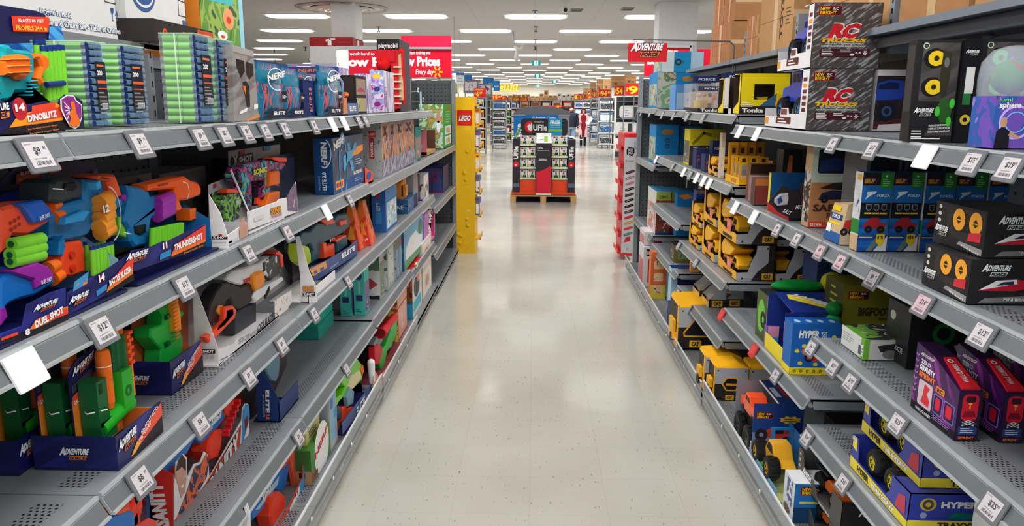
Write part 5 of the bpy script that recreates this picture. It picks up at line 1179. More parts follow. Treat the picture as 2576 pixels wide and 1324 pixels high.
wpart('scope',r,f,'dark grey scope')
def f(g):
 GD=mat((236,150,44),.35)
 for a,b in zip([(1.694,1.484),(1.693,1.466),(1.69,1.448),(1.684,1.431),(1.688,1.417)],range(5)):g.tube((-.955,a[0]-.022,a[1]-.003),(-.955,a[0]+.018,a[1]+.004),.018,GD,n=12)
 P=LX(-.934);pt(g,P,[(1.649,1.463),(1.673,1.464),(1.651,1.478)],'12',WHITE,.001,bold=.05,out=(140,60,30));g.ring(P.F,[(1.674,1.457)][0][0],[(1.674,1.457)][0][1],.045,.048,(190,190,190),0,18,1.3,-1.4,1.4)
wpart('dart_drum',r,f,'gold dart drum with a white number 12')
def f(g):
 pr(g,LX(-.96),[(1.519,1.351),(1.539,1.416),(1.603,1.41),(1.611,1.39),(1.605,1.342),(1.555,1.342)],.04,mat((240,74,36),.35),.004)
 for p in[(1.557,1.388),(1.554,1.36)]:g.tube((-.958,*p),(-.954,*p),.008,mat((200,50,30),.4))
wpart('grip_box',r,f,'orange dart holder')
wpart('foam_darts',r,lambda g:(darts(g,LX(-.94),[(1.591,1.335),(1.679,1.333),(1.597,1.396)],6,LG,DBL,.0065),darts(g,LX(-.985),[(1.647,1.333),(1.726,1.33),(1.654,1.397)],6,LG,DBL,.0065)))
r=root('boxed_blaster','blue revolver blaster with an orange barrel and purple cylinder in an open tray','toy blaster',(-.90,1.70,1.287))
def f(g):
 pr(g,LX(-1.12),[(1.70,1.287),(2.2,1.287)]+[(2.516,1.327),(2.482,1.455),(2.099,1.481),(2.066,1.474)],.004,mat((44,36,90),.4))
 g.add([(-1.12,2.17,1.287),(-.91,2.165,1.287),(-.92,2.165,1.375),(-1.12,2.17,1.49)],[(0,1,2,3),(3,2,1,0)],mat((30,110,176),.35))
wpart('backing_card',r,f)
def f(g):
 g.box(-1.1,1.70,1.287,-.90,2.17,1.293,NV);P=LX(-.90)
 pr(g,P,[(1.686,1.323),(2.078,1.31),(2.087,1.372),(1.979,1.37),(1.867,1.364),(1.836,1.368),(1.767,1.365),(1.685,1.374)],.004,AFB)
 pp(g,P,[(1.859,1.318),(1.886,1.332),(2.076,1.33),(2.077,1.312)],KB,.001);pp(g,P,[(1.868,1.324),(1.897,1.346),(2.081,1.346),(2.078,1.325),(1.876,1.323)],(228,110,44),.0013);pp(g,P,[(1.886,1.336),(1.901,1.349),(2.086,1.37),(2.079,1.333)],(220,60,48),.0015)
 pt(g,P,[(1.888,1.334),(2.058,1.337),(1.89,1.349)],'THUNDERSHOT',WHITE,.0024,bold=.05);pt(g,P,[(1.938,1.316),(2.059,1.316),(1.939,1.321)],'Shoots foam darts',(220,130,60),.0022)
 pt(g,P,[(1.829,1.35),(1.852,1.35),(1.831,1.364)],'11',WHITE,.0026,bold=.05,out=(170,40,50));pp(g,P,[(1.811,1.326),(1.87,1.327),(1.873,1.342),(1.815,1.34)],(40,130,190),.0014)
 af3(g,P,[(1.654,1.346),(1.753,1.343),(1.661,1.368)],.0016)
wpart('tray',r,f)
def f(g):
 pr(g,LX(-.96),[(1.783,1.423),(1.821,1.479),(1.812,1.506),(1.854,1.499),(1.911,1.484),(1.916,1.466),(2.052,1.459),(2.059,1.472),(2.038,1.405),(1.914,1.413),(1.903,1.398),(1.887,1.351),(1.82,1.355),(1.802,1.373),(1.8,1.403)],.05,BB2,.006)
 pr(g,LX(-.955),[(1.82,1.407),(1.875,1.403),(1.867,1.384),(1.844,1.381),(1.82,1.39)],.03,BLK,.002)
wpart('blaster_body',r,f)
def f(g):
 pr(g,LX(-.95),[(1.898,1.484),(1.897,1.499),(2.034,1.501),(2.102,1.501),(2.133,1.487),(2.18,1.476),(2.196,1.46),(2.189,1.439),(2.104,1.436),(2.054,1.44),(2.068,1.418),(2.053,1.41),(2.017,1.412),(2.028,1.443),(2.038,1.474)],.055,mat((246,96,26),.35),.006);pr(g,LX(-.945),[(1.938,1.495),(1.987,1.495),(1.988,1.491),(1.938,1.491)],.02,(170,60,20),.001);strap(g,LX(-.94),[(2.055,1.491),(2.081,1.484),(2.088,1.461),(2.074,1.443)],l=.002)
wpart('barrel',r,f,'orange barrel')
def f(g):
 for k,p in enumerate([(1.975,1.452),(1.973,1.44),(1.971,1.429),(1.969,1.418)]):g.tube((-.955,p[0]-.04,p[1]-.003),(-.955,p[0]+.036,p[1]+.003),.016,PUR,n=12)
 pr(g,LX(-.97),[(1.803,1.485),(1.845,1.482),(1.84,1.474),(1.813,1.466),(1.804,1.471)],.03,PUR,.003)
wpart('cylinder',r,f,'purple dart cylinder')
wpart('trigger',r,lambda g:(pr(g,LX(-.97),[(1.777,1.435),(1.797,1.434),(1.801,1.417),(1.816,1.404),(1.808,1.379),(1.776,1.392)],.02,LG,.003),strap(g,LX(-.95),[(1.753,1.403),(1.785,1.394)],l=.001)),'green trigger guard')
wpart('foam_darts',r,lambda g:darts(g,LX(-.94),[(1.853,1.349),(2.023,1.339),(1.865,1.394)],11,mat((110,196,46),.45),mat((110,196,46),.45),.0085))
def xbox(lab,base,card,side,front,extra,cardcol=GV,y0=None):
 r=root('boxed_blaster',lab,'toy blaster',base)
 wpart('package',r,card);wpart('side_panel',r,side)
 for n,fn,l in extra:wpart(n,r,fn,l)
 return r
SPLAT=art(((120,60,150),(200,60,120),(40,40,60),(60,170,200),(180,200,60)),30,(1,1,1),.35)
SPL2=art(((90,60,120),(120,190,80),(60,60,70),(150,150,160)),34,rough=.35,seed=2)
X=-.91
def card(g):
 pr(g,LX(-1.05),[(2.461,1.284),(2.483,1.438),(2.663,1.449),(2.812,1.355),(2.804,1.221),(2.67,1.212),(2.465,1.238)],.004,GV);g.box(-1.05,2.19,1.287,-.905,2.33,1.293,XW)
 xlogo(g,LX(-1.045),[(2.481,1.392),(2.555,1.396),(2.484,1.411)]);pp(g,LX(-1.045),[(2.6,1.429),(2.648,1.435),(2.649,1.445),(2.602,1.442)],(80,160,200));pp(g,LX(-1.045),[(2.513,1.425),(2.53,1.426),(2.528,1.439),(2.513,1.438)],RED)
 pr(g,LX(-.905),[(2.241,1.278),(2.41,1.286),(2.409,1.318),(2.378,1.328),(2.248,1.314)],.003,XW)
 pp(g,LX(-.904),[(2.337,1.287),(2.335,1.311),(2.359,1.345),(2.38,1.351),(2.388,1.326),(2.409,1.318),(2.407,1.289)],(196,150,130),.001);pp(g,LX(-.904),[(2.275,1.284),(2.324,1.287),(2.326,1.297),(2.277,1.295)],(206,206,210),.001)
def side(g):
 pr(g,CY(2.165),[(-.92,1.29),(-.872,1.288),(-.871,1.321),(-.889,1.391),(-.918,1.444),(-.92,1.399)],.004,XW,.0004);P=CY(2.165)
 xlogo(g,P,[(-.917,1.316),(-.872,1.317),(-.917,1.326)]);pp(g,P,[(-.898,1.326),(-.887,1.326),(-.887,1.331),(-.898,1.331)],RED,.0014);pp(g,P,[(-.915,1.305),(-.875,1.306),(-.875,1.309),(-.915,1.308)],(196,194,198))
def gun(g):
 pr(g,LX(-.98),[(2.404,1.39),(2.431,1.406),(2.458,1.417),(2.547,1.407),(2.576,1.379),(2.556,1.346),(2.544,1.317),(2.505,1.318),(2.486,1.285),(2.441,1.288),(2.443,1.332),(2.436,1.362)],.045,SPL2,.004);pr(g,LX(-.97),[(2.426,1.418),(2.441,1.431),(2.516,1.421),(2.521,1.408)],.03,mat((240,90,50),.35),.003);g.box(-1.0,2.13,1.375,-.96,2.17,1.405,ORA)
 pt(g,LX(-.978),[(2.508,1.369),(2.551,1.369),(2.511,1.382)],'XSHOT',WHITE,.002)
xbox('small white wedge package with a purple camouflage pistol, beside the blue revolver',(-.905,2.165,1.287),card,side,None,[('pistol',gun,None)])
def card(g):
 pr(g,LX(-1.07),[(2.693,1.326),(2.72,1.533),(3.279,1.529),(3.271,1.447),(3.478,1.35),(3.49,1.218),(3.397,1.204),(2.879,1.244)],.004,GV);g.box(-1.07,2.42,1.287,-.905,2.78,1.293,XW)
 xlogo(g,LX(-1.065),[(2.725,1.478),(2.939,1.481),(2.728,1.512)]);pp(g,LX(-1.065),[(3.062,1.511),(3.143,1.513),(3.145,1.528),(3.061,1.528)],(70,160,200));pp(g,LX(-1.065),[(2.805,1.512),(2.858,1.512),(2.857,1.531),(2.808,1.528)],RED)
 pp(g,LX(-1.065),[(3.281,1.363),(3.386,1.366),(3.424,1.329),(3.393,1.279),(3.309,1.282)],(130,120,120),.001)
 pr(g,LX(-.905),[(2.419,1.301),(2.951,1.287),(2.941,1.404),(2.911,1.396),(2.896,1.358),(2.849,1.357),(2.729,1.363),(2.711,1.358),(2.417,1.36)],.003,XW)
 pt(g,LX(-.904),[(2.63,1.322),(2.743,1.318),(2.633,1.341)],'SONIC',(226,150,40),.0016,bold=.06,out=(80,30,30));pt(g,LX(-.904),[(2.632,1.308),(2.746,1.304),(2.634,1.317)],'THE HEDGEHOG',(190,60,60),.0016)
 pp(g,LX(-.904),[(2.82,1.311),(2.821,1.366),(2.87,1.389),(2.919,1.404),(2.934,1.382),(2.938,1.292)],art(((190,140,110),(110,90,120),(220,200,190)),40),.0012)
 pp(g,LX(-.904),[(2.468,1.321),(2.561,1.32),(2.563,1.333),(2.47,1.334)],(210,210,214),.001)
def side(g):pr(g,CY(2.40),[(-.895,1.304),(-.892,1.32),(-.894,1.367),(-.942,1.499),(-.945,1.49),(-.898,1.367)],.003,XW,.0002);g.box(-1.07,2.40,1.287,-.905,2.404,1.33,XW)
def gun(g):
 pr(g,LX(-.98),[(2.557,1.466),(2.588,1.489),(2.66,1.496),(2.861,1.492),(2.997,1.474),(3.07,1.463),(3.019,1.443),(2.887,1.451),(2.865,1.422),(2.981,1.382),(2.878,1.399),(2.853,1.351),(2.801,1.34),(2.78,1.359),(2.799,1.418),(2.768,1.426),(2.677,1.43),(2.675,1.372),(2.663,1.347),(2.606,1.349),(2.599,1.391),(2.62,1.43),(2.567,1.445)],.05,SPLAT,.004)
 pt(g,LX(-.978),[(2.691,1.452),(2.831,1.453),(2.694,1.469)],'SONIC',(220,220,60),.0016,bold=.06,out=(90,30,100))
 pr(g,LX(-1.0),[(2.74,1.337),(2.758,1.4),(2.838,1.403),(2.828,1.348),(2.793,1.33)],.03,BLK,.002);pr(g,LX(-.99),[(2.736,1.343),(2.747,1.366),(2.785,1.356),(2.766,1.339)],.01,ORD,.001)
wpart_list=[('blaster',gun,'multicoloured patterned blaster'),('dart_block',lambda g:(pr(g,LX(-.965),[(2.817,1.399),(2.834,1.45),(2.937,1.447),(2.928,1.394)],.05,ORA,.004),pr(g,LX(-.965),[(2.764,1.334),(2.812,1.375),(2.929,1.369),(2.917,1.332)],.05,ORA,.004)),'two orange dart blocks'),('muzzle',lambda g:pr(g,LX(-.975),[(2.896,1.493),(2.906,1.501),(3.067,1.487),(3.059,1.47),(2.982,1.476)],.04,mat((244,84,40),.35),.003),'orange muzzle')]
xbox('larger white wedge package with a colourful patterned pistol blaster',(-.905,2.40,1.287),card,side,None,wpart_list)
def darkbox(lab,y,z,W,H,X0=-1.12,seed=0):
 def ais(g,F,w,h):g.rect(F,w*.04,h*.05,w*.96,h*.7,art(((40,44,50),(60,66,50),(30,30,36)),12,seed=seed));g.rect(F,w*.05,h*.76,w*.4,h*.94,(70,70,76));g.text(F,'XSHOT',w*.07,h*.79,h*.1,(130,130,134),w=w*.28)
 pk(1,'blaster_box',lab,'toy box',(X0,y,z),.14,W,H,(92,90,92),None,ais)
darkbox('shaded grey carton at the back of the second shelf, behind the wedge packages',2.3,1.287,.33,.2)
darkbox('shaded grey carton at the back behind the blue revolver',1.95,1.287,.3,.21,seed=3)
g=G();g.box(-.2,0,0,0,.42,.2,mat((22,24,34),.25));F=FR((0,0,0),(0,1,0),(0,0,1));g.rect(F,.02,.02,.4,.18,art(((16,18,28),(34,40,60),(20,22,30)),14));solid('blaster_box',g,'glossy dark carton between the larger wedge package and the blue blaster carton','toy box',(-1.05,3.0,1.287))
def nerfart(g,F,w,h,side=False):
 g.rect(F,0,0,w,h,streaks((44,56,84),(58,84,120),5,.5))if not side else g.rect(F,0,0,w,h,(22,78,140))
def ncam(g,F,w,h):
 g.rect(F,0,0,w,h,(20,72,134));g.ring(F,w*.55,h*.74,w*.38,w*.42,WHITE,.001,22,1.9,-1.9,1.2);g.text(F,'NERF',w*.42,h*.94,w*.3,WHITE,.0014,rot=-PI/2,w=h*.4,bold=.05,sh=.1)
 g.text(F,'ELITE 2.0',w*.62,h*.08,w*.2,WHITE,.0014,rot=PI/2,w=h*.32,bold=.04);g.text(F,'EAGLEPOINT',w*.3,h*.08,w*.1,(140,170,210),.0014,rot=PI/2,w=h*.26)
def nais(g,F,w,h):
 g.rect(F,0,0,w,h,streaks((42,52,78),(60,82,116),5,.5));g.rect(F,0,0,w,h*.2,(44,84,138),.001)
 g.text(F,'NERF',w*.04,h*.78,h*.13,WHITE,.0022,w=w*.32,bold=.06,rot=.15);g.ring(F,w*.2,h*.84,h*.2,h*.215,WHITE,.0018,20,.55,-1.2,3.3)
 C=(90,160,200);O=(240,150,60)
 g.poly(F,[(w*.3,h*.62),(w*.4,h*.7),(w*.62,h*.72),(w*.66,h*.6),(w*.5,h*.52),(w*.42,h*.5),(w*.36,h*.36),(w*.3,h*.36)],C,.0018);g.ring(F,w*.3,h*.45,w*.1,w*.125,C,.0018,20,2.)
 g.poly(F,[(w*.45,h*.72),(w*.45,h*.86),(w*.52,h*.9),(w*.55,h*.72)],C,.002);g.poly(F,[(w*.6,h*.6),(w*.66,h*.74),(w*.98,h*.78),(w*.98,h*.66),(w*.8,h*.6)],O,.002);g.poly(F,[(w*.6,h*.7),(w*.66,h*.84),(w*.76,h*.84),(w*.72,h*.7)],C,.0022)
 g.poly(F,[(w*.5,h*.52),(w*.56,h*.3),(w*.64,h*.3),(w*.6,h*.52)],C,.0018)
 g.text(F,'ELITE 2.0',w*.62,h*.22,h*.06,WHITE,.002,w=w*.28,bold=.04);g.rect(F,w*.06,h*.06,w*.3,h*.22,O,.0016)
 for k in range(4):g.rect(F,w*(.08+.05*k),h*.1,w*(.11+.05*k),h*.18,[(40,80,140),(200,60,40)][k%2],.002)
 g.lines(F,w*.7,h*.5,w*.24,3,(190,200,214),.004,.012,.002);g.lines(F,w*.62,h*.12,w*.3,2,(160,180,210),.003,.01,.002)
p=[(3.529,1.269),(4.161,1.226),(3.574,1.542)]
pk(1,'blaster_box','tall blue blaster carton standing alone at the edge of the second shelf','toy box',(-.915,p[0][0],1.287),.085,p[1][0]-p[0][0]+.02,p[2][1]-1.287,(22,74,136),ncam,nais)
# far part of the second level (z 1.262)
def spanY(X,a,b):return a[0],b[0]
mk=lambda lab,name,x,y0,y1,D,H,base,cam,ais,z:pk(1,name,lab,'toy box',(x,y0,z),D,y1-y0,H,base,cam,ais)
ys=[p[0]for p in[(4.156,1.301),(4.456,1.296),(4.648,1.302),(4.899,1.306),(5.145,1.308),(5.434,1.308),(5.934,1.315),(5.995,1.317),(6.435,1.316),(6.532,1.323),(7.288,1.31),(7.769,1.292),(8.818,1.309)]]
r=root('figure_pack','small orange tray with a white card and gold figures beside the blue blaster carton','toy pack',(-.91,4.18,1.262))
g=G();g.box(-.12,0,0,-.116,.22,.25,(214,210,200));g.box(-.118,.01,.05,-.1,.2,.22,art(((90,90,60),(160,150,110),(50,46,44),(200,196,180)),50));obj('card',g,r)
g=G();g.box(-.12,0,0,0,.22,.01,ORD);g.hexa([(-.004,0,0),(0,0,0),(0,.22,0),(-.004,.22,0),(-.004,0,.1),(0,0,.1),(0,.22,.05),(-.004,.22,.05)],ORD);g.hexa([(-.12,0,0),(0,0,0),(0,.004,0),(-.12,.004,0),(-.12,0,.06),(0,0,.1),(0,.004,.1),(-.12,.004,.06)],ORD);g.poly(FR((.0006,0,0),(0,1,0),(0,0,1)),ell(.1,.045,.06,.022),(60,80,150));obj('tray',g,r)
def mcam(g,F,w,h):g.rect(F,0,0,w,h,art(((120,122,122),(170,172,172),(90,92,94)),40));g.rect(F,w*.35,h*.3,w*.6,h*.62,(186,40,40),.001);g.text(F,'MARVEL',w*.54,h*.33,w*.13,WHITE,.002,rot=PI/2,w=h*.24,bold=.04);g.rect(F,w*.3,h*.64,w*.7,h*.74,(210,40,36),.001);g.text(F,'LEGO',w*.34,h*.67,h*.035,WHITE,.002,w=w*.32)
def hero(seed):
 def f(g,F,w,h):g.rect(F,0,0,w,h,art(((90,80,110),(170,120,110),(226,150,90),(60,60,90),(190,180,190)),20,(1,1,.4),seed=seed));g.rect(F,0,0,w,h*.28,streaks((100,96,130),(180,176,190),12),.001);g.text(F,'X',w*.2,h*.66,h*.14,(60,40,50),.0016,w=w*.55,bold=.06)
 return f
for i in range(4):pk(1,'figure_box',['grey ended figure box starting the row of tall purple figure boxes','second tall purple and orange figure box of the row','third tall purple and orange figure box of the row','widest and farthest tall purple figure box of the row'][i],'toy box',(-.905,ys[2+i],1.262),.115,ys[3+i]-ys[2+i]-.01,.375,(112,114,116),mcam,hero(i))
pk(1,'toy_box','teal and yellow figure box between the purple row and the pink card','toy box',(-.91,ys[7],1.262),.1,.33,.26,(40,130,130),simple(1,((180,180,80),(60,140,130),(200,60,80),(220,210,160)),22,(30,130,120),'8+'),simple(1,((180,180,80),(60,140,130),(200,60,80),(220,210,160)),22,(30,130,120)))
r=root('display_tray','brown tray with a slanted pink side panel beside the green brick set box','tray',(-.91,6.65,1.262))
g=G();g.box(-.18,0,0,0,.6,.03,CARD);g.box(-.18,.58,0,0,.6,.2,(90,60,50));obj('tray',g,r)
g=G();g.prism(FR((0,0,0),(1,0,0),(0,0,1)),[(-.12,0),(.0,.01),(0,.24),(-.12,.13)],-.01,0,mat((236,130,150),.4));g.ring(XZ,-.07,.08,.022,.03,(240,200,210),.001);obj('pink_panel',g,r)
def fr_cam(g,F,w,h):g.rect(F,0,0,w,h,art(((120,180,210),(190,214,190),(110,150,80),(180,150,90),(90,110,60)),12));g.poly(F,ell(w*.8,h*.7,w*.1,h*.12),(190,140,110),.001);g.poly(F,ell(w*.8,h*.5,w*.08,h*.14),(230,230,235),.001)
def fr_ais(g,F,w,h):
 g.rect(F,0,0,w,h,(36,150,52))
 for k,z in enumerate((.06,.3)):g.rect(F,w*.2,h*z,w*.95,h*(z+.2),(196,222,226),.001);g.rect(F,w*.35,h*(z+.03),w*.8,h*(z+.15),art(((60,50,50),(200,150,110),(220,220,220)),30),.0016)
 for k in range(5):g.rect(F,w*.3,h*(.58+.06*k),w*.8,h*(.6+.06*k),(150,210,150),.001)
 g.rect(F,w*.5,h*.88,w*.75,h*.96,(200,50,40),.001)
pk(1,'brick_set','large green and sky blue brick set box closing the far end of the second shelf','toy box',(-.895,ys[11],1.262),.24,.75,.43,(36,150,52),fr_cam,fr_ais)
# third level, near part (z .917)
CARDO=art(((232,120,40),(240,150,50),(226,96,46)),7,(1,.4,3))
def gauntlet_card(g,X,yl,yr,zl,zr,shade=1):
 P=LX(X);z0=.93
 pr(g,P,[(yl,z0),(yr,z0),(yr,zr),(yl+.03,zl+.008),(yl,zl-.01)],.003,NV,0)
 zm=lambda t:z0+(zl-z0)*t
 pp(g,P,[(yl,z0),(yr,z0),(yr,z0+(zr-z0)*.78),(yl,zm(.66))],streaks((226,140,40),(240,120,50),6,.6),.0008)
 pp(g,P,[(yl+.002,zm(.6)),(yr,z0+(zr-z0)*.74),(yr,z0+(zr-z0)*.82),(yl+.002,zm(.7))],(226,74,44),.0012)
 pt(g,P,[(yl+.006,zm(.61)),(yl+.09,zm(.66)),(yl+.006,zm(.65))],'GAUNTLET PISTOL',WHITE,.0018)
 pp(g,P,[(yl+.004,zm(.73)),(yl+.10,zm(.82)),(yl+.10,zm(.9)),(yl+.004,zm(.81))],art(((30,60,140),(60,60,70),(200,90,50)),40),.0014)
 af3(g,P,[(yl+.012,zm(.86)),(yl+.10,zm(.95)),(yl+.008,zm(.96))],.0016)
def gpistol(g,dx,dy=0,k=1.0):
 """upright green pistol with orange barrel, drawn once at the front card and shifted for the others"""
 T0=g.T.copy();g.T=g.T@Matrix.Translation((dx,dy+.02,.047))
 g.box(-.955,1.535,.955,-.915,1.575,1.06,DGR);g.box(-.914,1.545,1.03,-.9146,1.556,1.052,(8,50,24));g.box(-.955,1.537,.92,-.915,1.60,.965,DGR)
 g.tube((-.935,1.605,.99),(-.935,1.605,1.10),.0165,ORA);g.tube((-.935,1.605,.975),(-.935,1.605,.992),.013,ORA,.0165);g.tube((-.935,1.605,1.10),(-.935,1.605,1.112),.0165,ORA,.013)
 g.lathe(FR((-.935,1.605,0),(1,0,0),(0,1,0)),[(.0172,1.075),(.0172,1.077)],(250,250,246),14)
 g.lathe(FR((-.935,1.553,0),(1,0,0),(0,1,0)),[(.0295,.992),(.0295,.995)],(250,250,246),4)
 g.tube((-.93,1.55,.945),(-.93,1.68,.962),.021,GRN);g.box(-.955,1.63,.95,-.91,1.675,1.05,GRN);g.ring(FR((-.909,1.652,1.0),(0,1,0),(0,0,1)),0,0,.007,.013,DGR,.0005)
 g.tube((-.935,1.645,1.04),(-.935,1.645,1.12),.014,DGR);g.tube((-.935,1.67,1.05),(-.935,1.67,1.13),.017,DGR);g.tube((-.935,1.67,1.13),(-.935,1.67,1.158),.0145,ORA)
 g.box(-.95,1.685,.97,-.92,1.70,1.13,ORA)
 for q in range(5):g.box(-.92,1.684,1.05+.018*q,-.915,1.703,1.058+.018*q,ORD)
 g.T=T0
for i,(xc,dy,lab)in enumerate(((-.955,0,'front green and orange gauntlet pistol card in the navy tray'),(-1.03,-.005,'middle green gauntlet pistol card in the navy tray'),(-1.13,.0,'shaded gauntlet pistol card in the tray behind, nearest the camera edge'),(-1.19,.0,'rearmost shaded gauntlet pistol card in the left navy tray'))):
 if i==3:continue
 r=root('carded_pistol',lab,'toy blaster',(xc,1.54,.928))
 wpart('card',r,lambda g:gauntlet_card(g,xc-.025,1.535,1.72,1.145,1.17))
 wpart('pistol',r,lambda g:gpistol(g,xc+.935,dy))
def gtray(lab,x0,x1,y0,y1,h):
 r=root('display_tray',lab,'tray',(x1,y0,.917));g=G();D=x1-x0;W_=y1-y0
 g.box(-D,0,0,0,W_,.006,NV);g.box(-D,0,.006,0,.003,h,AFB);g.box(-.003,.003,.006,0,W_,h,AFB);g.box(-D,.003,.006,-D+.003,W_,h,NV);g.box(-D,W_-.003,.006,-.003,W_,h*.8,(230,120,50))
 F=FR((-D,-.0004,0),(1,0,0),(0,0,1));aforce(g,F,D*.32,h*.3,D*.36,.001)
 F=FR((.0004,0,0),(0,1,0),(0,0,1));g.poly(F,[(W_*.2,0),(W_,0),(W_,h),(W_*.75,h*.55)],(40,32,40),.0004);g.poly(F,[(W_*.25,h*.1),(W_*.4,h*.4),(W_,h*.98),(W_,h*.55)],(222,84,60),.0008);g.poly(F,[(W_*.25,h*.1),(W_*.4,h*.4),(W_*.5,h*.3),(W_*.33,h*.1)],(230,160,60),.001)
 aforce(g,FR((.0004,W_*.03,h*.35),(0,1,.12),(0,-.1,1)),0,0,W_*.4,.0012);g.text(F,'GAUNTLET PISTOL',W_*.5,h*.5,h*.1,WHITE,.0018,w=W_*.45,rot=.35);g.text(F,'PISTOLET',W_*.45,h*.32,h*.1,WHITE,.0018,w=W_*.3,rot=.35)
 obj('tray',g,r);return r
gtray('large navy tray of gauntlet pistols on the third shelf',-1.075,-.89,1.53,1.735,.078)
gtray('navy tray cut off by the left edge of the picture',-1.29,-1.088,1.50,1.70,.078)
gtray('far navy tray holding the tall bright green blaster',-1.16,-.975,1.97,2.17,.095)
r=root('carded_blaster','tall bright green blaster with an orange serrated slide standing in the far navy tray','toy blaster',(-1.03,2.0,.925))
wpart('blaster',r,lambda g:(pr(g,LX(-1.03),[(2.038,1.024),(1.987,1.075),(1.991,1.099),(2.06,1.092),(2.068,1.116),(2.049,1.134),(2.048,1.177),(2.072,1.184),(2.129,1.17),(2.142,1.113),(2.193,1.093),(2.193,1.081),(2.161,1.081),(2.163,1.039),(2.175,1.022),(2.155,.94),(2.087,.835),(2.001,.87),(2.016,.953)],.05,mat((26,176,66),.38),.004),[g.box(-1.028,a,b,-1.02,a+.02,b+.012,DGR)for a,b in[(2.079,1.148),(2.07,1.102),(2.057,1.027)]]))
wpart('slide',r,lambda g:(pr(g,LX(-1.015),[(2.097,1.174),(2.128,1.164),(2.141,1.1),(2.137,1.052),(2.1,1.058)],.03,mat((248,160,40),.4),.002),[pr(g,LX(-1.012),[(a,b-.011*k),(a+.022,b-.011*k),(a+.022,b-.011*k-.004),(a,b-.011*k-.004)],.004,ORA,0)for k in range(12)for a,b in[(2.098,1.161)]]),'orange serrated slide')
wpart('card',r,lambda g:pr(g,LX(-1.085),[(1.983,1.04),(2.009,1.136),(2.164,1.13),(2.351,1.111),(2.304,.847),(1.977,.966)],.003,mat((200,96,50),.5),0))
def shard(lab,pts,X):
 r=root('carded_pistol',lab,'toy blaster',(X,pts,.92));return r
r=root('boxed_blaster','large grey wedge package holding a white and black revolver with orange lever','toy blaster',(-.94,2.205,.917))
def f(g):
 pr(g,LX(-1.09),[(2.25,.917),(2.93,.917)]+[(3.39,.782),(3.392,.923),(3.326,.985),(3.267,1.065),(3.176,1.108),(3.159,1.124),(2.607,1.127),(2.4,1.127)],.004,GV);g.box(-1.09,2.2,.917,-.945,2.80,.923,XW);xlogo(g,LX(-1.085),[(2.41,1.119),(2.604,1.108),(2.408,1.145)])
 pp(g,LX(-1.085),[(3.025,.861),(3.103,.885),(3.306,.894),(3.343,.858),(3.353,.792),(3.168,.809)],(200,170,150),.001)
wpart('backing_card',r,f)
def f(g):
 pr(g,LX(-.945),[(2.209,.918),(2.275,.924),(2.474,.905),(2.968,.84),(2.957,.893),(2.858,.931),(2.78,.946),(2.693,.935),(2.567,.933),(2.375,.956),(2.347,.947),(2.218,.969)],.003,XW,0);P=LX(-.9445)
 pt(g,P,[(2.541,.925),(2.732,.925),(2.545,.948)],'LOCK BLASTER',(60,60,64),.0012,bold=.05);pt(g,P,[(2.37,.938),(2.533,.921),(2.373,.954)],'SKINS',(176,174,178),.0012,bold=.03,sh=.2)
 pp(g,P,[(2.727,.944),(2.734,.988),(2.839,.985),(2.931,.98),(2.932,.931),(2.864,.918),(2.774,.919)],art(((200,150,110),(230,226,222),(150,80,50)),40),.001)
 pp(g,P,[(2.222,.932),(2.28,.924),(2.28,.927),(2.222,.935)],(120,120,124));
wpart('front_lip',r,f)
def f(g):
 pr(g,CY(2.21),[(-1.017,.919),(-.945,.918),(-.944,.972),(-.962,1.042),(-1.003,1.18),(-1.009,1.088)],.003,XW,0);P=CY(2.2066)
 xlogo(g,P,[(-1.006,.96),(-.951,.959),(-1.005,.973)]);pt(g,P,[(-1.004,.943),(-.954,.943),(-1.003,.953)],'SKINS',(170,168,172),.0012,sh=.2,bold=.03)
wpart('side_panel',r,f)
X=-.99
CAMO=art(((226,228,230),(60,64,62),(120,124,122)),28,rough=.4)
wpart('blaster_body',r,lambda g:(pr(g,LX(-.99),[(2.415,1.139),(2.449,1.152),(2.476,1.156),(2.729,1.129),(2.896,1.13),(3.003,1.11),(2.997,1.056),(2.787,1.089),(2.693,1.098),(2.674,1.08),(2.545,1.089),(2.456,1.12)],.05,mat((222,224,226),.35),.005),pr(g,LX(-.985),[(2.762,1.123),(2.881,1.131),(2.978,1.115),(2.976,1.048),(2.848,1.041),(2.77,1.076)],.05,CAMO,.004),pt(g,LX(-.9895),[(2.558,1.093),(2.659,1.086),(2.56,1.106)],'XSHOT',(190,40,50),.0016,bold=.05)))
def f(g):
 pr(g,LX(-.985),[(2.383,1.134),(2.444,1.12),(2.531,1.087),(2.66,1.078),(2.666,1.027),(2.603,1.01),(2.505,1.015),(2.456,1.043),(2.435,1.074),(2.396,1.069),(2.354,1.04),(2.315,1.022),(2.259,1.028),(2.248,1.06),(2.283,1.098),(2.333,1.124)],.045,mat((38,36,38),.4),.005)
 pr(g,LX(-.98),[(2.31,1.062),(2.33,1.076),(2.359,1.069),(2.331,1.044)],.03,mat((220,160,60),.4),.001)
 pr(g,LX(-1.0),[(2.502,1.005),(2.702,.99),(2.69,.919),(2.489,.932)],.04,mat((60,62,68),.5),.003)
wpart('grip',r,f,'black grip and frame')
wpart('drum',r,lambda g:(pr(g,LX(-.97),[(2.63,1.107),(2.669,1.109),(2.715,1.105),(2.728,1.068),(2.706,1.051),(2.635,1.048),(2.618,1.077)],.06,mat((248,146,40),.35),.006)),'orange drum')
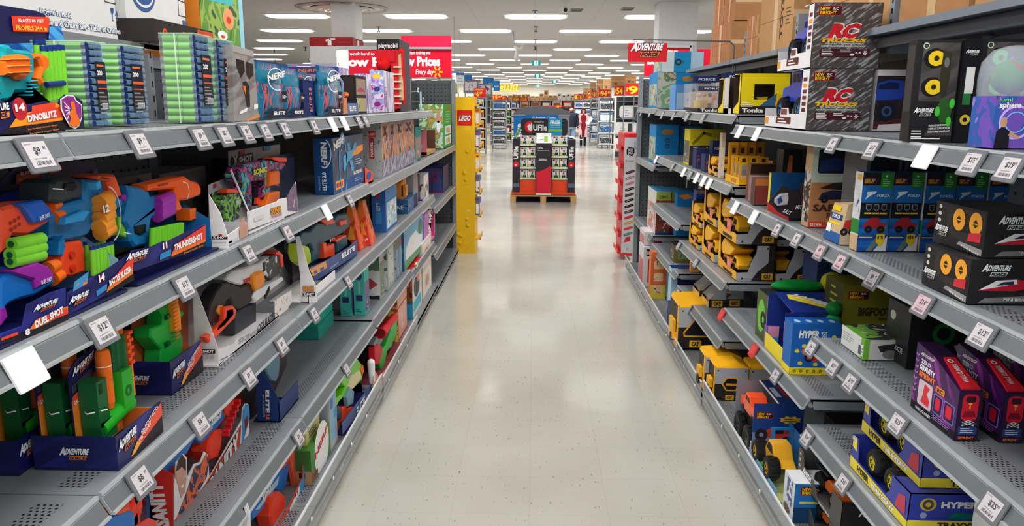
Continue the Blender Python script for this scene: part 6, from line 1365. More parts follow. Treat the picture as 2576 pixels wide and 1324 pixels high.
wpart('barrel',r,lambda g:(pr(g,LX(-.975),[(2.616,1.029),(2.641,1.044),(2.942,1.031),(2.943,1.013),(2.634,1.005)],.05,mat((226,228,230),.35),.006),[pr(g,LX(-.972),[(a+.012*k,b+.0045*k),(a+.016+.012*k,b+.0065*k),(a+.014+.012*k,b-.012+.0055*k),(a-.002+.012*k,b-.014+.0045*k)],.005,BLK,0)for k in range(4)for a,b in[(2.721,1.013)]],pr(g,LX(-.98),[(2.876,1.135),(2.921,1.141),(2.963,1.118),(2.975,1.079),(2.949,1.066),(2.935,1.117)],.05,mat((244,70,50),.35),.003)))
wpart('lever',r,lambda g:(pr(g,LX(-.965),[(2.334,1.071),(2.406,1.056),(2.431,1.035),(2.411,1.01),(2.334,1.002),(2.284,.995),(2.204,.993),(2.176,1.02),(2.254,1.02),(2.326,1.028)],.02,mat((246,74,40),.35),.004),pr(g,LX(-.9649),[(2.349,1.054),(2.398,1.046),(2.401,1.028),(2.323,1.014),(2.264,1.013),(2.277,1.023),(2.339,1.032)],.0,mat((150,140,142),.5),0)),'orange red lever')
r=root('boxed_blaster','white wedge package seen end on, beside the lock blaster package','toy blaster',(-.89,2.98,.917))
def f(g):
 pr(g,CY(2.98),[(-.924,.914),(-.857,.92),(-.857,.981),(-.884,1.049),(-.913,1.175),(-.916,1.187),(-.931,1.184),(-.92,1.018)],.003,XW,0);g.box(-1.05,2.98,.917,-.89,3.38,.922,XW);g.box(-.893,2.98,.92,-.89,3.4,.96,XW)
 P=CY(2.9764);pt(g,P,[(-.912,.969),(-.865,.971),(-.911,.985)],'SONIC',(220,140,50),.001,bold=.05,out=(90,40,30));pt(g,P,[(-.91,.96),(-.866,.962),(-.91,.967)],'THE HEDGEHOG',(200,80,60),.001);xlogo(g,P,[(-.913,.945),(-.863,.947),(-.912,.96)])
wpart('package',r,f)
wpart('backing_card',r,lambda g:pr(g,LX(-1.05),[(3.321,1.142),(3.418,1.109),(3.401,.886),(3.283,.914)]+[(3.3,.95),(3.3,1.2)],.003,mat((90,80,84),.5),0))
wpart('blaster',r,lambda g:pr(g,LX(-.97),[(3.151,1.126),(3.223,1.107),(3.288,1.088),(3.317,1.05),(3.31,1.01),(3.252,1.009),(3.169,1.046),(3.138,1.09)],.05,mat((190,214,50),.35),.006),'lime green blaster grip')
r=root('boxed_blaster','slate teal toy blaster with orange magazines in a blue tray on the third shelf','toy blaster',(-.92,3.36,.917))
NT=mat((48,88,104),.4)
def f(g):
 g.box(-1.08,3.36,.917,-.92,3.97,.923,(50,70,110));pr(g,LX(-.92),[(3.17,.958),(3.978,.922),(3.989,.993),(3.921,1.001),(3.819,.992),(3.36,1.011),(3.104,1.034),(3.134,1.012),(3.175,.987)],.003,mat((52,76,128),.4),0);P=LX(-.9195)
 pt(g,P,[(3.641,.965),(3.929,.956),(3.644,.987)],'ELITE',WHITE,.001,bold=.05,sh=.2);pp(g,P,[(3.106,1.027),(3.358,1.011),(3.378,.976),(3.15,.986)],(214,150,90),.001);pp(g,P,[(3.165,1.005),(3.21,1.002),(3.22,.987),(3.174,.99)],(60,90,150),.0014);pp(g,P,[(3.257,.998),(3.318,.994),(3.328,.98),(3.267,.984)],(60,90,150),.0014)
 pt(g,P,[(3.428,.959),(3.58,.955),(3.429,.967)],'MOTOBLITZ',(180,200,220),.001)
 g.add([(-1.08,3.965,.917),(-.92,3.965,.917),(-.92,3.965,.96),(-1.08,3.965,1.12)],[(0,1,2,3),(3,2,1,0)],mat((34,40,66),.4))
wpart('tray',r,f)
wpart('blaster_body',r,lambda g:(pr(g,LX(-.97),[(3.166,1.155),(3.212,1.167),(3.321,1.149),(3.42,1.167),(3.739,1.141),(3.801,1.155),(3.988,1.136),(4.049,1.095),(4.043,1.056),(3.941,1.048),(3.845,1.048),(3.695,1.051),(3.557,1.061),(3.477,1.054),(3.443,1.004),(3.321,1.008),(3.354,1.063),(3.313,1.097),(3.222,1.1),(3.172,1.123)],.055,NT,.006),pr(g,LX(-.96),[(3.728,1.046),(3.93,1.034),(3.953,.975),(3.732,.977)],.04,NT,.003),pt(g,LX(-.9695),[(3.635,1.047),(3.721,1.043),(3.638,1.061)],'N2',WHITE,.002)))
wpart('orange_parts',r,lambda g:(pr(g,LX(-.962),[(3.456,1.179),(3.653,1.162),(3.721,1.136),(3.705,1.124),(3.567,1.138),(3.517,1.16)],.05,mat((240,80,44),.35),.003),pr(g,LX(-.955),[(3.463,1.071),(3.515,1.067),(3.52,1.046),(3.662,1.035),(3.659,.976),(3.477,.998)],.04,mat((244,80,34),.35),.003),pr(g,LX(-.956),[(3.785,1.123),(3.926,1.115),(3.938,1.088),(3.796,1.099)],.04,mat((230,74,44),.35),.003),pr(g,LX(-.95),[(3.66,1.05),(3.857,1.044),(3.894,1.034),(3.687,1.037)],.03,mat((230,80,50),.35),.001)),'orange trim and magazine')
# third level, far part (z .917)
for i,pts in enumerate(([(4.096,.977),(4.177,.951),(4.079,1.192)],[(4.255,.935),(4.373,.938),(4.235,1.169)])):
 (y0,z0),(y1,z1),(y2,z2)=pts
 r=root('figure_pack',['red flame printed wedge pack, the left of two','red flame printed wedge pack, the right of two, at the shelf edge'][i],'toy pack',((-.93,-.905)[i],y0,.917))
 g=G();H=.25;L_=.16
 g.hexa([(-.1,0,0),(0,0,0),(0,L_,0),(-.1,L_,0),(-.065,.02,H),(-.045,.02,H),(-.045,L_*.6,H),(-.065,L_*.6,H)],art(((196,34,36),(226,60,40),(236,120,40),(160,24,30)),16,(1,1,.5)))
 g.poly(FR((-.1,-.001,0),(1,0,0),(0,.08,1)),[(.03,.06),(.075,.06),(.06,.12),(.05,.14)],(244,160,50));g.text(FR((-.1,-.001,0),(1,0,0),(0,.08,1)),'8+',.06,.02,.02,WHITE,rot=.3)
 obj('pack',g,r);g=G();g.box(-.062,.02,.14,-.04,.06,H-.02,(220,190,110));obj('figure',g,r)
def bk(g,F,w,h):g.rect(F,0,0,w,h,(44,34,32));g.rect(F,w*.08,h*.82,w*.5,h*.92,(226,160,60),.001);g.poly(F,[(w*.6,h*.95),(w*.9,h*.95),(w*.62,h*.72)],(240,196,50),.001);g.rect(F,w*.05,h*.5,w*.5,h*.75,(40,80,170),.001);g.poly(F,[(w*.65,h*.45),(w*.95,h*.5),(w*.8,h*.72)],(190,30,50),.001);g.rect(F,0,h*.14,w,h*.26,(40,110,180),.001);g.poly(F,[(w*.6,h*.05),(w*.85,h*.05),(w*.85,h*.18),(w*.72,h*.12),(w*.6,h*.18)],(240,200,40),.0016);g.rect(F,w*.3,0,w,h*.08,WHITE,.001)
p=[(4.632,.915),(4.72,.921),(4.45,1.201)]
pk(1,'car_set','black and blue car set box with yellow flashes behind the flame packs','toy box',(-.915,4.82,.917),.11,.16,.275,(40,34,34),bk,simple(1,((40,60,120),(200,60,50),(30,30,34)),20))
def lgc(g,F,w,h):g.rect(F,0,0,w,h,(40,96,166));g.rect(F,w*.3,h*.8,w*.6,h*.92,(206,40,40),.001);g.rect(F,w*.25,h*.2,w*.7,h*.6,(60,130,190),.001);g.text(F,'CITY',w*.6,h*.5,w*.25,WHITE,.0016,rot=PI/2,w=h*.2)
pk(1,'brick_set','sky blue brick set box standing near the shelf edge, right of the flame packs','toy box',(-.905,[(4.714,.932),(4.715,.938)][0][0],.917),.085,.40,.265,(50,110,180),lgc,simple(1,((196,222,236),(150,196,220),(226,236,240),(120,170,120)),12,(70,140,200)))
r=root('figure_pack','tall clear pack with a blocky orange figure and white side board','toy pack',(-.905,5.55,.917))
g=G();g.box(-.14,.5,0,0,.51,.36,(196,204,206));g.box(-.003,.3,0,0,.5,.36,clear());obj('board',g,r)
g=G();OB_=mat((240,150,40),.45)
for bx in((-.1,.05,.1,-.04,.2,.33),(-.12,.03,.13,-.09,.1,.25),(-.05,.05,.12,-.02,.14,.2),(-.11,.0,.27,-.03,.12,.32),(-.09,.05,.31,-.04,.15,.35),(-.07,.0,.2,-.04,.02,.22)):g.box(*bx,OB_)
obj('figure',g,r,None,0,'blocky orange toy figure');g=G();g.box(-.14,0,0,0,.5,.1,art(((24,40,70),(40,90,140),(150,200,220)),30,rough=.4));g.text(XZ,'MINE',-.12,.03,.03,WHITE,w=.09);obj('base',g,r)
pk(1,'toy_box','dark motorcycle toy box beyond the orange blocky figure','toy box',(-.93,6.15,.917),.12,.2,.215,(44,38,42),lambda g,F,w,h:(g.ring(F,w*.3,h*.45,w*.1,w*.13,(120,50,60),.001),g.ring(F,w*.65,h*.4,w*.1,w*.13,(120,50,60),.001),g.poly(F,[(w*.25,h*.5),(w*.5,h*.62),(w*.7,h*.5),(w*.5,h*.4)],(90,30,40),.001),g.lines(F,w*.4,h*.16,w*.5,2,(200,200,200))),None)
pk(1,'toy_box','white and brown animal toy box at the far end of the third shelf','toy box',(-.905,6.4,.917),.1,.3,.2,(226,226,222),simple(1,((220,220,216),(240,240,238),(90,70,60),(210,150,50)),18),simple(1,((220,220,216),(240,240,238),(90,70,60),(210,150,50)),18))
pk(1,'toy_box','dark blue boxed set with a green dinosaur head standing on the last bay','toy box',(-.93,8.0,.79),.36,.5,.27,(40,40,84),lambda g,F,w,h:(g.rect(F,w*.03,h*.05,w*.97,h*.95,art(((30,40,90),(50,80,140),(110,60,110),(40,60,110)),10)),g.poly(F,ell(w*.35,h*.5,w*.17,h*.22),(130,160,70),.0016),g.rect(F,w*.22,h*.6,w*.48,h*.75,(90,130,60),.002),g.ring(F,w*.36,h*.45,w*.03,w*.07,(60,50,50),.0024),g.rect(F,0,0,w,h*.14,(100,60,110),.001)))
pk(1,'toy_box','dark blue toy box left of the green dinosaur head box','toy box',(-1.16,7.7,.79),.18,.3,.22,(34,50,100),simple(1,((30,50,110),(60,110,160),(20,24,50)),14))
# fourth level (z .52)
RI=mat((214,50,44),.42);XB_=mat((24,120,208),.33);ROD=mat((250,66,34),.38)
def insanity(lab,pY,z0,mode):
 pass
r=root('boxed_blaster','long red blaster package with a blue blaster, on the fourth shelf','toy blaster',(-1.0,1.98,.522))
def f(g):
 pr(g,LX(-1.15),[(1.97,.522),(2.70,.522)]+[(2.932,.486),(2.882,.576),(2.826,.616),(2.737,.626),(2.142,.634)],.003,RI,0)
 pr(g,LX(-1.02),[(1.965,.522),(2.60,.522)]+[(2.616,.582),(2.617,.628),(2.604,.639),(2.582,.645),(2.559,.637),(2.545,.6),(2.253,.53),(2.255,.607),(2.231,.629),(2.199,.609),(2.158,.623),(2.102,.603),(2.113,.665),(2.092,.687),(2.047,.683),(2.035,.642),(2.02,.612)],.003,mat((236,236,236),.45),0)
 P=LX(-1.0195)
 pp(g,P,[(2.505,.499),(2.535,.588),(2.181,.517),(2.149,.458),(2.125,.386)],(202,70,46),.0006)
 pp(g,P,[(2.615,.582),(2.615,.626),(2.599,.639),(2.584,.643),(2.56,.635),(2.544,.59),(2.519,.498)],(70,150,214),.001);pp(g,P,[(2.564,.592),(2.595,.599),(2.597,.567),(2.564,.547)],(120,50,60),.0016)
 pt(g,P,[(2.162,.441),(2.501,.518),(2.173,.501)],'INSANITY',WHITE,.0016,bold=.06,sh=.3,out=(60,60,70))
 pp(g,P,[(2.043,.614),(2.031,.653),(2.056,.683),(2.082,.69),(2.104,.664),(2.097,.605),(2.08,.571),(2.054,.565)],(206,160,140),.001);pp(g,P,[(2.037,.659),(2.056,.683),(2.082,.69),(2.102,.665),(2.096,.63),(2.075,.655),(2.056,.655)],(60,44,40),.0016);pp(g,P,[(2.056,.603),(2.075,.6),(2.074,.591),(2.059,.594)],WHITE,.0018)
 pp(g,P,[(2.006,.516),(2.095,.568),(2.156,.615),(2.197,.604),(2.244,.617),(2.255,.581),(2.231,.542),(2.16,.523),(2.081,.492),(2.04,.485),(1.991,.43)],art(((40,100,180),(236,110,60),(60,60,90),(210,160,140)),26),.0013)
wpart('package',r,f)
def f(g):
 P=CY(1.975);pr(g,P,[(-1.063,.715),(-.996,.68),(-1.016,.44),(-1.081,.438)],.003,RI,0);pr(g,P,[(-1.078,.694),(-1.061,.715),(-1.065,.626),(-1.052,.522),(-1.055,.439),(-1.086,.438)],.003,mat((60,110,180),.4),0)
 pt(g,P,[(-1.018,.487),(-1.03,.659),(-1.057,.496)],'INSANITY',WHITE,.0036,bold=.06)
wpart('end_panel',r,f)
wpart('blaster_body',r,lambda g:(pr(g,LX(-1.05),[(2.001,.691),(2.106,.701),(2.15,.72),(2.255,.713),(2.369,.706),(2.537,.704),(2.553,.676),(2.463,.668),(2.484,.637),(2.405,.627),(2.285,.629),(2.246,.667),(2.177,.643),(2.048,.644)],.05,XB_,.005),pp(g,LX(-1.0495),[(2.306,.66),(2.423,.668),(2.45,.673),(2.44,.655),(2.335,.653)],(200,226,240),.001),pt(g,LX(-1.0495),[(2.355,.665),(2.442,.663),(2.357,.68)],'XSHOT',WHITE,.0018,bold=.05,sh=.3)))
wpart('orange_parts',r,lambda g:(pr(g,LX(-1.04),[(2.523,.693),(2.522,.727),(2.611,.71),(2.611,.685),(2.548,.681)],.05,ROD,.003),pr(g,LX(-1.035),[(2.29,.6),(2.307,.629),(2.37,.638),(2.417,.622),(2.395,.567),(2.365,.543),(2.307,.561)],.06,ROD,.006),pr(g,LX(-1.045),[(2.481,.688),(2.6,.657),(2.595,.625),(2.498,.631),(2.467,.65)],.05,ROD,.004),[g.tube((-1.03,a+.022*i,b+.0125*i),(-1.01,a+.022*i,b+.0125*i),.007,mat((230,30,34),.3),n=8)for i in range(6)for a,b in[(2.405,.609),(2.407,.621)]]),'orange red darts and muzzle')
r=root('boxed_blaster','blaster package with an orange finned dart pack poking up at the bottom left corner','toy blaster',(-1.0,1.36,.522))
def f(g):
 pr(g,LX(-1.15),[(1.36,.522),(1.94,.522)]+[(2.082,.558),(2.062,.621),(2.041,.622),(1.869,.641),(1.795,.627)],.003,RI,0);pp(g,LX(-1.1495),[(1.814,.62),(1.823,.632),(1.89,.638),(1.912,.635),(1.908,.611),(1.848,.613)],(70,150,206),.001)
wpart('backing_card',r,f)
wpart('dart_pack',r,lambda g:[pr(g,LX(-1.02-.01*(k%2)),[(a+.0*k,b+.0),(a+.045,b+.02),(a+.05,b-.05),(a+.02,b-.07)],.05,ROD,.006)for k,(a,b)in enumerate([(1.744,.709),(1.77,.732),(1.793,.734),(1.825,.719),(1.802,.702),(1.813,.679),(1.775,.675),(1.801,.656),(1.784,.645)])],'orange red finned dart pack')
wpart('blaster_body',r,lambda g:(pr(g,LX(-1.0),[(1.634,.722),(1.668,.728),(1.735,.71),(1.767,.684),(1.769,.653),(1.749,.624),(1.629,.696)],.05,XB_,.004),pr(g,LX(-.995),[(1.676,.727),(1.721,.724),(1.741,.713),(1.739,.702),(1.698,.715)],.05,mat((255,90,40),.3),.003)))
wpart('side_panel',r,lambda g:(pr(g,LX(-.93),[(1.644,.718),(1.704,.705),(1.737,.678),(1.74,.63),(1.639,.691)],.003,RI,0)))
r=root('boxed_blaster','tall navy wedge package standing alone on the fourth shelf','toy blaster',(-.94,2.71,.522))
def f(g):
 P=CY(2.71);pr(g,P,[(-1.027,.517),(-.942,.527),(-.938,.604),(-.976,.686),(-1.015,.742),(-1.022,.721)],.003,mat((28,56,116),.4),0);g.box(-1.04,2.71,.522,-.942,2.95,.527,NV);g.box(-.945,2.71,.522,-.942,2.95,.60,(40,60,110))
 P=CY(2.709);pt(g,P,[(-.988,.651),(-.992,.56),(-.975,.651)],'ELITE',WHITE,.001,bold=.04);pt(g,P,[(-1.001,.633),(-1.004,.543),(-.994,.633)],'SHOCKWAVE',(180,196,220),.001);pt(g,P,[(-.992,.555),(-.993,.535),(-.979,.556)],'2.0',(236,110,60),.001,bold=.06)
wpart('package',r,f)
wpart('backing_card',r,lambda g:pr(g,LX(-1.05),[(2.72,.53),(2.96,.53)]+[(3.154,.597),(3.158,.677),(3.081,.701),(2.966,.694),(2.826,.698)],.003,mat((54,44,48),.5),0))
wpart('blaster',r,lambda g:(pr(g,LX(-.99),[(2.726,.739),(2.796,.751),(2.884,.746),(2.896,.705),(2.867,.647),(2.829,.636),(2.78,.66),(2.738,.711)],.045,mat((70,120,146),.4),.005),pr(g,LX(-.985),[(2.897,.749),(2.945,.752),(2.947,.707),(2.909,.707)],.04,ORD,.003)))
TLc=(70,190,176)
def teal(g,F,w,h):g.rect(F,0,0,w,h,TLc);g.poly(F,ell(w*.5,h*.82,w*.3,h*.08),(70,50,110),.001);g.rect(F,w*.2,h*.3,w*.8,h*.42,(44,50,110),.001);g.text(F,'FINGERLINGS',w*.62,h*.45,w*.2,(200,240,236),.001,rot=PI/2,w=h*.26);g.lines(F,w*.2,h*.1,w*.5,2,(40,90,90),.004,.01)
for i,(a,lab)in enumerate((((-1.005),'left of two slim teal toy boxes on the fourth shelf'),((-.935),'right of two slim teal toy boxes, with a darker pattern'))):pk(1,'toy_box',lab,'toy box',(a,4.16+.03*i,.532),.062,.12,.26+.01*i,TLc,teal,simple(1,(TLc,(90,60,130),(200,220,220)),20))
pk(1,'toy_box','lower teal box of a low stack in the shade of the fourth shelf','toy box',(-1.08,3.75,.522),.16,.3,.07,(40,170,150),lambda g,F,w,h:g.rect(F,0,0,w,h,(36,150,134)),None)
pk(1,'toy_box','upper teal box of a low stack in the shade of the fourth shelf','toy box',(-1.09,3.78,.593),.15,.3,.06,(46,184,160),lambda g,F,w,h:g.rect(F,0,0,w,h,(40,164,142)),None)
def wr(g,F,w,h):g.rect(F,0,0,w,h,(208,206,204));g.rect(F,0,h*.55,w,h,art(((190,196,190),(90,110,90),(60,60,60)),16),.0008);g.poly(F,[(w*.1,h*.3),(w*.5,h*.42),(w*.9,h*.3),(w*.5,h*.2)],(176,60,70),.001);g.rect(F,w*.02,h*.02,w*.98,h*.09,(40,40,44),.001)
pk(1,'figure_pack','clear fronted white pack with a red print right of the slim teal boxes','toy pack',(-.915,4.52,.532),.12,.14,.33,(176,178,176),wr,simple(1,((190,196,190),(90,110,90),(200,200,200)),16))
pk(1,'figure_pack','tall green and white figure pack beyond the white one','toy pack',(-.915,4.78,.532),.11,.22,.37,(170,186,176),simple(1,((120,150,120),(200,204,200),(90,80,80),(60,60,64)),16,(90,130,150)),simple(1,((60,60,60),(200,204,200),(110,100,100)),20))
for i in range(2):pk(1,'figure_pack',['slim grey pack with a yellow corner before the brick set','slim purple and blue pack with a yellow corner before the brick set'][i],'toy pack',(-.91,5.06+.13*i,.532),.08,.09,.30,(120,120,130),lambda g,F,w,h:(g.rect(F,0,0,w,h,art(((90,90,96),(180,180,186),(120,60,130)),18,seed=i)),g.rect(F,w*.6,h*.82,w*.95,h*.97,(236,206,70),.001)),simple(1,((110,60,130),(90,150,190),(200,200,206)),18))
p=[(4.73,.499),(5.385,.514),(4.771,.783)]
pk(1,'brick_set','sky blue cruise ship box on the fourth shelf','toy box',(-.905,5.35,.532),.2,.95,.33,(96,160,200),lambda g,F,w,h:(g.rect(F,0,0,w,h,art(((60,130,120),(40,90,130),(120,60,130),(50,50,60)),10)),g.rect(F,w*.5,h*.88,w*.9,h*.97,(220,150,40),.001)),lambda g,F,w,h:(g.rect(F,0,0,w,h,(120,180,214)),g.rect(F,w*.06,h*.86,w*.2,h*.96,(206,40,40),.001),g.text(F,'friends',w*.24,h*.88,h*.07,WHITE,.001,w=w*.3),g.poly(F,[(w*.05,h*.2),(w*.9,h*.1),(w*.95,h*.35),(w*.7,h*.5),(w*.6,h*.62),(w*.3,h*.6),(w*.1,h*.45)],(236,238,240),.001),g.rect(F,w*.15,h*.3,w*.8,h*.4,art(((60,120,150),(236,236,236),(180,60,70)),24),.0016),g.poly(F,[(w*.0,0),(w,0),(w,h*.12),(0,h*.2)],(90,160,110),.0014),g.poly(F,ell(w*.85,h*.6,w*.12,h*.18),(70,130,80),.0012)))
pk(1,'toy_box','purple toy box with a white front beyond the cruise ship box','toy box',(-.905,6.32,.502),.1,.35,.42,(130,50,150),simple(1,((130,50,150),(170,80,180),(220,90,60)),12,(90,40,110)),simple(1,((236,230,236),(170,80,190),(226,90,70)),14,WHITE))
r=root('doll_tray','pink display tray under the pile of small wrapped dolls','tray',(-.90,6.75,.502));g=G();g.box(-.2,-.1,0,0,.03,.09,mat((236,190,206),.5));g.box(-.2,.25,0,0,.28,.28,(216,80,150));g.box(-.2,-.1,.0,0,.28,.01,(226,120,170));g.box(-.1,-.1,.0,-.09,.28,.14,(226,110,170));obj('tray',g,r)
for i in range(9):
 a=i*2.4;x=-.915-.07*(i%3)-.01;y=6.68+.035*((i*5)%4);z=.60+.085*(i//3)+.01*(i%2)
 r=root('wrapped_doll','small round headed doll in clear wrap, %s of the doll pile, %s'%(('bottom layer','middle layer','top layer')[i//3],('nearest the aisle','in the middle','at the back')[i%3]),'doll',(x,y,z))
 g=G();g.ball((0,0,.02),.036,.036,.034,mat([(246,232,216),(240,214,190),(236,220,226)][i%3],.3));g.ball((0,0,.048),.026,.026,.02,mat([(236,214,90),(226,150,60),(200,80,160)][(i*2)%3],.35));g.ball((.03,-.018,.02),.006,.006,.008,(40,30,34),6,4);g.ball((.018,-.03,.02),.006,.006,.008,(40,30,34),6,4);obj('head',g,r)
 g=G();g.tube((0,0,-.03),(0,0,.0),.026,mat([(240,236,240),(120,60,150),(240,180,60)][i%3],.3),.014);obj('body',g,r)
pk(1,'open_carton','open brown carton behind the doll pile','carton',(-.93,7.0,.502),.22,.3,.28,(172,134,92))
# base level left
r=root('boxed_blaster','lower blaster package with a blue blaster and orange drum on the base shelf','toy blaster',(-.92,2.3,.152))
def f(g):
 pr(g,LX(-1.08),[(2.2,.155),(2.98,.155)]+[(3.464,-.002),(3.365,.145),(3.297,.154),(3.088,.202),(2.831,.234)],.003,mat((150,34,36),.5),0);P=LX(-.93)
 pr(g,P,[(2.3,.155),(2.86,.155)]+[(3.009,.056),(3.023,.139),(3.012,.207),(2.962,.241),(2.92,.245),(2.901,.195),(2.598,.156)],.003,mat((214,76,50),.4),0);pp(g,P,[(3.008,.049),(3.023,.139),(3.008,.208),(2.962,.238),(2.924,.24),(2.903,.194),(2.848,.189),(2.855,.046)],(70,150,210),.001)
 pt(g,P,[(2.681,.063),(2.863,.095),(2.677,.148)],'NITY',WHITE,.0014,bold=.06,sh=.2);pp(g,P,[(2.935,.144),(2.982,.16),(2.991,.121),(2.95,.102)],(110,50,70),.0014)
wpart('package',r,f)
wpart('blaster_body',r,lambda g:(pr(g,LX(-.98),[(2.442,.333),(2.473,.345),(2.56,.321),(2.694,.331),(2.798,.317),(2.913,.314),(2.975,.325),(3.056,.302),(3.043,.225),(2.901,.247),(2.852,.186),(2.778,.199),(2.714,.246),(2.608,.229),(2.485,.245)],.05,XB_,.006),pp(g,LX(-.9795),[(2.504,.275),(2.682,.275),(2.771,.273),(2.748,.247),(2.547,.257)],(170,214,236),.001),pt(g,LX(-.9795),[(2.572,.264),(2.697,.261),(2.562,.296)],'XSHOT',WHITE,.0018,bold=.05)))
wpart('orange_parts',r,lambda g:(pr(g,LX(-.955),[(2.604,.244),(2.624,.264),(2.708,.243),(2.764,.194),(2.756,.147),(2.686,.117),(2.605,.152),(2.588,.204)],.06,ROD,.008),pr(g,LX(-.965),[(2.75,.309),(2.756,.344),(2.856,.322),(2.87,.289),(2.785,.295)],.04,ROD,.004),pr(g,LX(-.965),[(2.867,.329),(2.898,.338),(2.944,.313),(3.01,.2),(2.986,.123),(2.917,.152)],.02,mat((236,96,66),.4),.002)),'orange drum and dart belt')
r=root('boxed_blaster','white blaster package corner cut off at the bottom edge of the picture','toy blaster',(-.98,2.12,.152));wpart('package',r,lambda g:(pr(g,CY(2.12),[(-.906,.44),(-.851,.518),(-.844,.483),(-.849,.393),(-.91,.392)],.003,XW,0),xlogo(g,CY(2.119),[(-.899,.438),(-.858,.469),(-.901,.473)]),g.box(-1.05,2.12,.152,-.95,2.3,.157,XW),g.box(-.955,2.12,.152,-.95,2.3,.3,ORA)))
pk(1,'blaster_box','light blue box lying on top of the green printed box on the base shelf','toy box',(-.93,2.98,.30),.11,.2,.06,(50,150,210),lambda g,F,w,h:(g.rect(F,0,0,w*.7,h,(44,130,190)),g.rect(F,w*.7,0,w,h,(230,206,60))),lambda g,F,w,h:(g.rect(F,0,0,w,h,(236,226,150)),g.lines(F,w*.2,h*.7,w*.6,3,(40,60,70),.005,.012)))
def nf(g,F,w,h):g.rect(F,0,0,w,h,(70,140,60));g.rect(F,0,0,w*.6,h*.35,(140,96,60),.0008);g.rect(F,w*.1,h*.1,w*.3,h*.22,(90,60,40),.001);g.ring(F,w*.55,h*.62,0,w*.38,(240,240,238),.001);g.text(F,'NERF',w*.2,h*.54,h*.18,(200,40,40),.0016,w=w*.7,rot=.25,bold=.05)
pk(1,'blaster_box','green and white box with brown pixel blocks, lowest on the base shelf','toy box',(-.90,2.93,.152),.13,.30,.15,(90,150,70),lambda g,F,w,h:(g.rect(F,0,0,w,h,(60,110,50)),g.rect(F,0,0,w,h*.4,(180,130,90),.0006),g.rect(F,w*.1,h*.1,w*.5,h*.6,(130,80,50),.001),g.rect(F,w*.6,h*.2,w*.8,h*.35,(60,40,30),.001)),nf)
pk(1,'blaster_box','pale grey blaster shell box standing on end with blue pixel squares','toy box',(-.905,3.26,.152),.11,.12,.31,(196,198,200),lambda g,F,w,h:(g.rect(F,w*.08,h*.05,w*.92,h*.9,(176,180,184)),g.rect(F,w*.5,h*.9,w*.7,h,(60,150,200),.001)),lambda g,F,w,h:(g.rect(F,w*.1,h*.1,w*.9,h*.85,(150,190,216)),g.rect(F,w*.1,h*.6,w*.5,h*.75,(60,130,190),.001),g.rect(F,w*.5,h*.4,w*.9,h*.55,(80,160,210),.001)))
def ncard(lab,X,pts,ring):
 r=root('blaster_card',lab,'toy card',(X,pts[0][0],.155));wpart('card',r,lambda g:(pr(g,LX(X),pts,.006,mat((44,40,76),.45),0),g.ring(LX(X).F,ring[0][0],ring[0][1],0,.055,mat((232,160,130),.4),.001,20,1.3),g.ring(LX(X).F,ring[0][0],ring[0][1],.048,.052,WHITE,.0014,20,1.3),g.text(LX(X).F,'NERF',ring[0][0]-.04,ring[0][1]-.012,.03,(200,50,50),.0018,w=.08,rot=.3,bold=.05)))
ncard('purple blaster side panel just beyond the lower blue blaster package',-1.0,[(2.95,.155),(3.3,.155)]+[(3.352,.257),(3.281,.273),(3.158,.241),(3.105,.195)],[(3.202,.229),(3.224,.219)])
ncard('purple and peach blaster backing card behind the lime blaster',-1.0,[(3.3,.155),(3.95,.155)]+[(4.148,.219),(3.796,.282),(3.72,.297),(3.435,.291),(3.379,.261)],[(3.713,.252),(3.742,.24)])
r=root('boxed_blaster','lime green zombie style blaster in a blue tray on the base shelf','toy blaster',(-.92,3.42,.152))
LM=mat((118,214,46),.35)
def f(g):
 g.box(-1.05,3.42,.152,-.875,3.98,.157,NV);pr(g,LX(-.875),[(3.362,.184),(4.025,.124),(3.996,.197),(3.956,.194),(3.634,.22),(3.357,.243)],.003,mat((52,76,136),.4),0);pt(g,LX(-.874),[(3.636,.155),(3.83,.15),(3.609,.198)],'ELITE',WHITE,.0012,bold=.04);pr(g,LX(-.925),[(3.429,.15),(3.425,.213),(3.539,.195),(3.557,.116),(3.481,.111)],.003,mat((220,130,90),.4),0)
 g.add([(-1.05,3.975,.155),(-.92,3.975,.155),(-.92,3.975,.2),(-1.05,3.975,.33)],[(0,1,2,3),(3,2,1,0)],mat((36,36,52),.4))
wpart('tray',r,f)
wpart('blaster_body',r,lambda g:(pr(g,LX(-.91),[(3.344,.337),(3.374,.354),(3.513,.322),(3.577,.337),(3.468,.408),(3.472,.429),(3.75,.409),(3.85,.392),(3.949,.325),(3.91,.313),(3.977,.264),(3.935,.236),(3.727,.264),(3.57,.293),(3.452,.308),(3.394,.302)],.05,LM,.005),pr(g,LX(-.905),[(3.616,.322),(3.686,.352),(3.887,.312),(3.916,.26),(3.706,.272)],.04,mat((226,214,170),.5),.004),[g.box(-.91,a+.008*i,b+.012*i,-.9,a+.012+.008*i,b+.006+.012*i,GRN)for i in range(7)for a,b in[(3.506,.402)]]))
wpart('magazines',r,lambda g:(pr(g,LX(-.905),[(3.484,.265),(3.572,.241),(3.595,.188),(3.487,.194)],.04,ORD,.003),pr(g,LX(-.9),[(3.564,.228),(3.673,.196),(3.681,.144),(3.57,.167)],.04,ORD,.003),pr(g,LX(-.91),[(3.367,.309),(3.449,.29),(3.501,.242),(3.495,.206),(3.411,.234)],.04,NT,.003),pr(g,LX(-.895),[(3.539,.297),(3.62,.313),(3.696,.268),(3.67,.213),(3.561,.241)],.02,mat((110,150,170),.4),.002),pr(g,LX(-.905),[(3.906,.314),(3.962,.316),(3.985,.269),(3.936,.27)],.04,ORA,.002)),'orange magazines and grey blue grip')
r=root('boxed_blaster','green blaster with a big red scope and white grip in a clear sided package','toy blaster',(-.91,4.02,.13))
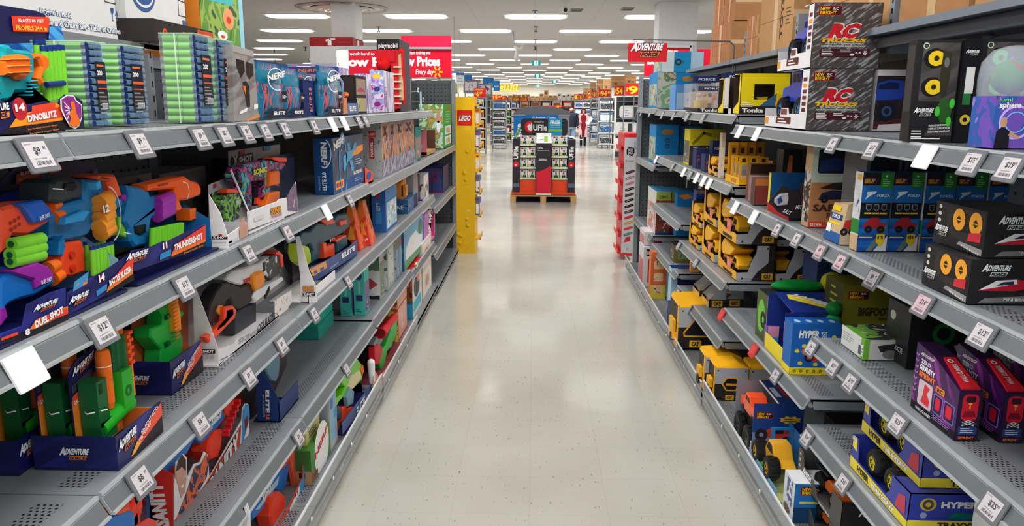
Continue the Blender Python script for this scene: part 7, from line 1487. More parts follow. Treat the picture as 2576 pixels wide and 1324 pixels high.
def f(g):
 g.box(-1.05,4.12,.13,-.87,4.95,.136,(120,50,60));g.add([(-1.05,4.02,.136),(-.91,4.02,.136),(-.93,4.02,.18),(-1.05,4.02,.42)],[(0,1,2,3)],mat((50,110,150),.3,alpha=.7));g.band(FR((0,4.018,0),(1,0,0),(0,0,1)),[(-1.05,.42),(-.93,.15)],.008,(170,30,50));pr(g,LX(-1.05),[(4.02,.136),(4.9,.136),(4.9,.42),(4.1,.42)],.003,mat((30,44,66),.4),0)
 pr(g,LX(-.862),[(3.984,.125),(4.015,.251),(4.062,.247),(4.162,.173),(4.371,.151),(4.866,.128),(4.946,.087),(4.911,.022)],.003,mat((206,150,130),.4,alpha=.95),0)
wpart('package',r,f)
A_,B_,C_=[Vector((-.885,*q))for q in[(4.355,.374),(4.56,.362),(4.808,.348)]]
wpart('scope',r,lambda g:(g.tube(A_,B_,.034,RED,.024,16),g.tube(A_+(A_-B_)*.01,A_,.028,mat((120,14,24),.3)),g.tube(B_,C_,.026,RED,.024,14)),'bright red scope')
wpart('blaster_body',r,lambda g:(pr(g,LX(-.9),[(4.397,.142),(4.371,.191),(4.48,.237),(4.585,.231),(4.783,.3),(4.903,.302),(5.022,.261),(5.055,.19),(4.844,.179),(4.762,.16),(4.614,.18),(4.495,.107),(4.447,.11)],.05,mat((46,190,70),.35),.005),pr(g,LX(-.905),[(4.228,.345),(4.356,.357),(4.588,.315),(4.478,.279),(4.345,.281)],.04,mat((130,132,136),.4),.003),pr(g,LX(-.895),[(4.223,.229),(4.226,.332),(4.332,.318),(4.457,.258),(4.416,.217),(4.333,.191)],.04,RED,.004)),'green body')
wpart('grip',r,lambda g:(g.tube((-.875,4.03,.20),(-.875,4.02,.31),.017,mat((232,234,236),.35),.021,12),g.ball((-.875,4.02,.31),.021,.021,.021,mat((232,234,236),.35)),g.ball((-.875,4.03,.2),.017,.017,.02,mat((232,234,236),.35))),'white grip')
def ora(g,F,w,h):g.rect(F,0,0,w,h,(222,84,34));g.rect(F,w*.45,0,w,h,art(((190,120,60),(226,190,80),(200,60,70),(120,60,40)),26),.0006);g.rect(F,0,h*.9,w,h,(70,30,26),.001)
pk(1,'doll_box','orange doll box standing at the edge of the base shelf','toy box',(-.895,4.98,.12),.12,.38,.33,(216,80,36),ora,simple(1,((232,190,170),(226,160,140),(240,206,190)),8,(232,180,160)),lambda g,F,w,h:(g.rect(F,0,0,w,h,(70,30,26)),g.text(F,'LOL',w*.2,h*.4,h*.2,(226,90,100),w=w*.6)))
def fp_c(g,F,w,h):g.rect(F,0,0,w,h,(36,150,190));g.rect(F,0,h*.3,w,h*.36,(30,110,120),.001);g.rect(F,0,h*.36,w,h*.9,art(((60,40,50),(150,90,50),(200,120,60),(30,110,110)),8),.0008);g.rect(F,w*.78,h*.62,w*.93,h*.86,(200,30,40),.0014);g.text(F,'fisher-price',w*.9,h*.64,w*.08,WHITE,.002,rot=PI/2,w=h*.2)
def fp_a(g,F,w,h):g.rect(F,0,0,w,h,(222,214,206));g.poly(F,ell(w*.45,h*.55,w*.3,h*.22),(40,60,70),.001);g.poly(F,ell(w*.6,h*.7,w*.12,h*.1),(240,140,60),.0014);g.rect(F,w*.1,h*.1,w*.9,h*.3,(40,180,200),.001)
pk(1,'toy_box','red topped toy box on the far base shelf','toy box',(-.885,5.56,.122),.26,.48,.38,(200,40,40),fp_c,fp_a,lambda g,F,w,h:g.rect(F,0,0,w,h,(206,30,40)))
pk(1,'toy_box','grey boxed figure stand left of the red topped box','toy box',(-1.04,5.35,.122),.16,.14,.18,(90,110,116),lambda g,F,w,h:(g.rect(F,0,0,w,h*.5,(60,90,100)),g.text(F,'INFINITY',w*.1,h*.6,h*.14,WHITE,w=w*.8)))
for i in range(2):pk(1,'toy_box',['lower white boxed set with a cream panel, farthest on the base shelf','upper white boxed set with a cream panel, farthest on the base shelf'][i],'toy box',(-.89,6.12,.122+.235*i),.14,.55,.23,(226,216,206),lambda g,F,w,h:g.rect(F,0,0,w,h,(200,186,176)),lambda g,F,w,h:(g.rect(F,w*.05,h*.08,w*.95,h*.92,(236,226,216)),g.poly(F,rrect(w*.2,h*.2,w*.8,h*.8,h*.2),(226,206,186),.001),g.poly(F,ell(w*.5,h*.5,w*.2,h*.2),(190,150,130),.0014)))
# price tags, left
ORD_='first second third fourth fifth sixth seventh eighth ninth tenth'.split()
KN={0:'grey framed',1:'pinkish',2:'glaring white',3:'small red'}
def stags(s,z,pts,prices,lev,kinds=0):
 L=sorted(zip(pts,prices));n=0
 for(y,_),p in L:
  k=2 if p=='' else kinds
  ptag(s,(0,y,z),p or '9','%s %s price tag from the camera on the %s price channel'%(ORD_[n],KN[k],lev),k,'%s tags on the %s channel'%(KN[k],lev));n+=1
def ltags(z,pts,prices,where,lev):stags(1,z,pts,prices,lev)
ltags(1.64,[(1.324,1.623),(1.679,1.625),(1.99,1.623),(2.148,1.62),(2.317,1.619),(2.482,1.621),(2.68,1.621),(3.042,1.62)],['9','9','9','8','8','7','7','9'],'','top left')
ltags(1.64,[(3.328,1.616),(3.536,1.615)],['',''],'','top left')
ltags(1.64,[(3.831,1.612),(3.984,1.612)],['8','5'],'','farther top left')
ltags(1.285,[(1.226,1.273)],[''],'','second left')
ltags(1.285,[(1.46,1.265),(1.832,1.261),(2.27,1.258),(2.648,1.257),(3.585,1.253)],['12','12','10','9','12'],'','second left')
ltags(1.285,[(3.174,1.257)],[''],'','second left')
ltags(.915,[(1.55,.903),(1.858,.903),(2.207,.899),(2.521,.896),(2.921,.896),(3.495,.883)],['8','8','9','9','10','7'],'','third left')
ltags(.52,[(2.648,.503),(3.395,.5)],['9','7'],'','fourth left')
ltags(.15,[(3.197,.031),(3.627,.026)],['9','7'],'','base left')
g=G();
YT=mat((236,214,90),.5)
for z,pts,lev in((1.262,[(4.268,1.28),(4.381,1.28),(4.756,1.274),(4.969,1.276),(5.25,1.274)],'second'),(.917,[(4.16,.927),(4.303,.916),(4.963,.916),(5.407,.917)],'third'),(.53,[(4.153,.52),(4.789,.532),(5.636,.526)],'fourth'),(.37,[(7.266,.383),(7.787,.392)],'lowest')):
 for n_,(y,_)in enumerate(pts):
  g=G();F=FR((.016,0,-.036),(0,1,0),(-.45,0,1));g.prism(F,[(0,0),(.1,0),(.1,.034),(0,.034)],0,.001,(232,232,228));g.rect(F,.0,.0,.05,.034,YT,.0016);g.rect(F,.01,.008,.04,.024,(90,80,60),.002);g.rect(F,.06,.006,.09,.01,(120,120,120),.002)
  solid('paper_label',g,'%s yellow and white paper label in the %s far left channel'%(ORD_[n_],lev),'price label',(XL,y,z),0,'paper labels on the %s far left channel'%lev)
  # goods, right side
def nblogo(g,F,x,y,w,l=.001):
 h=w*.42;g.poly(F,rrect(x,y,x+w,y+h,h*.15),(206,40,60),l);g.poly(F,rrect(x+w*.02,y+h*.06,x+w*.98,y+h*.94,h*.12),(60,20,30),l+.0004)
 g.text(F,'NEW',x+w*.07,y+h*.53,h*.34,YEL,l+.0008,w=w*.42,bold=.03);g.text(F,'BRIGHT',x+w*.07,y+h*.12,h*.34,YEL,l+.0008,w=w*.7,bold=.03);g.text(F,'R/C',x+w*.6,y+h*.58,h*.24,WHITE,l+.0008,w=w*.24,sh=.3)
SHD=streaks((74,70,70),(166,166,168),22,.6,bias=.58)
def rct(g,F,w,h):
 g.rect(F,0,0,w,h,SHD);nblogo(g,F,w*.06,h*.8,w*.34)
 g.text(F,'RC',w*.22,h*.475,h*.19,(206,30,44),.002,w=w*.42,sh=.4,bold=.07,out=WHITE,ow=.05)
 g.text(F,'TRUCKS',w*.1,h*.4,h*.05,YEL,.0016,w=w*.68,sh=.4,bold=.06,out=(60,50,20))
 g.text(F,'FULL FUNCTION RADIO CONTROL',w*.2,h*.36,h*.026,WHITE,.0014,w=w*.56,sh=.2);g.text(F,'TOUTES FONCTIONS RADIOCOMMANDE',w*.13,h*.322,h*.026,WHITE,.0014,w=w*.66,sh=.2)
 g.poly(F,rrect(w*.12,h*.17,w*.86,h*.29,h*.02),(70,26,40),.001)
 for x,n in((.15,4),(.42,2)):g.lines(F,w*x,h*.27,w*.2,n,WHITE,h*.012,h*.026,.0016,3)
 g.text(F,'2.4',w*.64,h*.22,h*.03,WHITE,.0016,w=w*.09);g.poly(F,ell(w*.6,h*.205,w*.035,h*.018),WHITE,.0016)
 for k in range(6):g.band(F,[(w*.79,h*.23),(w*(.79+.03*math.cos(k*PI/3)),h*(.23+.035*math.sin(k*PI/3)))],w*.012,WHITE,.0016)
WH=mat((222,220,222),.5)
BLT=mat((26,60,170),.25,spec=.6);HUBB=mat((70,116,160),.35)
def rcbox(lab,x,y,z,D,W,H):
 r=root('truck_carton',lab,'toy truck box',(x,y,z));g=G()
 g.box(0,0,0,D,.003,H,WH);g.box(0,.003,0,D,W,.003,WH);g.box(D-.003,.003,.003,D,W,H,mat((90,90,96),.6));g.box(0,.003,H-.003,D,.12,H,WH);g.box(0,W-.003,.003,D,W,H*.35,WH)
 rct(g,FR((0,0,0),(1,0,0),(0,0,1)),D,H)
 F=FR((0,W,0),(0,-1,0),(0,0,1));P=[(0,0),(W,0),(W,H),(W*.86,H),(W*.84,H*.26),(W*.6,H*.26),(W*.58,H*.36),(W*.42,H*.36),(W*.4,H*.2),(0,H*.2)]
 g.prism(F,P,-.002,0,WH);g.poly(F,rrect(W*.3,H*.08,W*.66,H*.2,.004),(96,50,46));g.lines(F,W*.36,H*.15,W*.22,2,WHITE,.005,.012,.0016);g.rect(F,W*.0,H*.06,W*.1,H*.18,(214,150,60));g.poly(F,rrect(W*.42,H*.24,W*.56,H*.34,.004),(120,70,60))
 for k in range(6):g.rect(F,W*.88,H*(.3+.1*k),W*.96,H*(.36+.1*k),(96,40,44)if k!=4 else(236,150,50))
 obj('box',g,r)
 g=G();vehicle(g,FR((D*.42,W*.88,.035),(0,-1,0),(0,0,1)),W*.7,BLT,HUBB,H*.2,D*.6,lift=.02);g.box(D*.3,W*.14,H*.42,D*.55,W*.2,H*.5,BLK);obj('truck',g,r,None,0,'blue monster truck with large black tyres and blue hubs');return r
rcbox('lower of two stacked RC TRUCKS cartons showing a blue monster truck',1.08,3.155,1.604,.245,.56,.239)
rcbox('upper of two stacked RC TRUCKS cartons, topmost on the right shelf',1.08,3.16,1.845,.262,.42,.245)
def bt(g,F,w,h):
 g.rect(F,0,0,w,h,(206,202,204));g.poly(F,[(0,h*.9),(w*.7,h*.9),(w*.66,h*.2),(0,h*.14)],(40,34,38),.0006);g.poly(F,[(0,h*.14),(w*.66,h*.2),(w*.66,h*.12),(w*.12,h*.1),(w*.1,h*.02),(0,h*.02)],(74,34,40),.001)
 g.poly(F,[(w*.02,h*.78),(w*.3,h*.84),(w*.6,h*.82),(w*.64,h*.62),(w*.6,h*.52),(0,h*.5)],(36,66,160),.001);g.poly(F,[(w*.06,h*.75),(w*.3,h*.8),(w*.5,h*.78),(w*.5,h*.68),(w*.04,h*.68)],(20,30,80),.0014);g.ring(F,w*.28,h*.32,w*.1,w*.22,(24,26,40),.0014,20);g.ring(F,w*.28,h*.32,w*.07,w*.12,(50,80,120),.0018,20)
 for k in range(4):g.rect(F,w*.76,h*(.35+.14*k),w*.96,h*(.43+.14*k),(84,40,44)if k<3 else(226,150,50),.001)
 g.text(F,'6+',w*.9,h*.06,h*.03,(60,60,60),w=w*.06)
pk(-1,'truck_carton','white truck carton with a blue pickup in its window, behind the stacked RC cartons','toy truck box',(1.345,3.16,1.604),.17,.3,.235,(206,202,204),bt)
AFB2=mat((34,34,36),.4);AFS=((210,212,214))
def afblack(wheelc,tx):
 def f(g,F,w,h):
  g.rect(F,0,0,w,h,AFB2);g.rect(F,w*.14,h*.4,w*.98,h*.97,streaks((58,56,56),(84,80,78),5),.0006)
  for cy in(.82,.54):g.ring(F,w*.42,h*cy,0,w*.25,(24,24,24),.001,18,.9);g.ring(F,w*.46,h*cy,w*.06,w*.19,wheelc,.0014,18,.9);g.ring(F,w*.46,h*cy,0,w*.06,(40,40,30),.0018)
  g.poly(F,[(w*.6,h*.9),(w*.78,h*.88),(w*.8,h*.62),(w*.74,h*.46),(w*.64,h*.44),(w*.58,h*.62)],(52,50,34),.0018);g.poly(F,ell(w*.7,h*.78,w*.06,h*.05),(110,112,110),.0022)
  g.poly(F,[(w*.55,h*.33),(w*.7,h*.44),(w*.95,h*.4),(w*.9,h*.2),(w*.7,h*.18)],(44,90,40),.0022)
  for x,y in((.6,.3),(.92,.38),(.88,.2)):g.poly(F,ell(w*x,h*y,w*.06,h*.05),(70,200,60),.0026)
  aforce(g,F,w*.06,h*.25,w*.46,.002,c2=AFS,edge=(30,30,30));g.poly(F,[(w*.36,h*.06),(w*.98,h*.06),(w*.98,h*.2),(w*.45,h*.14)],(66,64,64),.001)
  for k,s_ in enumerate(('CRAWLING GHOST STUNT CAR','VOITURE CASCADEUSE','FANTOME RAMPANT')[:tx]):g.text(F,s_,w*.44,h*(.15-.032*k),h*.018,WHITE,.0022,w=w*.5,rot=.06)
  g.lines(F,w*.06,h*.1,w*.26,3,WHITE,.003,.008,.0016,5);g.lines(F,w*.06,h*.025,w*.8,1,WHITE,.003,.008,.0016,5);g.ring(F,w*.2,h*.94,w*.05,w*.07,(200,220,190),.002)
 return f
yaf=[p[0]for p in[(2.329,1.601),(1.871,1.603)]]
def aisdark(g,F,w,h):g.rect(F,0,0,w,h,AFB2);g.rect(F,w*.1,h*.3,w*.9,h*.95,(60,58,58))
pk(-1,'stunt_car_box','black stunt car box with yellow wheels, left of the pair','toy car box',(1.035,2.2,1.604),.118,.05,.272,AFB2,afblack((232,196,30),3),aisdark)
pk(-1,'stunt_car_box','black stunt car box, right of the pair, beside the glowing sphere box','toy car box',(1.205,2.2,1.604),.12,.05,.275,AFB2,afblack((70,190,60),1),aisdark)
g=G();g.box(0,0,0,.045,.11,.275,mat((24,24,28),.35));aforce(g,FR((0,0,.23),(1,0,0),(0,0,1)),.004,0,.036,.001,c2=AFS,edge=(30,30,30));g.box(.012,-.002,.13,.034,0,.2,(226,226,226));g.box(.01,-.002,.1,.03,0,.13,(40,120,60));g.ring(XZ,.022,.06,.006,.014,(226,196,60),.002);solid('stunt_car_box',g,'narrow black box end with a white and green picture between the two stunt car boxes','toy car box',(1.156,2.19,1.604))
r=root('sphere_box','purple glowing sphere toy box with a clear dome top at the right edge','toy box',(1.075,yaf[1],1.604))
g=G();g.box(0,0,0,.14,.1,.12,mat((60,50,120),.35));F=XZ;PS_=art(((70,50,130),(110,80,180),(50,90,170),(150,120,210)),12)
g.rect(F,.0,0,.14,.12,PS_);g.ring(F,.05,.06,.034,.04,(190,170,250),.001);g.ring(F,.05,.06,.022,.025,(120,190,250),.001);g.poly(F,ell(.022,.06,.008,.012),(200,150,120),.0014);g.poly(F,[(.005,0),(.04,0),(.038,.04),(.02,.05),(.008,.04)],(24,22,30),.0014);g.poly(F,[(.036,.03),(.06,.02),(.062,.026),(.04,.04)],(200,150,120),.0016);g.text(F,'sphere',.008,.094,.012,WHITE,.0014,w=.05,bold=.04);g.text(F,'lumi',.006,.108,.008,(120,230,120),.0014,w=.03)
g.rect(F,.078,0,.14,.12,(44,34,70),.0008)
for k in range(5):g.poly(F,ell(.1,.1-.016*k,.014,.003,8),(150,90,190),.0014)
A_=FR((0,.1,0),(0,-1,0),(0,0,1));g.rect(A_,0,0,.1,.12,PS_);obj('box',g,r)
g=G();g.lathe(FR((.075,.075,.12),(1,0,0),(0,1,0)),[(.072,0),(.074,.04),(.07,.08),(.05,.108),(.02,.118),(0,.12)],clear((220,230,245),.3,.05),24);obj('dome',g,r)
g=G();g.ball((.07,.075,.165),.045,.045,.042,art(((150,30,60),(40,120,60),(40,60,150),(60,20,50)),14,rough=.2));g.ball((.1,.08,.19),.012,.012,.016,(60,110,220));obj('ball',g,r)
# far top shelf (z 1.65)
TY=mat((232,206,24),.4);TYD=mat((214,180,20),.45)
def tonka(lab,x,y,D,W,H,front=True):
 r=root('boxed_loader',lab,'toy vehicle box',(x,y,1.652));g=G();F=XZ
 P=rrect(0,0,D,H,.01)
 win=rrect(D*.3,H*.36,D*.68,H*.74,.02,3)
 g.box(0,.004,0,D,W,.004,TY);g.box(D-.004,.004,0,D,W,H,TY);g.box(0,.004,H-.004,D,W,H,TY)
 for a in((0,0,D,H*.36),(0,H*.74,D,H),(0,H*.36,D*.28,H*.74),(D*.7,H*.36,D,H*.74)):g.box(a[0],0,a[1],a[2],.004,a[3],TY)
 g.box(0,W-.004,0,D,W,H,(50,40,36));g.rect(F,0,0,D*.86,H*.2,(44,34,34));g.text(F,'Tonka',D*.05,H*.05,H*.1,WHITE,.0016,w=D*.44,bold=.05)
 g.lines(F,D*.03,H*.27,D*.26,3,WHITE,.004,.009,.001);g.poly(F,[(D*.4,H*.2),(D*.5,H*.3),(D*.75,H*.52),(D*.72,H*.2)],(60,96,130),.001);g.poly(F,[(D*.72,H*.22),(D*.78,H*.5),(D*.92,H*.48),(D*.96,H*.22)],TYD,.0014);g.poly(F,ell(D*.8,H*.2,D*.06,H*.1),(214,110,40),.002);g.ring(F,D*.8,H*.2,D*.02,D*.03,(60,40,30),.0026)
 A_=FR((0,W,0),(0,-1,0),(0,0,1));g.prism(A_,[(0,0),(W,0),(W,H),(W*.8,H),(W*.76,H*.3),(0,H*.12)],-.003,0,TY);obj('box',g,r)
 g=G();vehicle(g,FR((D*.5,W*.9,.02),(0,-1,0),(0,0,1)),W*.75,TYD,TYD,H*.16,D*.4);obj('loader',g,r,None,0,'yellow toy loader');return r
tonka('large yellow loader box with a dark window on the far right top shelf',1.11,4.3,.26,.14,.215)
tonka('smaller yellow loader box left of the large one',1.10,4.62,.17,.14,.2)
g=G();g.box(0,0,0,.004,.1,.2,(200,198,196));g.box(0,.1,0,.12,.104,.2,(60,44,36));g.box(.0,.0,0,.02,.1,.03,WHITE);solid('blister_card',g,'thin white edged card standing between the two yellow loader boxes','toy card',(1.09,4.48,1.652))
def clearset(lab,x,y,D,W,H,band,seed):
 r=root('figure_pack',lab,'toy pack',(x,y,1.652));g=G();g.box(0,0,0,D,W,.03,(50,44,44));g.box(D-.004,0,0,D,W,H,mat((130,120,120),.5));g.box(0,0,H*.82,D,.004,H,band);g.text(XZ,'FORCE',D*.2,H*.88,H*.06,WHITE,.001,w=D*.6);g.text(XZ,'Tonka',D*.1,.006,.018,WHITE,.001,w=D*.6,bold=.04);obj('base',g,r)
 g=G();rr=random.Random(seed)
 for k in range(6):
  c=[(232,110,40),(210,206,200),(190,150,40),(60,60,64),(226,196,60),(180,176,174)][(k+seed)%6];a,b=rr.uniform(.1,.75)*D,rr.uniform(.05,.8)*W;g.box(a,b,.03,a+D*.2,b+W*.15,.03+H*rr.uniform(.15,.5),c);g.ball((a+D*.1,b+W*.07,.03+H*.5),D*.07,D*.07,D*.07,c,8,6)
 obj('toys',g,r);g=G();g.box(-.002,-.002,.03,D*.97,W,H*.8,clear((230,226,226),.25,.1));obj('clear_cover',g,r)
clearset('clear covered construction play set in front of the navy headed pack',1.09,5.3,.2,.3,.17,(60,60,90),1)
clearset('clear pack with a navy header on the far top shelf',1.14,5.75,.2,.3,.25,(40,50,110),2)
clearset('second navy headed clear pack, nearer the loader boxes',1.22,5.15,.17,.2,.25,(40,50,110),4)
pk(-1,'toy_box','pale blue playset box behind the clear packs','toy box',(1.1,6.2,1.655),.16,.25,.2,(90,150,210),simple(1,((70,130,200),(160,190,220),(220,120,130)),14))
def bur(g,F,w,h):g.rect(F,0,0,w,h,(20,130,196));g.poly(F,ell(w*.5,h*.82,w*.28,h*.08),(170,130,70),.001);[g.ring(F,w*.5,h*(.6-.15*k),w*.06,w*.1,(40,60,80),.001)for k in range(2)];g.rect(F,0,0,w,h*.12,(30,60,130),.001)
DIN=((150,196,220),(120,170,120),(190,190,180),(90,130,90),(206,160,150))
pk(-1,'playset_box','lower blue burger playset box on the far end of the top shelf','toy box',(1.075,6.95,1.675),.37,.5,.30,(20,130,196),lambda g,F,w,h:(g.rect(F,0,0,w*.42,h,art(DIN,10)),bur(g,FR(F@Vector((w*.45,0,0)),(1,0,0),(0,0,1)),w*.5,h)),simple(1,DIN,10))
pk(-1,'playset_box','upper pale blue burger playset box on the far end of the top shelf','toy box',(1.1,6.95,1.978),.36,.45,.17,(20,130,196),lambda g,F,w,h:(g.rect(F,0,0,w*.3,h,(206,222,226)),g.rect(F,w*.3,0,w*.7,h,(20,140,196)),g.ring(F,w*.4,h*.5,w*.04,w*.08,(60,50,40),.001),g.ring(F,w*.52,h*.5,w*.02,w*.03,(40,50,60),.001),g.rect(F,w*.7,0,w,h,(170,200,220))),simple(1,DIN,10))
# second level near (z 1.222)
FZB=streaks((16,70,150),(26,110,190),5,.0);FRED=(170,36,44)
def forza(g,F,w,h):
 g.rect(F,0,0,w,h,(20,20,26));g.rect(F,0,h*.62,w,h*.84,(30,110,184),.0005);g.rect(F,0,0,w,h*.42,FZB,.0005);g.rect(F,w*.6,h*.8,w,h,(36,128,44),.001);g.poly(F,ell(w*.78,h*.955,w*.04,h*.012,10),WHITE,.0014);g.lines(F,w*.66,h*.91,w*.26,4,(150,210,150),.0022,.007,.0014)
 nblogo(g,F,w*.04,h*.86,w*.42,.001);g.poly(F,[(w*.12,h*.66),(w*.2,h*.72),(w*.16,h*.755),(w*.5,h*.765),(w*.44,h*.735),(w*.34,h*.72),(w*.26,h*.7)],WHITE,.001);g.text(F,'FORZA',w*.52,h*.695,h*.03,WHITE,.001,w=w*.42,bold=.02)
 for k in range(3):g.poly(F,[(w*(.18+.26*k),h*.6),(w*(.36+.26*k),h*.6),(w*(.36+.26*k),h*.54),(w*(.27+.26*k),h*.51),(w*(.18+.26*k),h*.54)],(150,154,160),.001);g.poly(F,[(w*(.2+.26*k),h*.592),(w*(.34+.26*k),h*.592),(w*(.34+.26*k),h*.545),(w*(.27+.26*k),h*.52),(w*(.2+.26*k),h*.545)],(24,26,40),.0014);g.rect(F,w*(.14+.26*k),h*.475,w*(.38+.26*k),h*.495,(226,190,40),.001)
 g.poly(F,[(w*.3,h*.0),(w*.5,0),(w*.96,h*.3),(w*.9,h*.34)],(110,120,110),.0008);g.poly(F,[(w*.55,0),(w,0),(w,h*.2)],(210,212,212),.001)
 g.poly(F,[(w*.12,h*.3),(w*.2,h*.38),(w*.4,h*.43),(w*.66,h*.43),(w*.72,h*.37),(w*.9,h*.36),(w*.86,h*.28)],FRED,.0014)
 for x in(.32,.74):g.ring(F,w*x,h*.28,w*.03,w*.13,(36,22,24),.0018)
 g.rect(F,w*.04,h*.175,w*.5,h*.185,(226,200,60),.0012);g.poly(F,[(w*.62,h*.22),(w*.9,h*.22),(w*.9,h*.12),(w*.76,h*.06),(w*.62,h*.12)],(232,196,30),.0018);g.text(F,'RTR',w*.66,h*.16,h*.035,BLK,.0022,w=w*.2,bold=.04)
def fza(g,F,w,h):g.rect(F,0,0,w,h,(216,218,220));g.rect(F,w*.2,h*.3,w*.8,h*.82,art(((40,70,140),(206,208,212),(60,70,90)),30));g.rect(F,0,h*.22,w,h*.4,(36,128,44),.001);g.rect(F,0,0,w,h*.2,(200,170,130),.001);g.rect(F,w*.3,h*.9,w*.8,h*.97,(230,170,50),.001)
for i in range(5):pk(-1,'race_truck_box',['first blue race truck box, nearest the shelf edge','second blue race truck box from the shelf edge','middle race truck box, partly behind the mini boat boxes','fourth race truck box, mostly hidden by the mini boat boxes','deepest race truck box at the right edge'][i],'toy car box',(1.084+.103*i,2.58+.006*(i%2),1.224),.097,.06,.262,(30,90,160),forza,fza)
g=G();g.hexa([(0,0,0),(.05,0,0),(.05,.15,0),(0,.15,0),(.02,0,.14),(.05,0,.15),(.05,.15,.13),(.03,.15,.13)],mat((196,170,130),.5));F=FR((0,.15,0),(0,-1,0),(.15,0,1));g.rect(F,0,0,.15,.035,(40,90,150),.001);g.rect(F,.02,.08,.13,.1,(24,60,120),.001);g.text(F,'FORZA',.04,.085,.012,WHITE,.002,w=.07);g.rect(F,.03,.11,.1,.128,(240,200,30),.001);g.rect(F,.01,.03,.05,.06,WHITE,.0014);g.rect(F,.02,.062,.12,.07,(240,200,30),.0012)
C_=FR((0,-.001,0),(1,0,0),(0,0,1));g.rect(C_,.0,0,.05,.05,(200,176,140));g.poly(C_,[(.005,.05),(.045,.06),(.045,.09),(.015,.085)],(196,50,40),.001);g.ring(C_,.012,.045,.004,.013,(40,30,30),.0014);g.ring(C_,.04,.045,.004,.013,(40,30,30),.0014);solid('race_truck_box',g,'small card pack with a red truck just beyond the blue race truck boxes','toy car box',(1.072,2.70,1.224))
SAF=((196,140,90),(176,120,74),(214,170,120))
def saf(g,F,w,h):
 g.rect(F,0,0,w,h,art(SAF,8));g.rect(F,0,h*.55,w,h,(186,196,182),.0006);g.poly(F,rrect(w*.12,h*.66,w*.84,h*.95,.01),(20,24,36),.001);g.poly(F,[(w*.18,h*.8),(w*.5,h*.86),(w*.8,h*.8),(w*.78,h*.7),(w*.16,h*.68)],(24,44,96),.0014)
 g.poly(F,[(w*.18,h*.34),(w*.25,h*.42),(w*.5,h*.46),(w*.9,h*.43),(w*.92,h*.35)],(34,40,74),.0014);g.poly(F,[(w*.2,h*.48),(w*.5,h*.55),(w*.9,h*.56),(w*.7,h*.46)],(40,40,40),.0012);[g.ring(F,w*x,h*.345,w*.03,w*.085,(30,26,30),.002)for x in(.32,.78)]
 g.text(F,'SAFARI',w*.08,h*.2,h*.08,(70,40,34),.0014,w=w*.9,bold=.04);g.text(F,'RALLY',w*.4,h*.12,h*.06,(110,50,30),.0014,w=w*.5,bold=.04);g.poly(F,[(0,0),(w*.45,0),(w*.38,h*.07),(0,h*.07)],(214,60,40),.0014);g.text(F,'22 MPH',w*.04,h*.02,h*.03,WHITE,.002,w=w*.26);g.rect(F,w*.48,0,w,h*.07,(40,36,36),.0014);g.text(F,'2.4G',w*.55,h*.02,h*.03,WHITE,.002,w=w*.16)
pk(-1,'truck_carton','tan desert truck box with a window above and a dark blue truck picture','toy truck box',(1.097,3.09,1.224),.175,.08,.325,(186,150,110),saf,simple(1,((206,150,100),(60,50,44),(176,180,170),(196,60,40)),16))
pk(-1,'truck_carton','red and tan truck box just right of the desert truck box','toy truck box',(1.285,3.1,1.224),.16,.14,.31,(150,120,100),lambda g,F,w,h:(g.rect(F,0,0,w,h,(150,130,110)),g.rect(F,0,h*.55,w,h,(140,150,140),.0006),g.rect(F,w*.15,h*.66,w*.9,h*.95,(20,24,36),.001),g.poly(F,[(0,h*.3),(w*.4,h*.5),(w*.3,h*.56),(0,h*.5)],(206,50,50),.001)))
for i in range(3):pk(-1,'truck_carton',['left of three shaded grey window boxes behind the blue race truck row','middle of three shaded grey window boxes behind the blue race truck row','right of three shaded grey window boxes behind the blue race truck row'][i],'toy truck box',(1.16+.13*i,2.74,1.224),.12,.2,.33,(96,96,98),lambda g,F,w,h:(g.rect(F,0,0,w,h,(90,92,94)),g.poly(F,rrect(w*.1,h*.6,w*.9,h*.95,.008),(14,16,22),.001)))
r=root('movie_car_box','black wedge pack with a silver and blue toy car and a red corner','toy car box',(1.085,3.28,1.224))
wpart('pack',r,lambda g:(g.box(1.085,3.29,1.226,1.21,3.55,1.23,BLK),pr(g,CY(3.29),[(.993,1.264),(1.087,1.222),(1.137,1.226),(1.127,1.355),(1.086,1.354),(1.048,1.371),(.998,1.303)],.004,mat((36,32,38),.4),0),pp(g,CY(3.29),[(.993,1.264),(.991,1.3),(1.016,1.281),(1.035,1.259),(1.083,1.236),(1.087,1.222)],(196,50,50)),pt(g,CY(3.29),[(1.057,1.256),(1.089,1.245),(1.056,1.273)],'FAST',WHITE,.002,sh=.2),pt(g,CY(3.29),[(1.11,1.271),(1.133,1.271),(1.109,1.287)],'FAST',WHITE,.002,sh=.2),g.box(1.21,3.29,1.226,1.214,3.55,1.36,(50,40,44))))
wpart('car',r,lambda g:(pr(g,CY(3.28),[(1.018,1.299),(1.019,1.316),(1.04,1.336),(1.07,1.339),(1.074,1.316),(1.071,1.291),(1.03,1.285)],.03,mat((190,194,200),.2,.4),.003,.01),pp(g,CY(3.28),[(1.025,1.313),(1.04,1.327),(1.048,1.305),(1.032,1.294)],(30,60,130),.012)),'silver toy car')
pk(-1,'race_truck_box','blue and yellow race box standing behind the silver car wedge pack','toy car box',(1.10,3.62,1.224),.19,.03,.17,(30,96,150),lambda g,F,w,h:(g.rect(F,0,0,w,h,(26,90,150)),g.poly(F,ell(w*.5,h*.3,w*.2,h*.2),(30,70,50),.001)),lambda g,F,w,h:g.rect(F,0,0,w,h,(226,206,60)))
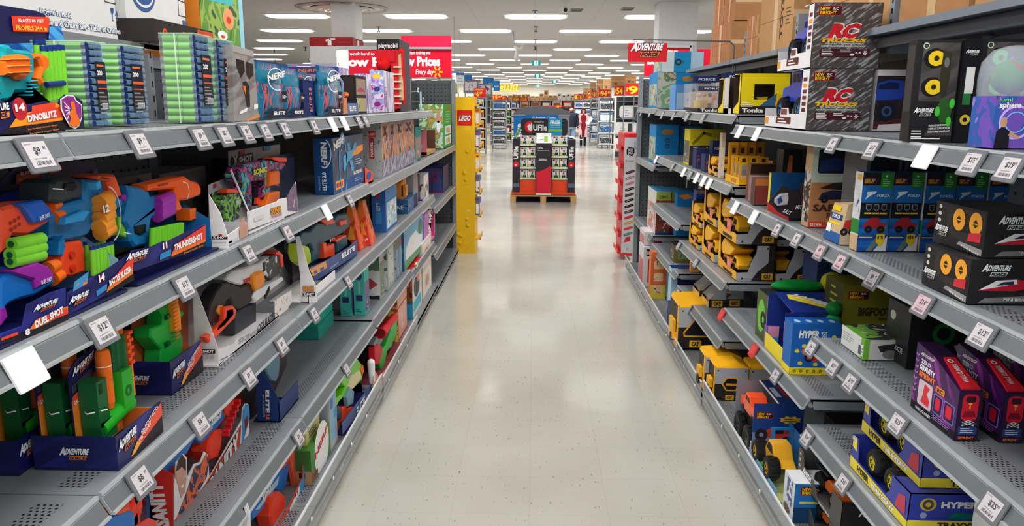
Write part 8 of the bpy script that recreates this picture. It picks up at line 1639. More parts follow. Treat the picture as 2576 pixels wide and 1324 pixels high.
for i in range(3):pk(-1,'car_card',['carded toy car with an orange top, nearest of the row beyond the race box','second carded toy car beyond the race box','brown boxed toy at the far end of the carded car row'][i],'toy car box',(1.075+.02*i,3.78+.12*i,1.224),.1+.02*i,.07,.13+.05*(i==2),[(90,60,50),(150,110,120),(120,80,50)][i],simple(1,((40,60,50),(150,60,50),(200,190,190)),22,[(210,120,60),(220,200,200),(60,40,30)][i]),None)
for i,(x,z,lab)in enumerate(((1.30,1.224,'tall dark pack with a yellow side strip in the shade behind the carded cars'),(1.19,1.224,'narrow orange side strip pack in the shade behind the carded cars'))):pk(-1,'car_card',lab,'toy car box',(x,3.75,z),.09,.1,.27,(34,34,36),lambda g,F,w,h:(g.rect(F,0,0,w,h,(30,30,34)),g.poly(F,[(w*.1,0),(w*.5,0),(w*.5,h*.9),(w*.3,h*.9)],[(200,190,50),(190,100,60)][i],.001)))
def boat_c(g,F,w,h):
 g.rect(F,0,0,w,h,AFB2);aforce(g,F,w*.16,h*.62,w*.44,.001,c2=AFS,edge=(20,20,22))
 g.poly(F,[(w*.14,h*.3),(w*.4,h*.52),(w*.7,h*.56),(w*.92,h*.52),(w*.95,h*.38),(w*.7,h*.3)],(200,30,50),.001);g.poly(F,[(w*.14,h*.31),(w*.4,h*.53),(w*.7,h*.56),(w*.72,h*.46),(w*.4,h*.38)],(232,232,236),.0016);g.poly(F,[(w*.4,h*.42),(w*.5,h*.5),(w*.66,h*.52),(w*.66,h*.44)],(40,44,70),.002)
 g.poly(F,[(w*.16,h*.03),(w,h*.06),(w,h*.2),(w*.26,h*.14)],(120,120,122),.001);g.text(F,'MINI BOAT',w*.54,h*.08,h*.06,(230,230,232),.0016,w=w*.36)
def boat_a(g,F,w,h):
 g.rect(F,0,0,w,h,AFB2);g.poly(F,[(w*.25,h*.94),(w*.98,h*.94),(w*.96,h*.3),(w*.8,h*.14),(w*.34,h*.3),(w*.25,h*.4)],(50,46,46),.0006)
 g.poly(F,[(w*.34,h*.82),(w*.92,h*.86),(w*.92,h*.44),(w*.4,h*.4)],(30,30,32),.001)
 for x in(.5,.82):g.ring(F,w*x,h*.68,0,w*.12,(232,160,50),.0014);g.poly(F,[(w*(x-.05),h*.69),(w*(x+.05),h*.69),(w*x,h*.78)],(50,36,20),.0018);g.poly(F,[(w*(x-.05),h*.66),(w*(x+.05),h*.66),(w*x,h*.58)],(50,36,20),.0018)
 g.poly(F,[(w*.7,h*.26),(w*.94,h*.3),(w*.94,h*.52),(w*.72,h*.44)],(200,50,60),.0018);aforce(g,F,w*.03,h*.2,w*.28,.0014,c2=AFS,edge=(20,20,22));g.poly(F,[(w*.5,h*.12),(w*.98,h*.02),(w*.98,h*.16),(w*.55,h*.2)],(150,148,148),.001);g.text(F,'MINI BOAT',w*.6,h*.1,h*.05,WHITE,.0018,w=w*.34,rot=-.12)
 for k in range(3):g.poly(F,ell(w*.1,h*(.88-.16*k),w*.035,h*.05,8),(200,206,190),.001)
bx=[(1.877,1.222),(2.103,1.224),(1.908,1.323)]
pk(-1,'boat_box','lower black MINI BOAT box with two round orange controls in its window','toy boat box',(1.069,bx[0][0],1.224),.16,bx[1][0]-bx[0][0],.112,AFB2,boat_c,boat_a)
pk(-1,'boat_box','upper black MINI BOAT box stacked on the lower one','toy boat box',(1.098,bx[0][0]+.01,1.338),.17,.24,.112,AFB2,boat_c,boat_a)
# third level near (z .862)
def rtr_c(g,F,w,h):g.rect(F,0,0,w,h,(206,208,204));g.rect(F,0,0,w*.08,h,(110,180,50),.0006);g.poly(F,[(w*.2,h*.7),(w*.5,h*.85),(w*.75,h*.8),(w*.7,h*.35),(w*.25,h*.4)],(44,42,44),.001);g.poly(F,ell(w*.4,h*.28,w*.12,h*.22),(120,122,122),.0012);g.poly(F,ell(w*.84,h*.35,w*.06,h*.25),(190,90,60),.0014)
def rtr_a(g,F,w,h):g.rect(F,0,0,w,h,(220,222,218));g.lines(F,w*.08,h*.72,w*.5,4,(150,156,150),.002,.008,.001);g.rect(F,w*.78,h*.15,w*.9,h*.6,(90,92,96),.001);g.rect(F,w*.88,0,w,h,(110,180,50),.0008);g.text(F,'RTR',w*.985,h*.15,w*.08,WHITE,.0014,rot=PI/2,w=h*.6,bold=.05)
pk(-1,'race_truck_box','flat white and green RTR vehicle box on the third shelf','toy car box',(1.113,2.515,.864),.22,.19,.07,(210,212,208),rtr_c,rtr_a,lambda g,F,w,h:(g.rect(F,0,0,w,h,art(((200,202,198),(60,60,60),(120,180,70),(180,184,180)),12)),g.rect(F,0,h*.1,w*.1,h*.9,(110,180,50),.001)))
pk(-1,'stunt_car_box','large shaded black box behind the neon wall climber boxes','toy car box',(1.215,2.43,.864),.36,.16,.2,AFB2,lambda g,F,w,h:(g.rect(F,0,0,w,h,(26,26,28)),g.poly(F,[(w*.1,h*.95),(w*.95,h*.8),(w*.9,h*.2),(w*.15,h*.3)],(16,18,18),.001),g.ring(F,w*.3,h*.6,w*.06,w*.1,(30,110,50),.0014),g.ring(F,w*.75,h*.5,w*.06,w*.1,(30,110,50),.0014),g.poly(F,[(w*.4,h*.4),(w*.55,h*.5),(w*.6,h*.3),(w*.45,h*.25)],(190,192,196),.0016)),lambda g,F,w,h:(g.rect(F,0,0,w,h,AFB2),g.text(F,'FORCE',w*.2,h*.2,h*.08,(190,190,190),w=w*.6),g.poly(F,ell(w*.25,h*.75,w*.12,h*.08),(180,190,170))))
ZG=streaks((58,20,80),(150,40,150),6,.9,bias=.6)
def zerog(x,y,lab):
 r=root('wall_climber_box',lab,'toy car box',(x,y,.864));D,W,H0,H1=.058,.232,.132,.19
 g=G();g.prism(FR((0,0,0),(0,1,0),(0,0,1)),[(0,0),(W,0),(W,H1),(W*.55,H1*.93),(0,H0)],0,D,mat((44,16,60),.4))
 A_=FR((0,W,0),(0,-1,0),(0,0,1));w=W
 g.poly(A_,[(0,0),(w,0),(w,H0),(w*.45,H1*.93),(0,H1)],ZG);g.poly(A_,[(0,0),(w,0),(w,H0*.16),(0,H0*.16)],(20,16,26),.001)
 g.text(A_,'ZERO',w*.14,H1*.74,H1*.06,(226,226,236),.0014,w=w*.22,bold=.04,out=(60,30,90));g.text(A_,'GRAVITY',w*.12,H1*.64,H1*.075,(236,236,240),.0014,w=w*.36,bold=.05,out=(60,30,90));g.text(A_,'SPRINT',w*.12,H1*.54,H1*.075,(240,120,40),.0014,w=w*.38,bold=.05,out=(60,20,20));g.text(A_,'AERODROP',w*.12,H1*.85,H1*.045,WHITE,.0014,w=w*.3,sh=.2)
 g.poly(A_,rrect(w*.14,H1*.12,w*.46,H1*.5,.008),(210,190,200),.001);g.poly(A_,[(w*.22,H1*.18),(w*.4,H1*.16),(w*.42,H1*.26),(w*.34,H1*.34),(w*.4,H1*.44),(w*.28,H1*.47),(w*.26,H1*.3)],(214,50,60),.0016)
 for x0,x1 in((.5,.7),(.73,.95)):g.poly(A_,rrect(w*x0,H1*.16,w*x1,H1*.44,.006),(120,130,190),.001);g.poly(A_,rrect(w*x0+.003,H1*.16+.003,w*x1-.003,H1*.44-.003,.005),(50,20,80),.0014);g.poly(A_,rrect(w*(x0+.05),H1*.22,w*(x1-.05),H1*.4,.006),(220,30,60),.0018)
 g.poly(A_,rrect(w*.52,H1*.47,w*.72,H1*.56,.004),(232,140,40),.0014);g.text(A_,'RC',w*.56,H1*.49,H1*.05,(60,20,60),.002,w=w*.12,bold=.04);g.text(A_,'WALL CLIMBER',w*.12,H1*.03,H1*.04,WHITE,.0016,w=w*.36);g.lines(A_,w*.5,H1*.12,w*.4,3,(160,140,200),.0016,.005,.0014)
 for k in range(7):g.band(A_,[(w*.02,H1*(.3+.09*k)),(w*.05,H1*(.27+.09*k)),(w*.08,H1*(.3+.09*k))],.004,(190,130,210),.0014)
 C_=XZ;g.rect(C_,0,0,D,H0,(40,24,60));g.poly(C_,rrect(D*.16,H0*.4,D*.86,H0*.94,.012),(216,28,54),.001);g.poly(C_,rrect(D*.3,H0*.78,D*.72,H0*.9,.004),(60,20,30),.0016);g.text(C_,'T',D*.42,H0*.66,H0*.1,YEL,.0018,w=D*.16,bold=.05);g.poly(C_,[(D*.2,H0*.48),(D*.8,H0*.48),(D*.7,H0*.6),(D*.3,H0*.6)],(130,16,36),.0014)
 for k in range(3):g.band(C_,[(D*.25,H0*(.3+.035*k)),(D*.5,H0*(.34+.035*k)),(D*.75,H0*(.3+.035*k))],.002,WHITE,.0014)
 g.poly(C_,rrect(D*.1,H0*.12,D*.9,H0*.28,.002),(40,70,130),.001);g.lines(C_,D*.2,H0*.24,D*.6,3,WHITE,.0014,.005,.0016);g.text(C_,'SPRINT',D*.14,H0*.03,H0*.05,(230,120,50),.0012,w=D*.7,bold=.04)
 obj('box',g,r);g=G();S_=FR((0,0,H0),(1,0,0),(0,W*.55,H1*.93-H0));L=math.hypot(W*.55,H1*.93-H0)
 g.prism(S_,[(D*.1,.004),(D*.9,.004),(D*.8,L*.98),(D*.3,L*.98)],0,.006,mat((220,36,48),.4));g.text(S_,'WALL CLIMBER',D*.6,L*.2,D*.22,WHITE,.007,rot=PI/2,w=L*.55);g.ring(S_,D*.45,L*.85,.004,.008,WHITE,.007);obj('sloped_panel',g,r);return r
for i,(x,y,l)in enumerate(((1.082,1.88,'frontmost purple wall climber box at the shelf edge'),(1.19,1.872,'second purple wall climber box from the shelf edge'),(1.292,1.88,'third purple wall climber box, half cut by the right edge'),(1.38,1.93,'rear purple wall climber box showing only its upper corner'))):zerog(x,y,l)
# third level mid (z .62)
def wb_c(g,F,w,h):g.rect(F,0,0,w,h,(206,206,212));g.text(F,'RC TRUCK',w*.06,h*.82,h*.03,(80,80,86),w=w*.12);g.rect(F,w*.64,h*.72,w*.78,h*.86,(110,112,118));g.lines(F,w*.1,h*.6,w*.04,14,(150,150,156),.003,.008,.001)
pk(-1,'race_truck_box','long white carton behind the blue robot box, green car on its side','toy car box',(1.076,3.46,.622),.33,.16,.225,(206,206,212),wb_c,lambda g,F,w,h:(g.rect(F,0,0,w,h,(70,84,50)),g.poly(F,ell(w*.5,h*.5,w*.35,h*.35),(110,190,60),.001),g.ring(F,w*.7,h*.45,w*.1,w*.25,(24,24,26),.0014)),lambda g,F,w,h:g.rect(F,0,0,w,h,(40,40,44)))
g=G();g.box(-.004,0,0,.05,.04,.1,(120,90,160));g.rect(XZ,0,0,.05,.05,(60,160,210));g.rect(XZ,0,.05,.05,.1,(226,150,190));solid('small_pack',g,'small pink and blue pack leaning at the near corner of the long white carton','toy pack',(1.068,3.40,.622))
g=G();g.ball((.15,.06,.0),.13,.05,.03,mat((20,150,60),.3));g.ball((.3,.05,.02),.05,.05,.05,mat((190,180,40),.4));solid('toy_dinosaur',g,'green plastic toy lying on top of the long white carton','toy',(1.1,3.52,.87))
pk(-1,'stunt_car_box','dark blue box with a lime creature, behind the long white carton','toy car box',(1.37,3.68,.622),.2,.2,.41,(30,50,96),lambda g,F,w,h:(g.rect(F,0,0,w,h,streaks((24,40,84),(40,80,130),5)),aforce(g,F,w*.16,h*.8,w*.4,.001,edge=(20,30,60)),g.poly(F,[(w*.3,h*.66),(w*.6,h*.7),(w*.8,h*.5),(w*.7,h*.1),(w*.3,h*.2)],(110,160,40),.001)))
def bf(g,F,w,h):g.rect(F,0,0,w,h,(120,116,24));nblogo(g,F,w*.08,h*.83,w*.36,.001);g.text(F,'BIGFOOT',w*.28,h*.64,h*.09,(44,40,20),.001,w=w*.56,bold=.05);g.text(F,'4x4x4',w*.64,h*.58,h*.04,(44,40,20),.001,w=w*.18);g.poly(F,[(w*.16,h*.46),(w*.4,h*.54),(w*.7,h*.52),(w*.9,h*.42),(w*.84,h*.3),(w*.2,h*.3)],(60,110,30),.001);[g.ring(F,w*x,h*.3,w*.03,w*.12,(150,170,50),.0014)for x in(.25,.6,.85)]
pk(-1,'truck_carton','olive truck carton standing behind the RTR box','toy truck box',(1.285,3.14,.622),.235,.2,.355,(120,116,24),bf,lambda g,F,w,h:(g.rect(F,0,0,w,h,(60,60,20)),g.lines(F,w*.3,h*.9,w*.4,8,(160,160,60),.01,.03,.001)))
g=G();[g.ball((.03,.03+.0*k,.03+.055*k),.035,.03,.03,mat([(40,170,70),(24,120,50),(120,190,50)][k%3],.3))for k in range(5)];g.tube((.0,.0,.1),(.06,.0,.1),.02,BLK);solid('toy_crawler',g,'stack of green toy wheels between the white carton and the olive carton','toy',(1.225,3.12,.625))
def hyc(g,F,w,h):
 g.rect(F,0,0,w,h,(26,96,178));g.rect(F,0,0,w,h*.14,(240,216,30),.0006)
 for k in range(7):g.ring(F,w*(.1+.135*k),h*.07,w*.02,w*.034,(60,60,30),.001,8)
 g.text(F,'HYPER',w*.14,h*.73,h*.13,WHITE,.001,w=w*.42,bold=.05,sh=.1);g.text(F,'TOY',w*.6,h*.79,h*.055,WHITE,.001,w=w*.12,bold=.04);g.text(F,'CO',w*.62,h*.72,h*.055,WHITE,.001,w=w*.09,bold=.04)
 g.poly(F,ell(w*.5,h*.38,w*.22,h*.12),(206,50,40),.001);g.ring(F,w*.38,h*.34,w*.05,w*.1,(40,30,60),.0014);g.ring(F,w*.3,h*.46,w*.03,w*.08,(220,90,50),.0014);g.poly(F,[(w*.5,h*.46),(w*.66,h*.4),(w*.62,h*.34),(w*.48,h*.38)],(236,90,60),.0016)
 for x,y,a in((.26,.56,0),(.12,.46,1),(.2,.22,0),(.52,.2,0),(.74,.22,0),(.86,.74,1),(.86,.66,1)):g.poly(F,[(w*(x-.04),h*(y-.02)),(w*(x+.03),h*(y-.03)),(w*(x+.06),h*y),(w*(x+.02),h*(y+.05)),(w*(x-.04),h*(y+.03))],(226,214,60),.0014)
def hyt(g,F,w,h):g.rect(F,0,0,w,h,(30,90,170));[g.poly(F,ell(w*(.15+.24*k),h*.4,w*.06,h*.25,8),(150,190,220),.001)for k in range(4)]
pk(-1,'robot_toy_box','blue robot box with a yellow base band and an orange robot picture','toy robot box',(1.055,3.045,.622),.195,.1,.215,(26,96,178),hyc,lambda g,F,w,h:(g.rect(F,0,0,w,h,(30,100,180)),g.rect(F,0,0,w,h*.14,(240,216,30),.001)),hyt)
r=root('robot_toy_box','open fronted blue and yellow box with red robots, beyond the closed one','toy robot box',(1.065,3.17,.622));HB=mat((28,50,130),.4)
g=G();D,W,H=.27,.25,.25;g.box(0,0,0,D,W,.003,HB);g.box(0,W-.003,0,D,W,H,HB);g.box(D-.003,0,0,D,W,H,HB);g.box(0,0,.003,D,.003,H*.9,HB);g.box(-.002,0,0,0,W,H*.28,(236,214,40));g.hexa([(.03,0,H*.9),(D,0,H*.9),(D,W,H),(.03,W,H),(.03,0,H*.92),(D,0,H*.92),(D,W,H*1.02),(.03,W,H*1.02)],HB)
T_=FR((.03,0,H*.922),(1,0,0),(0,W,H*.1));g.poly(T_,[(.03,.16),(.16,.04),(.22,.04),(.1,.2),(.04,.22)],(236,214,50),.001);g.text(T_,'HYPER',.05,.2,.04,WHITE,.002,w=.17,rot=-.85,bold=.05,sh=.2)
obj('box',g,r);g=G()
for i in range(3):g.ball((.06+.05*i,.1,.19),.012,.012,.014,(220,30,50));
g.box(.03,.06,.07,.06,.1,.16,mat((206,30,50),.3));g.ball((.045,.05,.08),.02,.02,.02,(190,30,60));g.tube((.03,.06,.12),(.07,.14,.18),.008,WHITE);obj('robots',g,r,None,0,'red toy robots')
# fourth level near (z .522): traxxsaw boxes
TX=mat((48,62,160),.35);TXY=mat((236,216,56),.4)
def trax(lab,x,y,z):
 r=root('track_vehicle_box',lab,'toy vehicle box',(x,y,z));D,W,H=.26,.40,.112
 g=G();g.box(0,0,0,D,W,.003,TX);g.box(D-.003,0,0,D,W,H,TX);g.box(0,0,0,D,.003,H,TX);g.box(0,W-.003,0,D,W,H,TX);g.box(0,0,H-.003,D,.1,H,TX);g.box(.1,.1,H-.003,D,W,H,TX)
 C_=XZ;g.rect(C_,0,0,D,H*.26,TXY);g.text(C_,'TRAXXSAW',D*.32,H*.05,H*.16,(60,50,30),.001,w=D*.6,bold=.05);g.text(C_,'HYPER',D*.34,H*.62,H*.16,WHITE,.001,w=D*.4,bold=.05);g.poly(C_,ell(D*.2,H*.7,D*.09,H*.18,14),(196,176,60),.001);g.ring(C_,D*.2,H*.7,D*.03,D*.06,(70,70,60),.0014);g.poly(C_,[(D*.4,H*.3),(D*.5,H*.5),(D*.8,H*.44),(D*.95,H*.3)],(16,110,110),.001);g.ring(C_,D*.16,H*.4,0,D*.04,(150,160,200),.001,6)
 A_=FR((0,W,0),(0,-1,0),(0,0,1));g.prism(A_,[(0,0),(W,0),(W,H),(W*.72,H),(W*.7,H*.5),(W*.64,H*.3),(W*.14,H*.36),(W*.12,H),(0,H)],-.002,0,TX);g.poly(A_,[(0,0),(W,0),(W,H*.22),(0,H*.34)],TXY,.001)
 g.text(A_,'HYPER',W*.14,H*.08,H*.17,(60,50,40),.0016,w=W*.22,bold=.06);g.text(A_,'TRAXXSAW',W*.4,H*.06,H*.13,WHITE,.0016,w=W*.4,bold=.06,out=(90,80,40));g.poly(A_,[(W*.02,H*.66),(W*.1,H*.6),(W*.1,H),(W*.02,H)],TXY,.001);g.text(A_,'HYPER',W*.012,H*.86,H*.1,WHITE,.0018,w=W*.1,bold=.05,out=(60,60,120))
 g.poly(A_,[(W*.8,H*.3),(W*.96,H*.3),(W*.94,H*.8),(W*.84,H*.7)],(196,60,76),.001);obj('box',g,r)
 g=G();F=FR((.06,W*.88,.03),(0,-1,0),(0,0,1));
 for cx in(.07,.2):wheel(g,F,cx,.036,.044,.05,(34,34,34),(206,196,50),l=.02);wheel(g,F,cx,.036,.044,.05,(34,34,34),(206,196,50),l=-.1)
 g.prism(F,[(.03,.03),(.24,.03),(.2,.07),(.08,.07)],-.09,0,(60,62,64));obj('vehicle',g,r,None,0,'black tracked vehicle with yellow spoked wheels');return r
trax('lower of two stacked blue and yellow tracked vehicle boxes',1.068,2.03,.524);trax('upper of two stacked blue and yellow tracked vehicle boxes',1.108,2.06,.638)
pk(-1,'robot_toy_box','white creature box with a green creature at the bottom right corner','toy robot box',(1.205,1.8,.524),.2,.16,.17,(226,228,224),lambda g,F,w,h:(g.rect(F,0,0,w,h,(226,228,224)),g.text(F,'ROBO',w*.1,h*.76,h*.13,WHITE,.001,w=w*.3,rot=.1,bold=.06,out=(40,60,40)),g.text(F,'ALIVE',w*.12,h*.6,h*.13,WHITE,.001,w=w*.3,rot=.1,bold=.06,out=(40,60,40)),g.poly(F,ell(w*.75,h*.35,w*.3,h*.3),(70,110,50),.001),g.poly(F,ell(w*.8,h*.3,w*.2,h*.2),(200,200,180),.0014),g.poly(F,[(0,0),(w*.3,0),(w*.2,h*.25),(0,h*.3)],(60,170,60),.001)))
# fourth bay: yellow construction toys
CY_=mat((240,176,30),.4);CGR=mat((176,176,182),.5);CBK=mat((44,38,36),.5)
def catplate(g,F,x,y,w):g.rect(F,x,y,x+w,y+w*.6,(236,180,50),.0012);g.text(F,'CAT',x+w*.18,y+w*.14,w*.32,(50,36,24),.0018,w=w*.64,bold=.06)
def catbox(lab,x,y,z,D,W,H,full=True):
 """tray box: grey and black cut-out end panel, low front lip, truck inside"""
 r=root('boxed_digger',lab,'toy vehicle box',(x,y,z));g=G()
 g.box(0,0,0,D,W,.003,CBK);g.box(D-.003,0,0,D,W,H,CBK)
 P=[(0,0),(D*.5,0),(D*.5,.0),(D*1.0,0),(D,H),(D*.5,H),(D*.5,H*.82),(D*.34,H*.5),(D*.3,H*.26),(0,H*.24)]
 g.prism(FR((0,0,0),(1,0,0),(0,0,1)),P,0,.003,CBK);g.poly(FR((0,-.003,0),(1,0,0),(0,0,1)),[(0,.002),(D*.4,.002),(D*.55,H*.25),(D*.84,H*.52),(D*.84,H),(D*.52,H),(D*.5,H*.8),(D*.36,H*.5),(D*.3,H*.25),(0,H*.23)],CGR,.0006)
 C_=FR((0,-.003,0),(1,0,0),(0,0,1));catplate(g,C_,D*.68,H*.04,D*.3);g.poly(C_,ell(D*.16,H*.07,.006,.006,6),BLK,.0014);g.poly(C_,ell(D*.8,H*.92,.006,.006,6),BLK,.0014)
 g.prism(FR((0,W,0),(0,-1,0),(0,0,1)),[(0,0),(W,0),(W,H*.22),(W*.9,H*.24),(W*.5,H*.2),(W*.1,H*.3),(W*.04,H),(0,H)],-.003,0,CY_);F=FR((-.0005,W,0),(0,-1,0),(0,0,1));g.rect(F,W*.3,H*.04,W*.8,H*.12,(60,44,36));g.poly(F,rrect(W*.5,H*.2,W*.72,H*.5,.006),(226,120,110),.001);g.lines(F,W*.54,H*.42,W*.14,4,(250,200,190),.003,.008,.0014)
 g.box(.004,W-.004,0,D,W,H,CBK);g.prism(XZ,[(-.002,H*.2),(.02,H*.24),(.012,H*.6),(.02,H),(0,H)],-W,-W+.003,(214,190,170))
 obj('package',g,r)
 g=G();s_=H/.2;Fd=FR((D*.3,W*.92,.012),(0,-1,0),(0,0,1));L=W*.8
 for cx in(.2,.75):wheel(g,Fd,L*cx,H*.16,H*.15,D*.5,(30,28,28),CY_,8)
 g.prism(Fd,[(0,H*.2),(L*.98,H*.2),(L,H*.32),(L*.9,H*.5),(L*.7,H*.52),(L*.62,H*.36),(0,H*.34)],-D*.26,D*.2,CY_,.004);g.prism(Fd,[(L*.68,H*.34),(L*.72,H*.48),(L*.88,H*.46),(L*.88,H*.34)],-D*.27,D*.204,(26,24,24))
 g.prism(Fd,[(-L*.05,H*.44),(L*.1,H*.36),(L*.6,H*.48),(L*.85,H*.74),(L*.1,H*.84),(-L*.06,H*.6)],-D*.3,D*.26,CY_,.006);obj('digger',g,r,None,0,'yellow toy dump truck');return r
catbox('lower yellow dump truck package at the shelf edge of the construction toys',1.11,4.15,.762,.2,.42,.195)
catbox('upper yellow dump truck package stacked on the lower one',1.10,4.16,.962,.205,.42,.235)
catbox('deeper yellow dump truck package, right of the lower one',1.325,4.15,.762,.17,.42,.18)
catbox('second yellow toy package along the shelf, beyond the two stacked dump trucks',1.10,4.64,.762,.2,.34,.21)
catbox('second yellow toy package of the upper tier, beyond the first',1.10,4.64,.977,.2,.34,.20)
catbox('white sided yellow loader package at the far end of the lower tier',1.09,5.05,.762,.12,.3,.14)
catbox('white sided yellow loader package at the far end of the upper tier',1.10,5.05,.906,.12,.3,.15)
catbox('yellow toy package set back on the deeper right side of the upper tier',1.335,4.2,.945,.16,.4,.16)
for i,(x,y,l)in enumerate(((1.13,4.83,'near left yellow digger wedge box on the low shelf'),(1.245,4.85,'near right yellow digger wedge box on the low shelf'),(1.12,5.07,'farther yellow digger wedge box on the low shelf'))):
 r=root('boxed_digger',l,'toy vehicle box',(x,y,.432));D,W,H=.108,.2,.115;g=G()
 g.prism(FR((0,0,0),(1,0,0),(0,0,1)),[(0,0),(D,0),(D,H),(D*.75,H*1.2),(D*.05,H*.55)],-W,-W+.003,CBK);g.prism(FR((0,0,0),(1,0,0),(0,0,1)),[(0,0),(D,0),(D,H*1.15),(D*.75,H*1.15),(0,H*.45)],-.003,0,CGR);g.rect(FR((0,0,0),(1,0,0),(0,0,1)),0,0,D,H*.45,CBK,.001);catplate(g,FR((0,-.001,0),(1,0,0),(0,0,1)),D*.18,H*.04,D*.62);g.box(-.003,0,0,0,W,H*.3,(226,190,130));g.hexa([(0,0,H*.45),(.002,0,H*.45),(.002,W,H*.45),(0,W,H*.45),(D*.75,0,H*1.15),(D*.77,0,H*1.15),(D*.77,W,H*1.15),(D*.75,W,H*1.15)],clear((120,116,112),.5));obj('package',g,r)
 g=G();g.ball((D*.35,W*.3,H*.4),D*.2,W*.2,H*.2,CY_,10,7);g.box(D*.2,W*.4,.02,D*.6,W*.8,H*.5,CY_);obj('digger',g,r,None,0,'small yellow toy digger')
r=root('blister_tray','yellow cardboard tray holding clear blister packs of diggers','display tray',(1.09,4.13,1.282));g=G();g.box(0,0,0,.17,.3,.004,CY_);g.prism(XZ,[(0,0),(.17,0),(.17,.12),(.0,.03)],-.003,0,CY_);g.box(-.003,0,0,0,.3,.04,CY_);g.box(.167,0,0,.17,.3,.13,CARD);g.rect(FR((-.003,.3,0),(0,-1,0),(0,0,1)),.14,.01,.24,.03,(190,130,30),.001);obj('tray',g,r)
def blister():
 g=G();g.box(.0,0,0,.05,.003,.14,CY_);g.box(.008,-.03,.01,.042,0,.1,clear((220,222,220),.3,.06));g.box(.012,-.024,.015,.038,-.002,.045,CY_);g.tube((.018,-.026,.02),(.018,-.004,.02),.009,BLK,n=8);g.box(.016,-.02,.045,.032,-.004,.075,(50,44,40));g.box(.015,-.001,.115,.035,0,.135,(60,40,30));return g.mesh('blister_pack')
bm_=blister()
for i in range(9):solid('blister_pack',bm_,'clear blister pack of a yellow digger, %s in the yellow tray'%('%s row, %s'%(('front','middle','back')[i//3],('nearest the aisle','centre','deepest')[i%3])),'toy pack',(1.095+.052*(i%3),4.18+.08*(i//3),1.288),0,'blister packs in the yellow tray')
for i in range(4):pk(-1,'digger_card',('first','second','third','deepest')[i]+' amber card back standing behind the yellow tray, counted from the aisle','toy card',(1.12+.055*i,4.5+.02*i,1.282),.05,.03,.21,(214,150,30),lambda g,F,w,h:(g.rect(F,w*.1,h*.1,w*.9,h*.9,(196,134,30)),g.rect(F,w*.3,h*.7,w*.7,h*.85,(50,36,26),.001)))
pk(-1,'digger_card','narrow white and brown card standing upright behind the blister packs','toy card',(1.09,4.56,1.282),.02,.06,.26,(200,180,160),simple(1,((180,140,110),(220,210,200),(90,60,50)),20))
pk(-1,'open_carton','opened brown carton with a dark side behind the blister tray','carton',(1.262,4.14,1.282),.13,.25,.12,(96,76,60),lambda g,F,w,h:(g.rect(F,0,0,w,h,(40,34,30)),catplate(g,F,w*.15,h*.06,w*.6)))
catbox('low yellow and black digger box left of the blister tray',1.09,4.66,1.282,.19,.22,.115)
for i,(y,l)in enumerate(((4.98,'nearer orange and blue boxed truck on the second far shelf'),(5.25,'farther orange and blue boxed truck on the second far shelf'))):pk(-1,'toy_box',l,'toy box',(1.09,y,1.282),.11,.12,.11+.02*i,(40,50,90),simple(1,((196,90,40),(40,60,110),(180,60,50),(230,200,120)),22,(40,50,100)),None)
pk(-1,'toy_box','navy box back with a grey panel behind the orange boxed trucks','toy box',(1.16,5.1,1.282),.28,.1,.19,(50,54,84),lambda g,F,w,h:(g.rect(F,0,0,w*.28,h,(40,50,110)),g.text(F,'FORCE',w*.04,h*.7,h*.08,WHITE,w=w*.2),g.rect(F,w*.28,0,w,h,(84,84,92))))
pk(-1,'toy_box','small crane set with a yellow backing on the second far shelf','toy box',(1.10,5.55,1.282),.24,.2,.25,(220,200,30),lambda g,F,w,h:(g.rect(F,0,h*.55,w,h,(226,206,30)),g.band(F,[(w*.1,h*.6),(w*.4,h*.9),(w*.6,h*.85)],.02,(150,130,20),.001),g.rect(F,0,0,w,h*.55,(60,50,60)),g.rect(F,w*.05,h*.1,w*.9,h*.4,art(((200,160,60),(60,60,90),(200,120,90)),22),.001),g.text(F,'Tonka',w*.1,h*.42,h*.09,WHITE,.0016,w=w*.6,bold=.05)),simple(1,((200,160,60),(80,80,70),(190,190,190)),22))
pk(-1,'playset_box','blue food truck playset box on the shelf beside the red skateboard display','toy box',(1.08,6.95,1.19),.2,.4,.335,(20,130,196),bur,simple(1,DIN,10))
pk(-1,'playset_box','second blue food truck playset box, deeper on the same far shelf','toy box',(1.295,7.0,1.19),.2,.4,.325,(20,120,186),bur,None)
for i in range(4):pk(-1,'dinosaur_box',('first','second','third','deepest')[i]+' white and brown dinosaur box of the far low row, counted from the aisle','toy box',(1.075+.135*i,6.75+.02*i,.585),.128,.5,.375-.01*i,(210,206,200),lambda g,F,w,h:(g.rect(F,0,0,w,h,art(((214,210,204),(150,60,50),(110,60,50),(230,226,220)),20)),g.rect(F,0,h*.8,w,h,(150,170,60),.0006),g.text(F,'DINO',w*.2,h*.84,h*.07,(40,30,30),.001,w=w*.6),g.text(F,'MEGA',w*.15,h*.6,h*.1,(60,30,30),.001,w=w*.7,bold=.05),g.rect(F,0,0,w,h*.06,(30,70,120),.001)),simple(1,((110,170,210),(200,90,60),(220,206,200),(90,110,150)),10),lambda g,F,w,h:g.rect(F,0,0,w,h,(60,140,190)))
pk(-1,'toy_box','blue hot racing box hanging below the fifth bay shelf edge','toy box',(1.20,6.45,.62),.14,.12,.36,(20,120,190),lambda g,F,w,h:(g.rect(F,0,0,w,h,(24,126,196)),g.poly(F,ell(w*.5,h*.4,w*.15,h*.07),(230,200,80),.001),g.poly(F,[(w*.05,h*.95),(w*.6,h*.99),(w*.95,h*.9),(w*.4,h*.86)],(240,140,40),.001),g.lines(F,w*.25,h*.28,w*.5,3,WHITE,.004,.012,.001)))
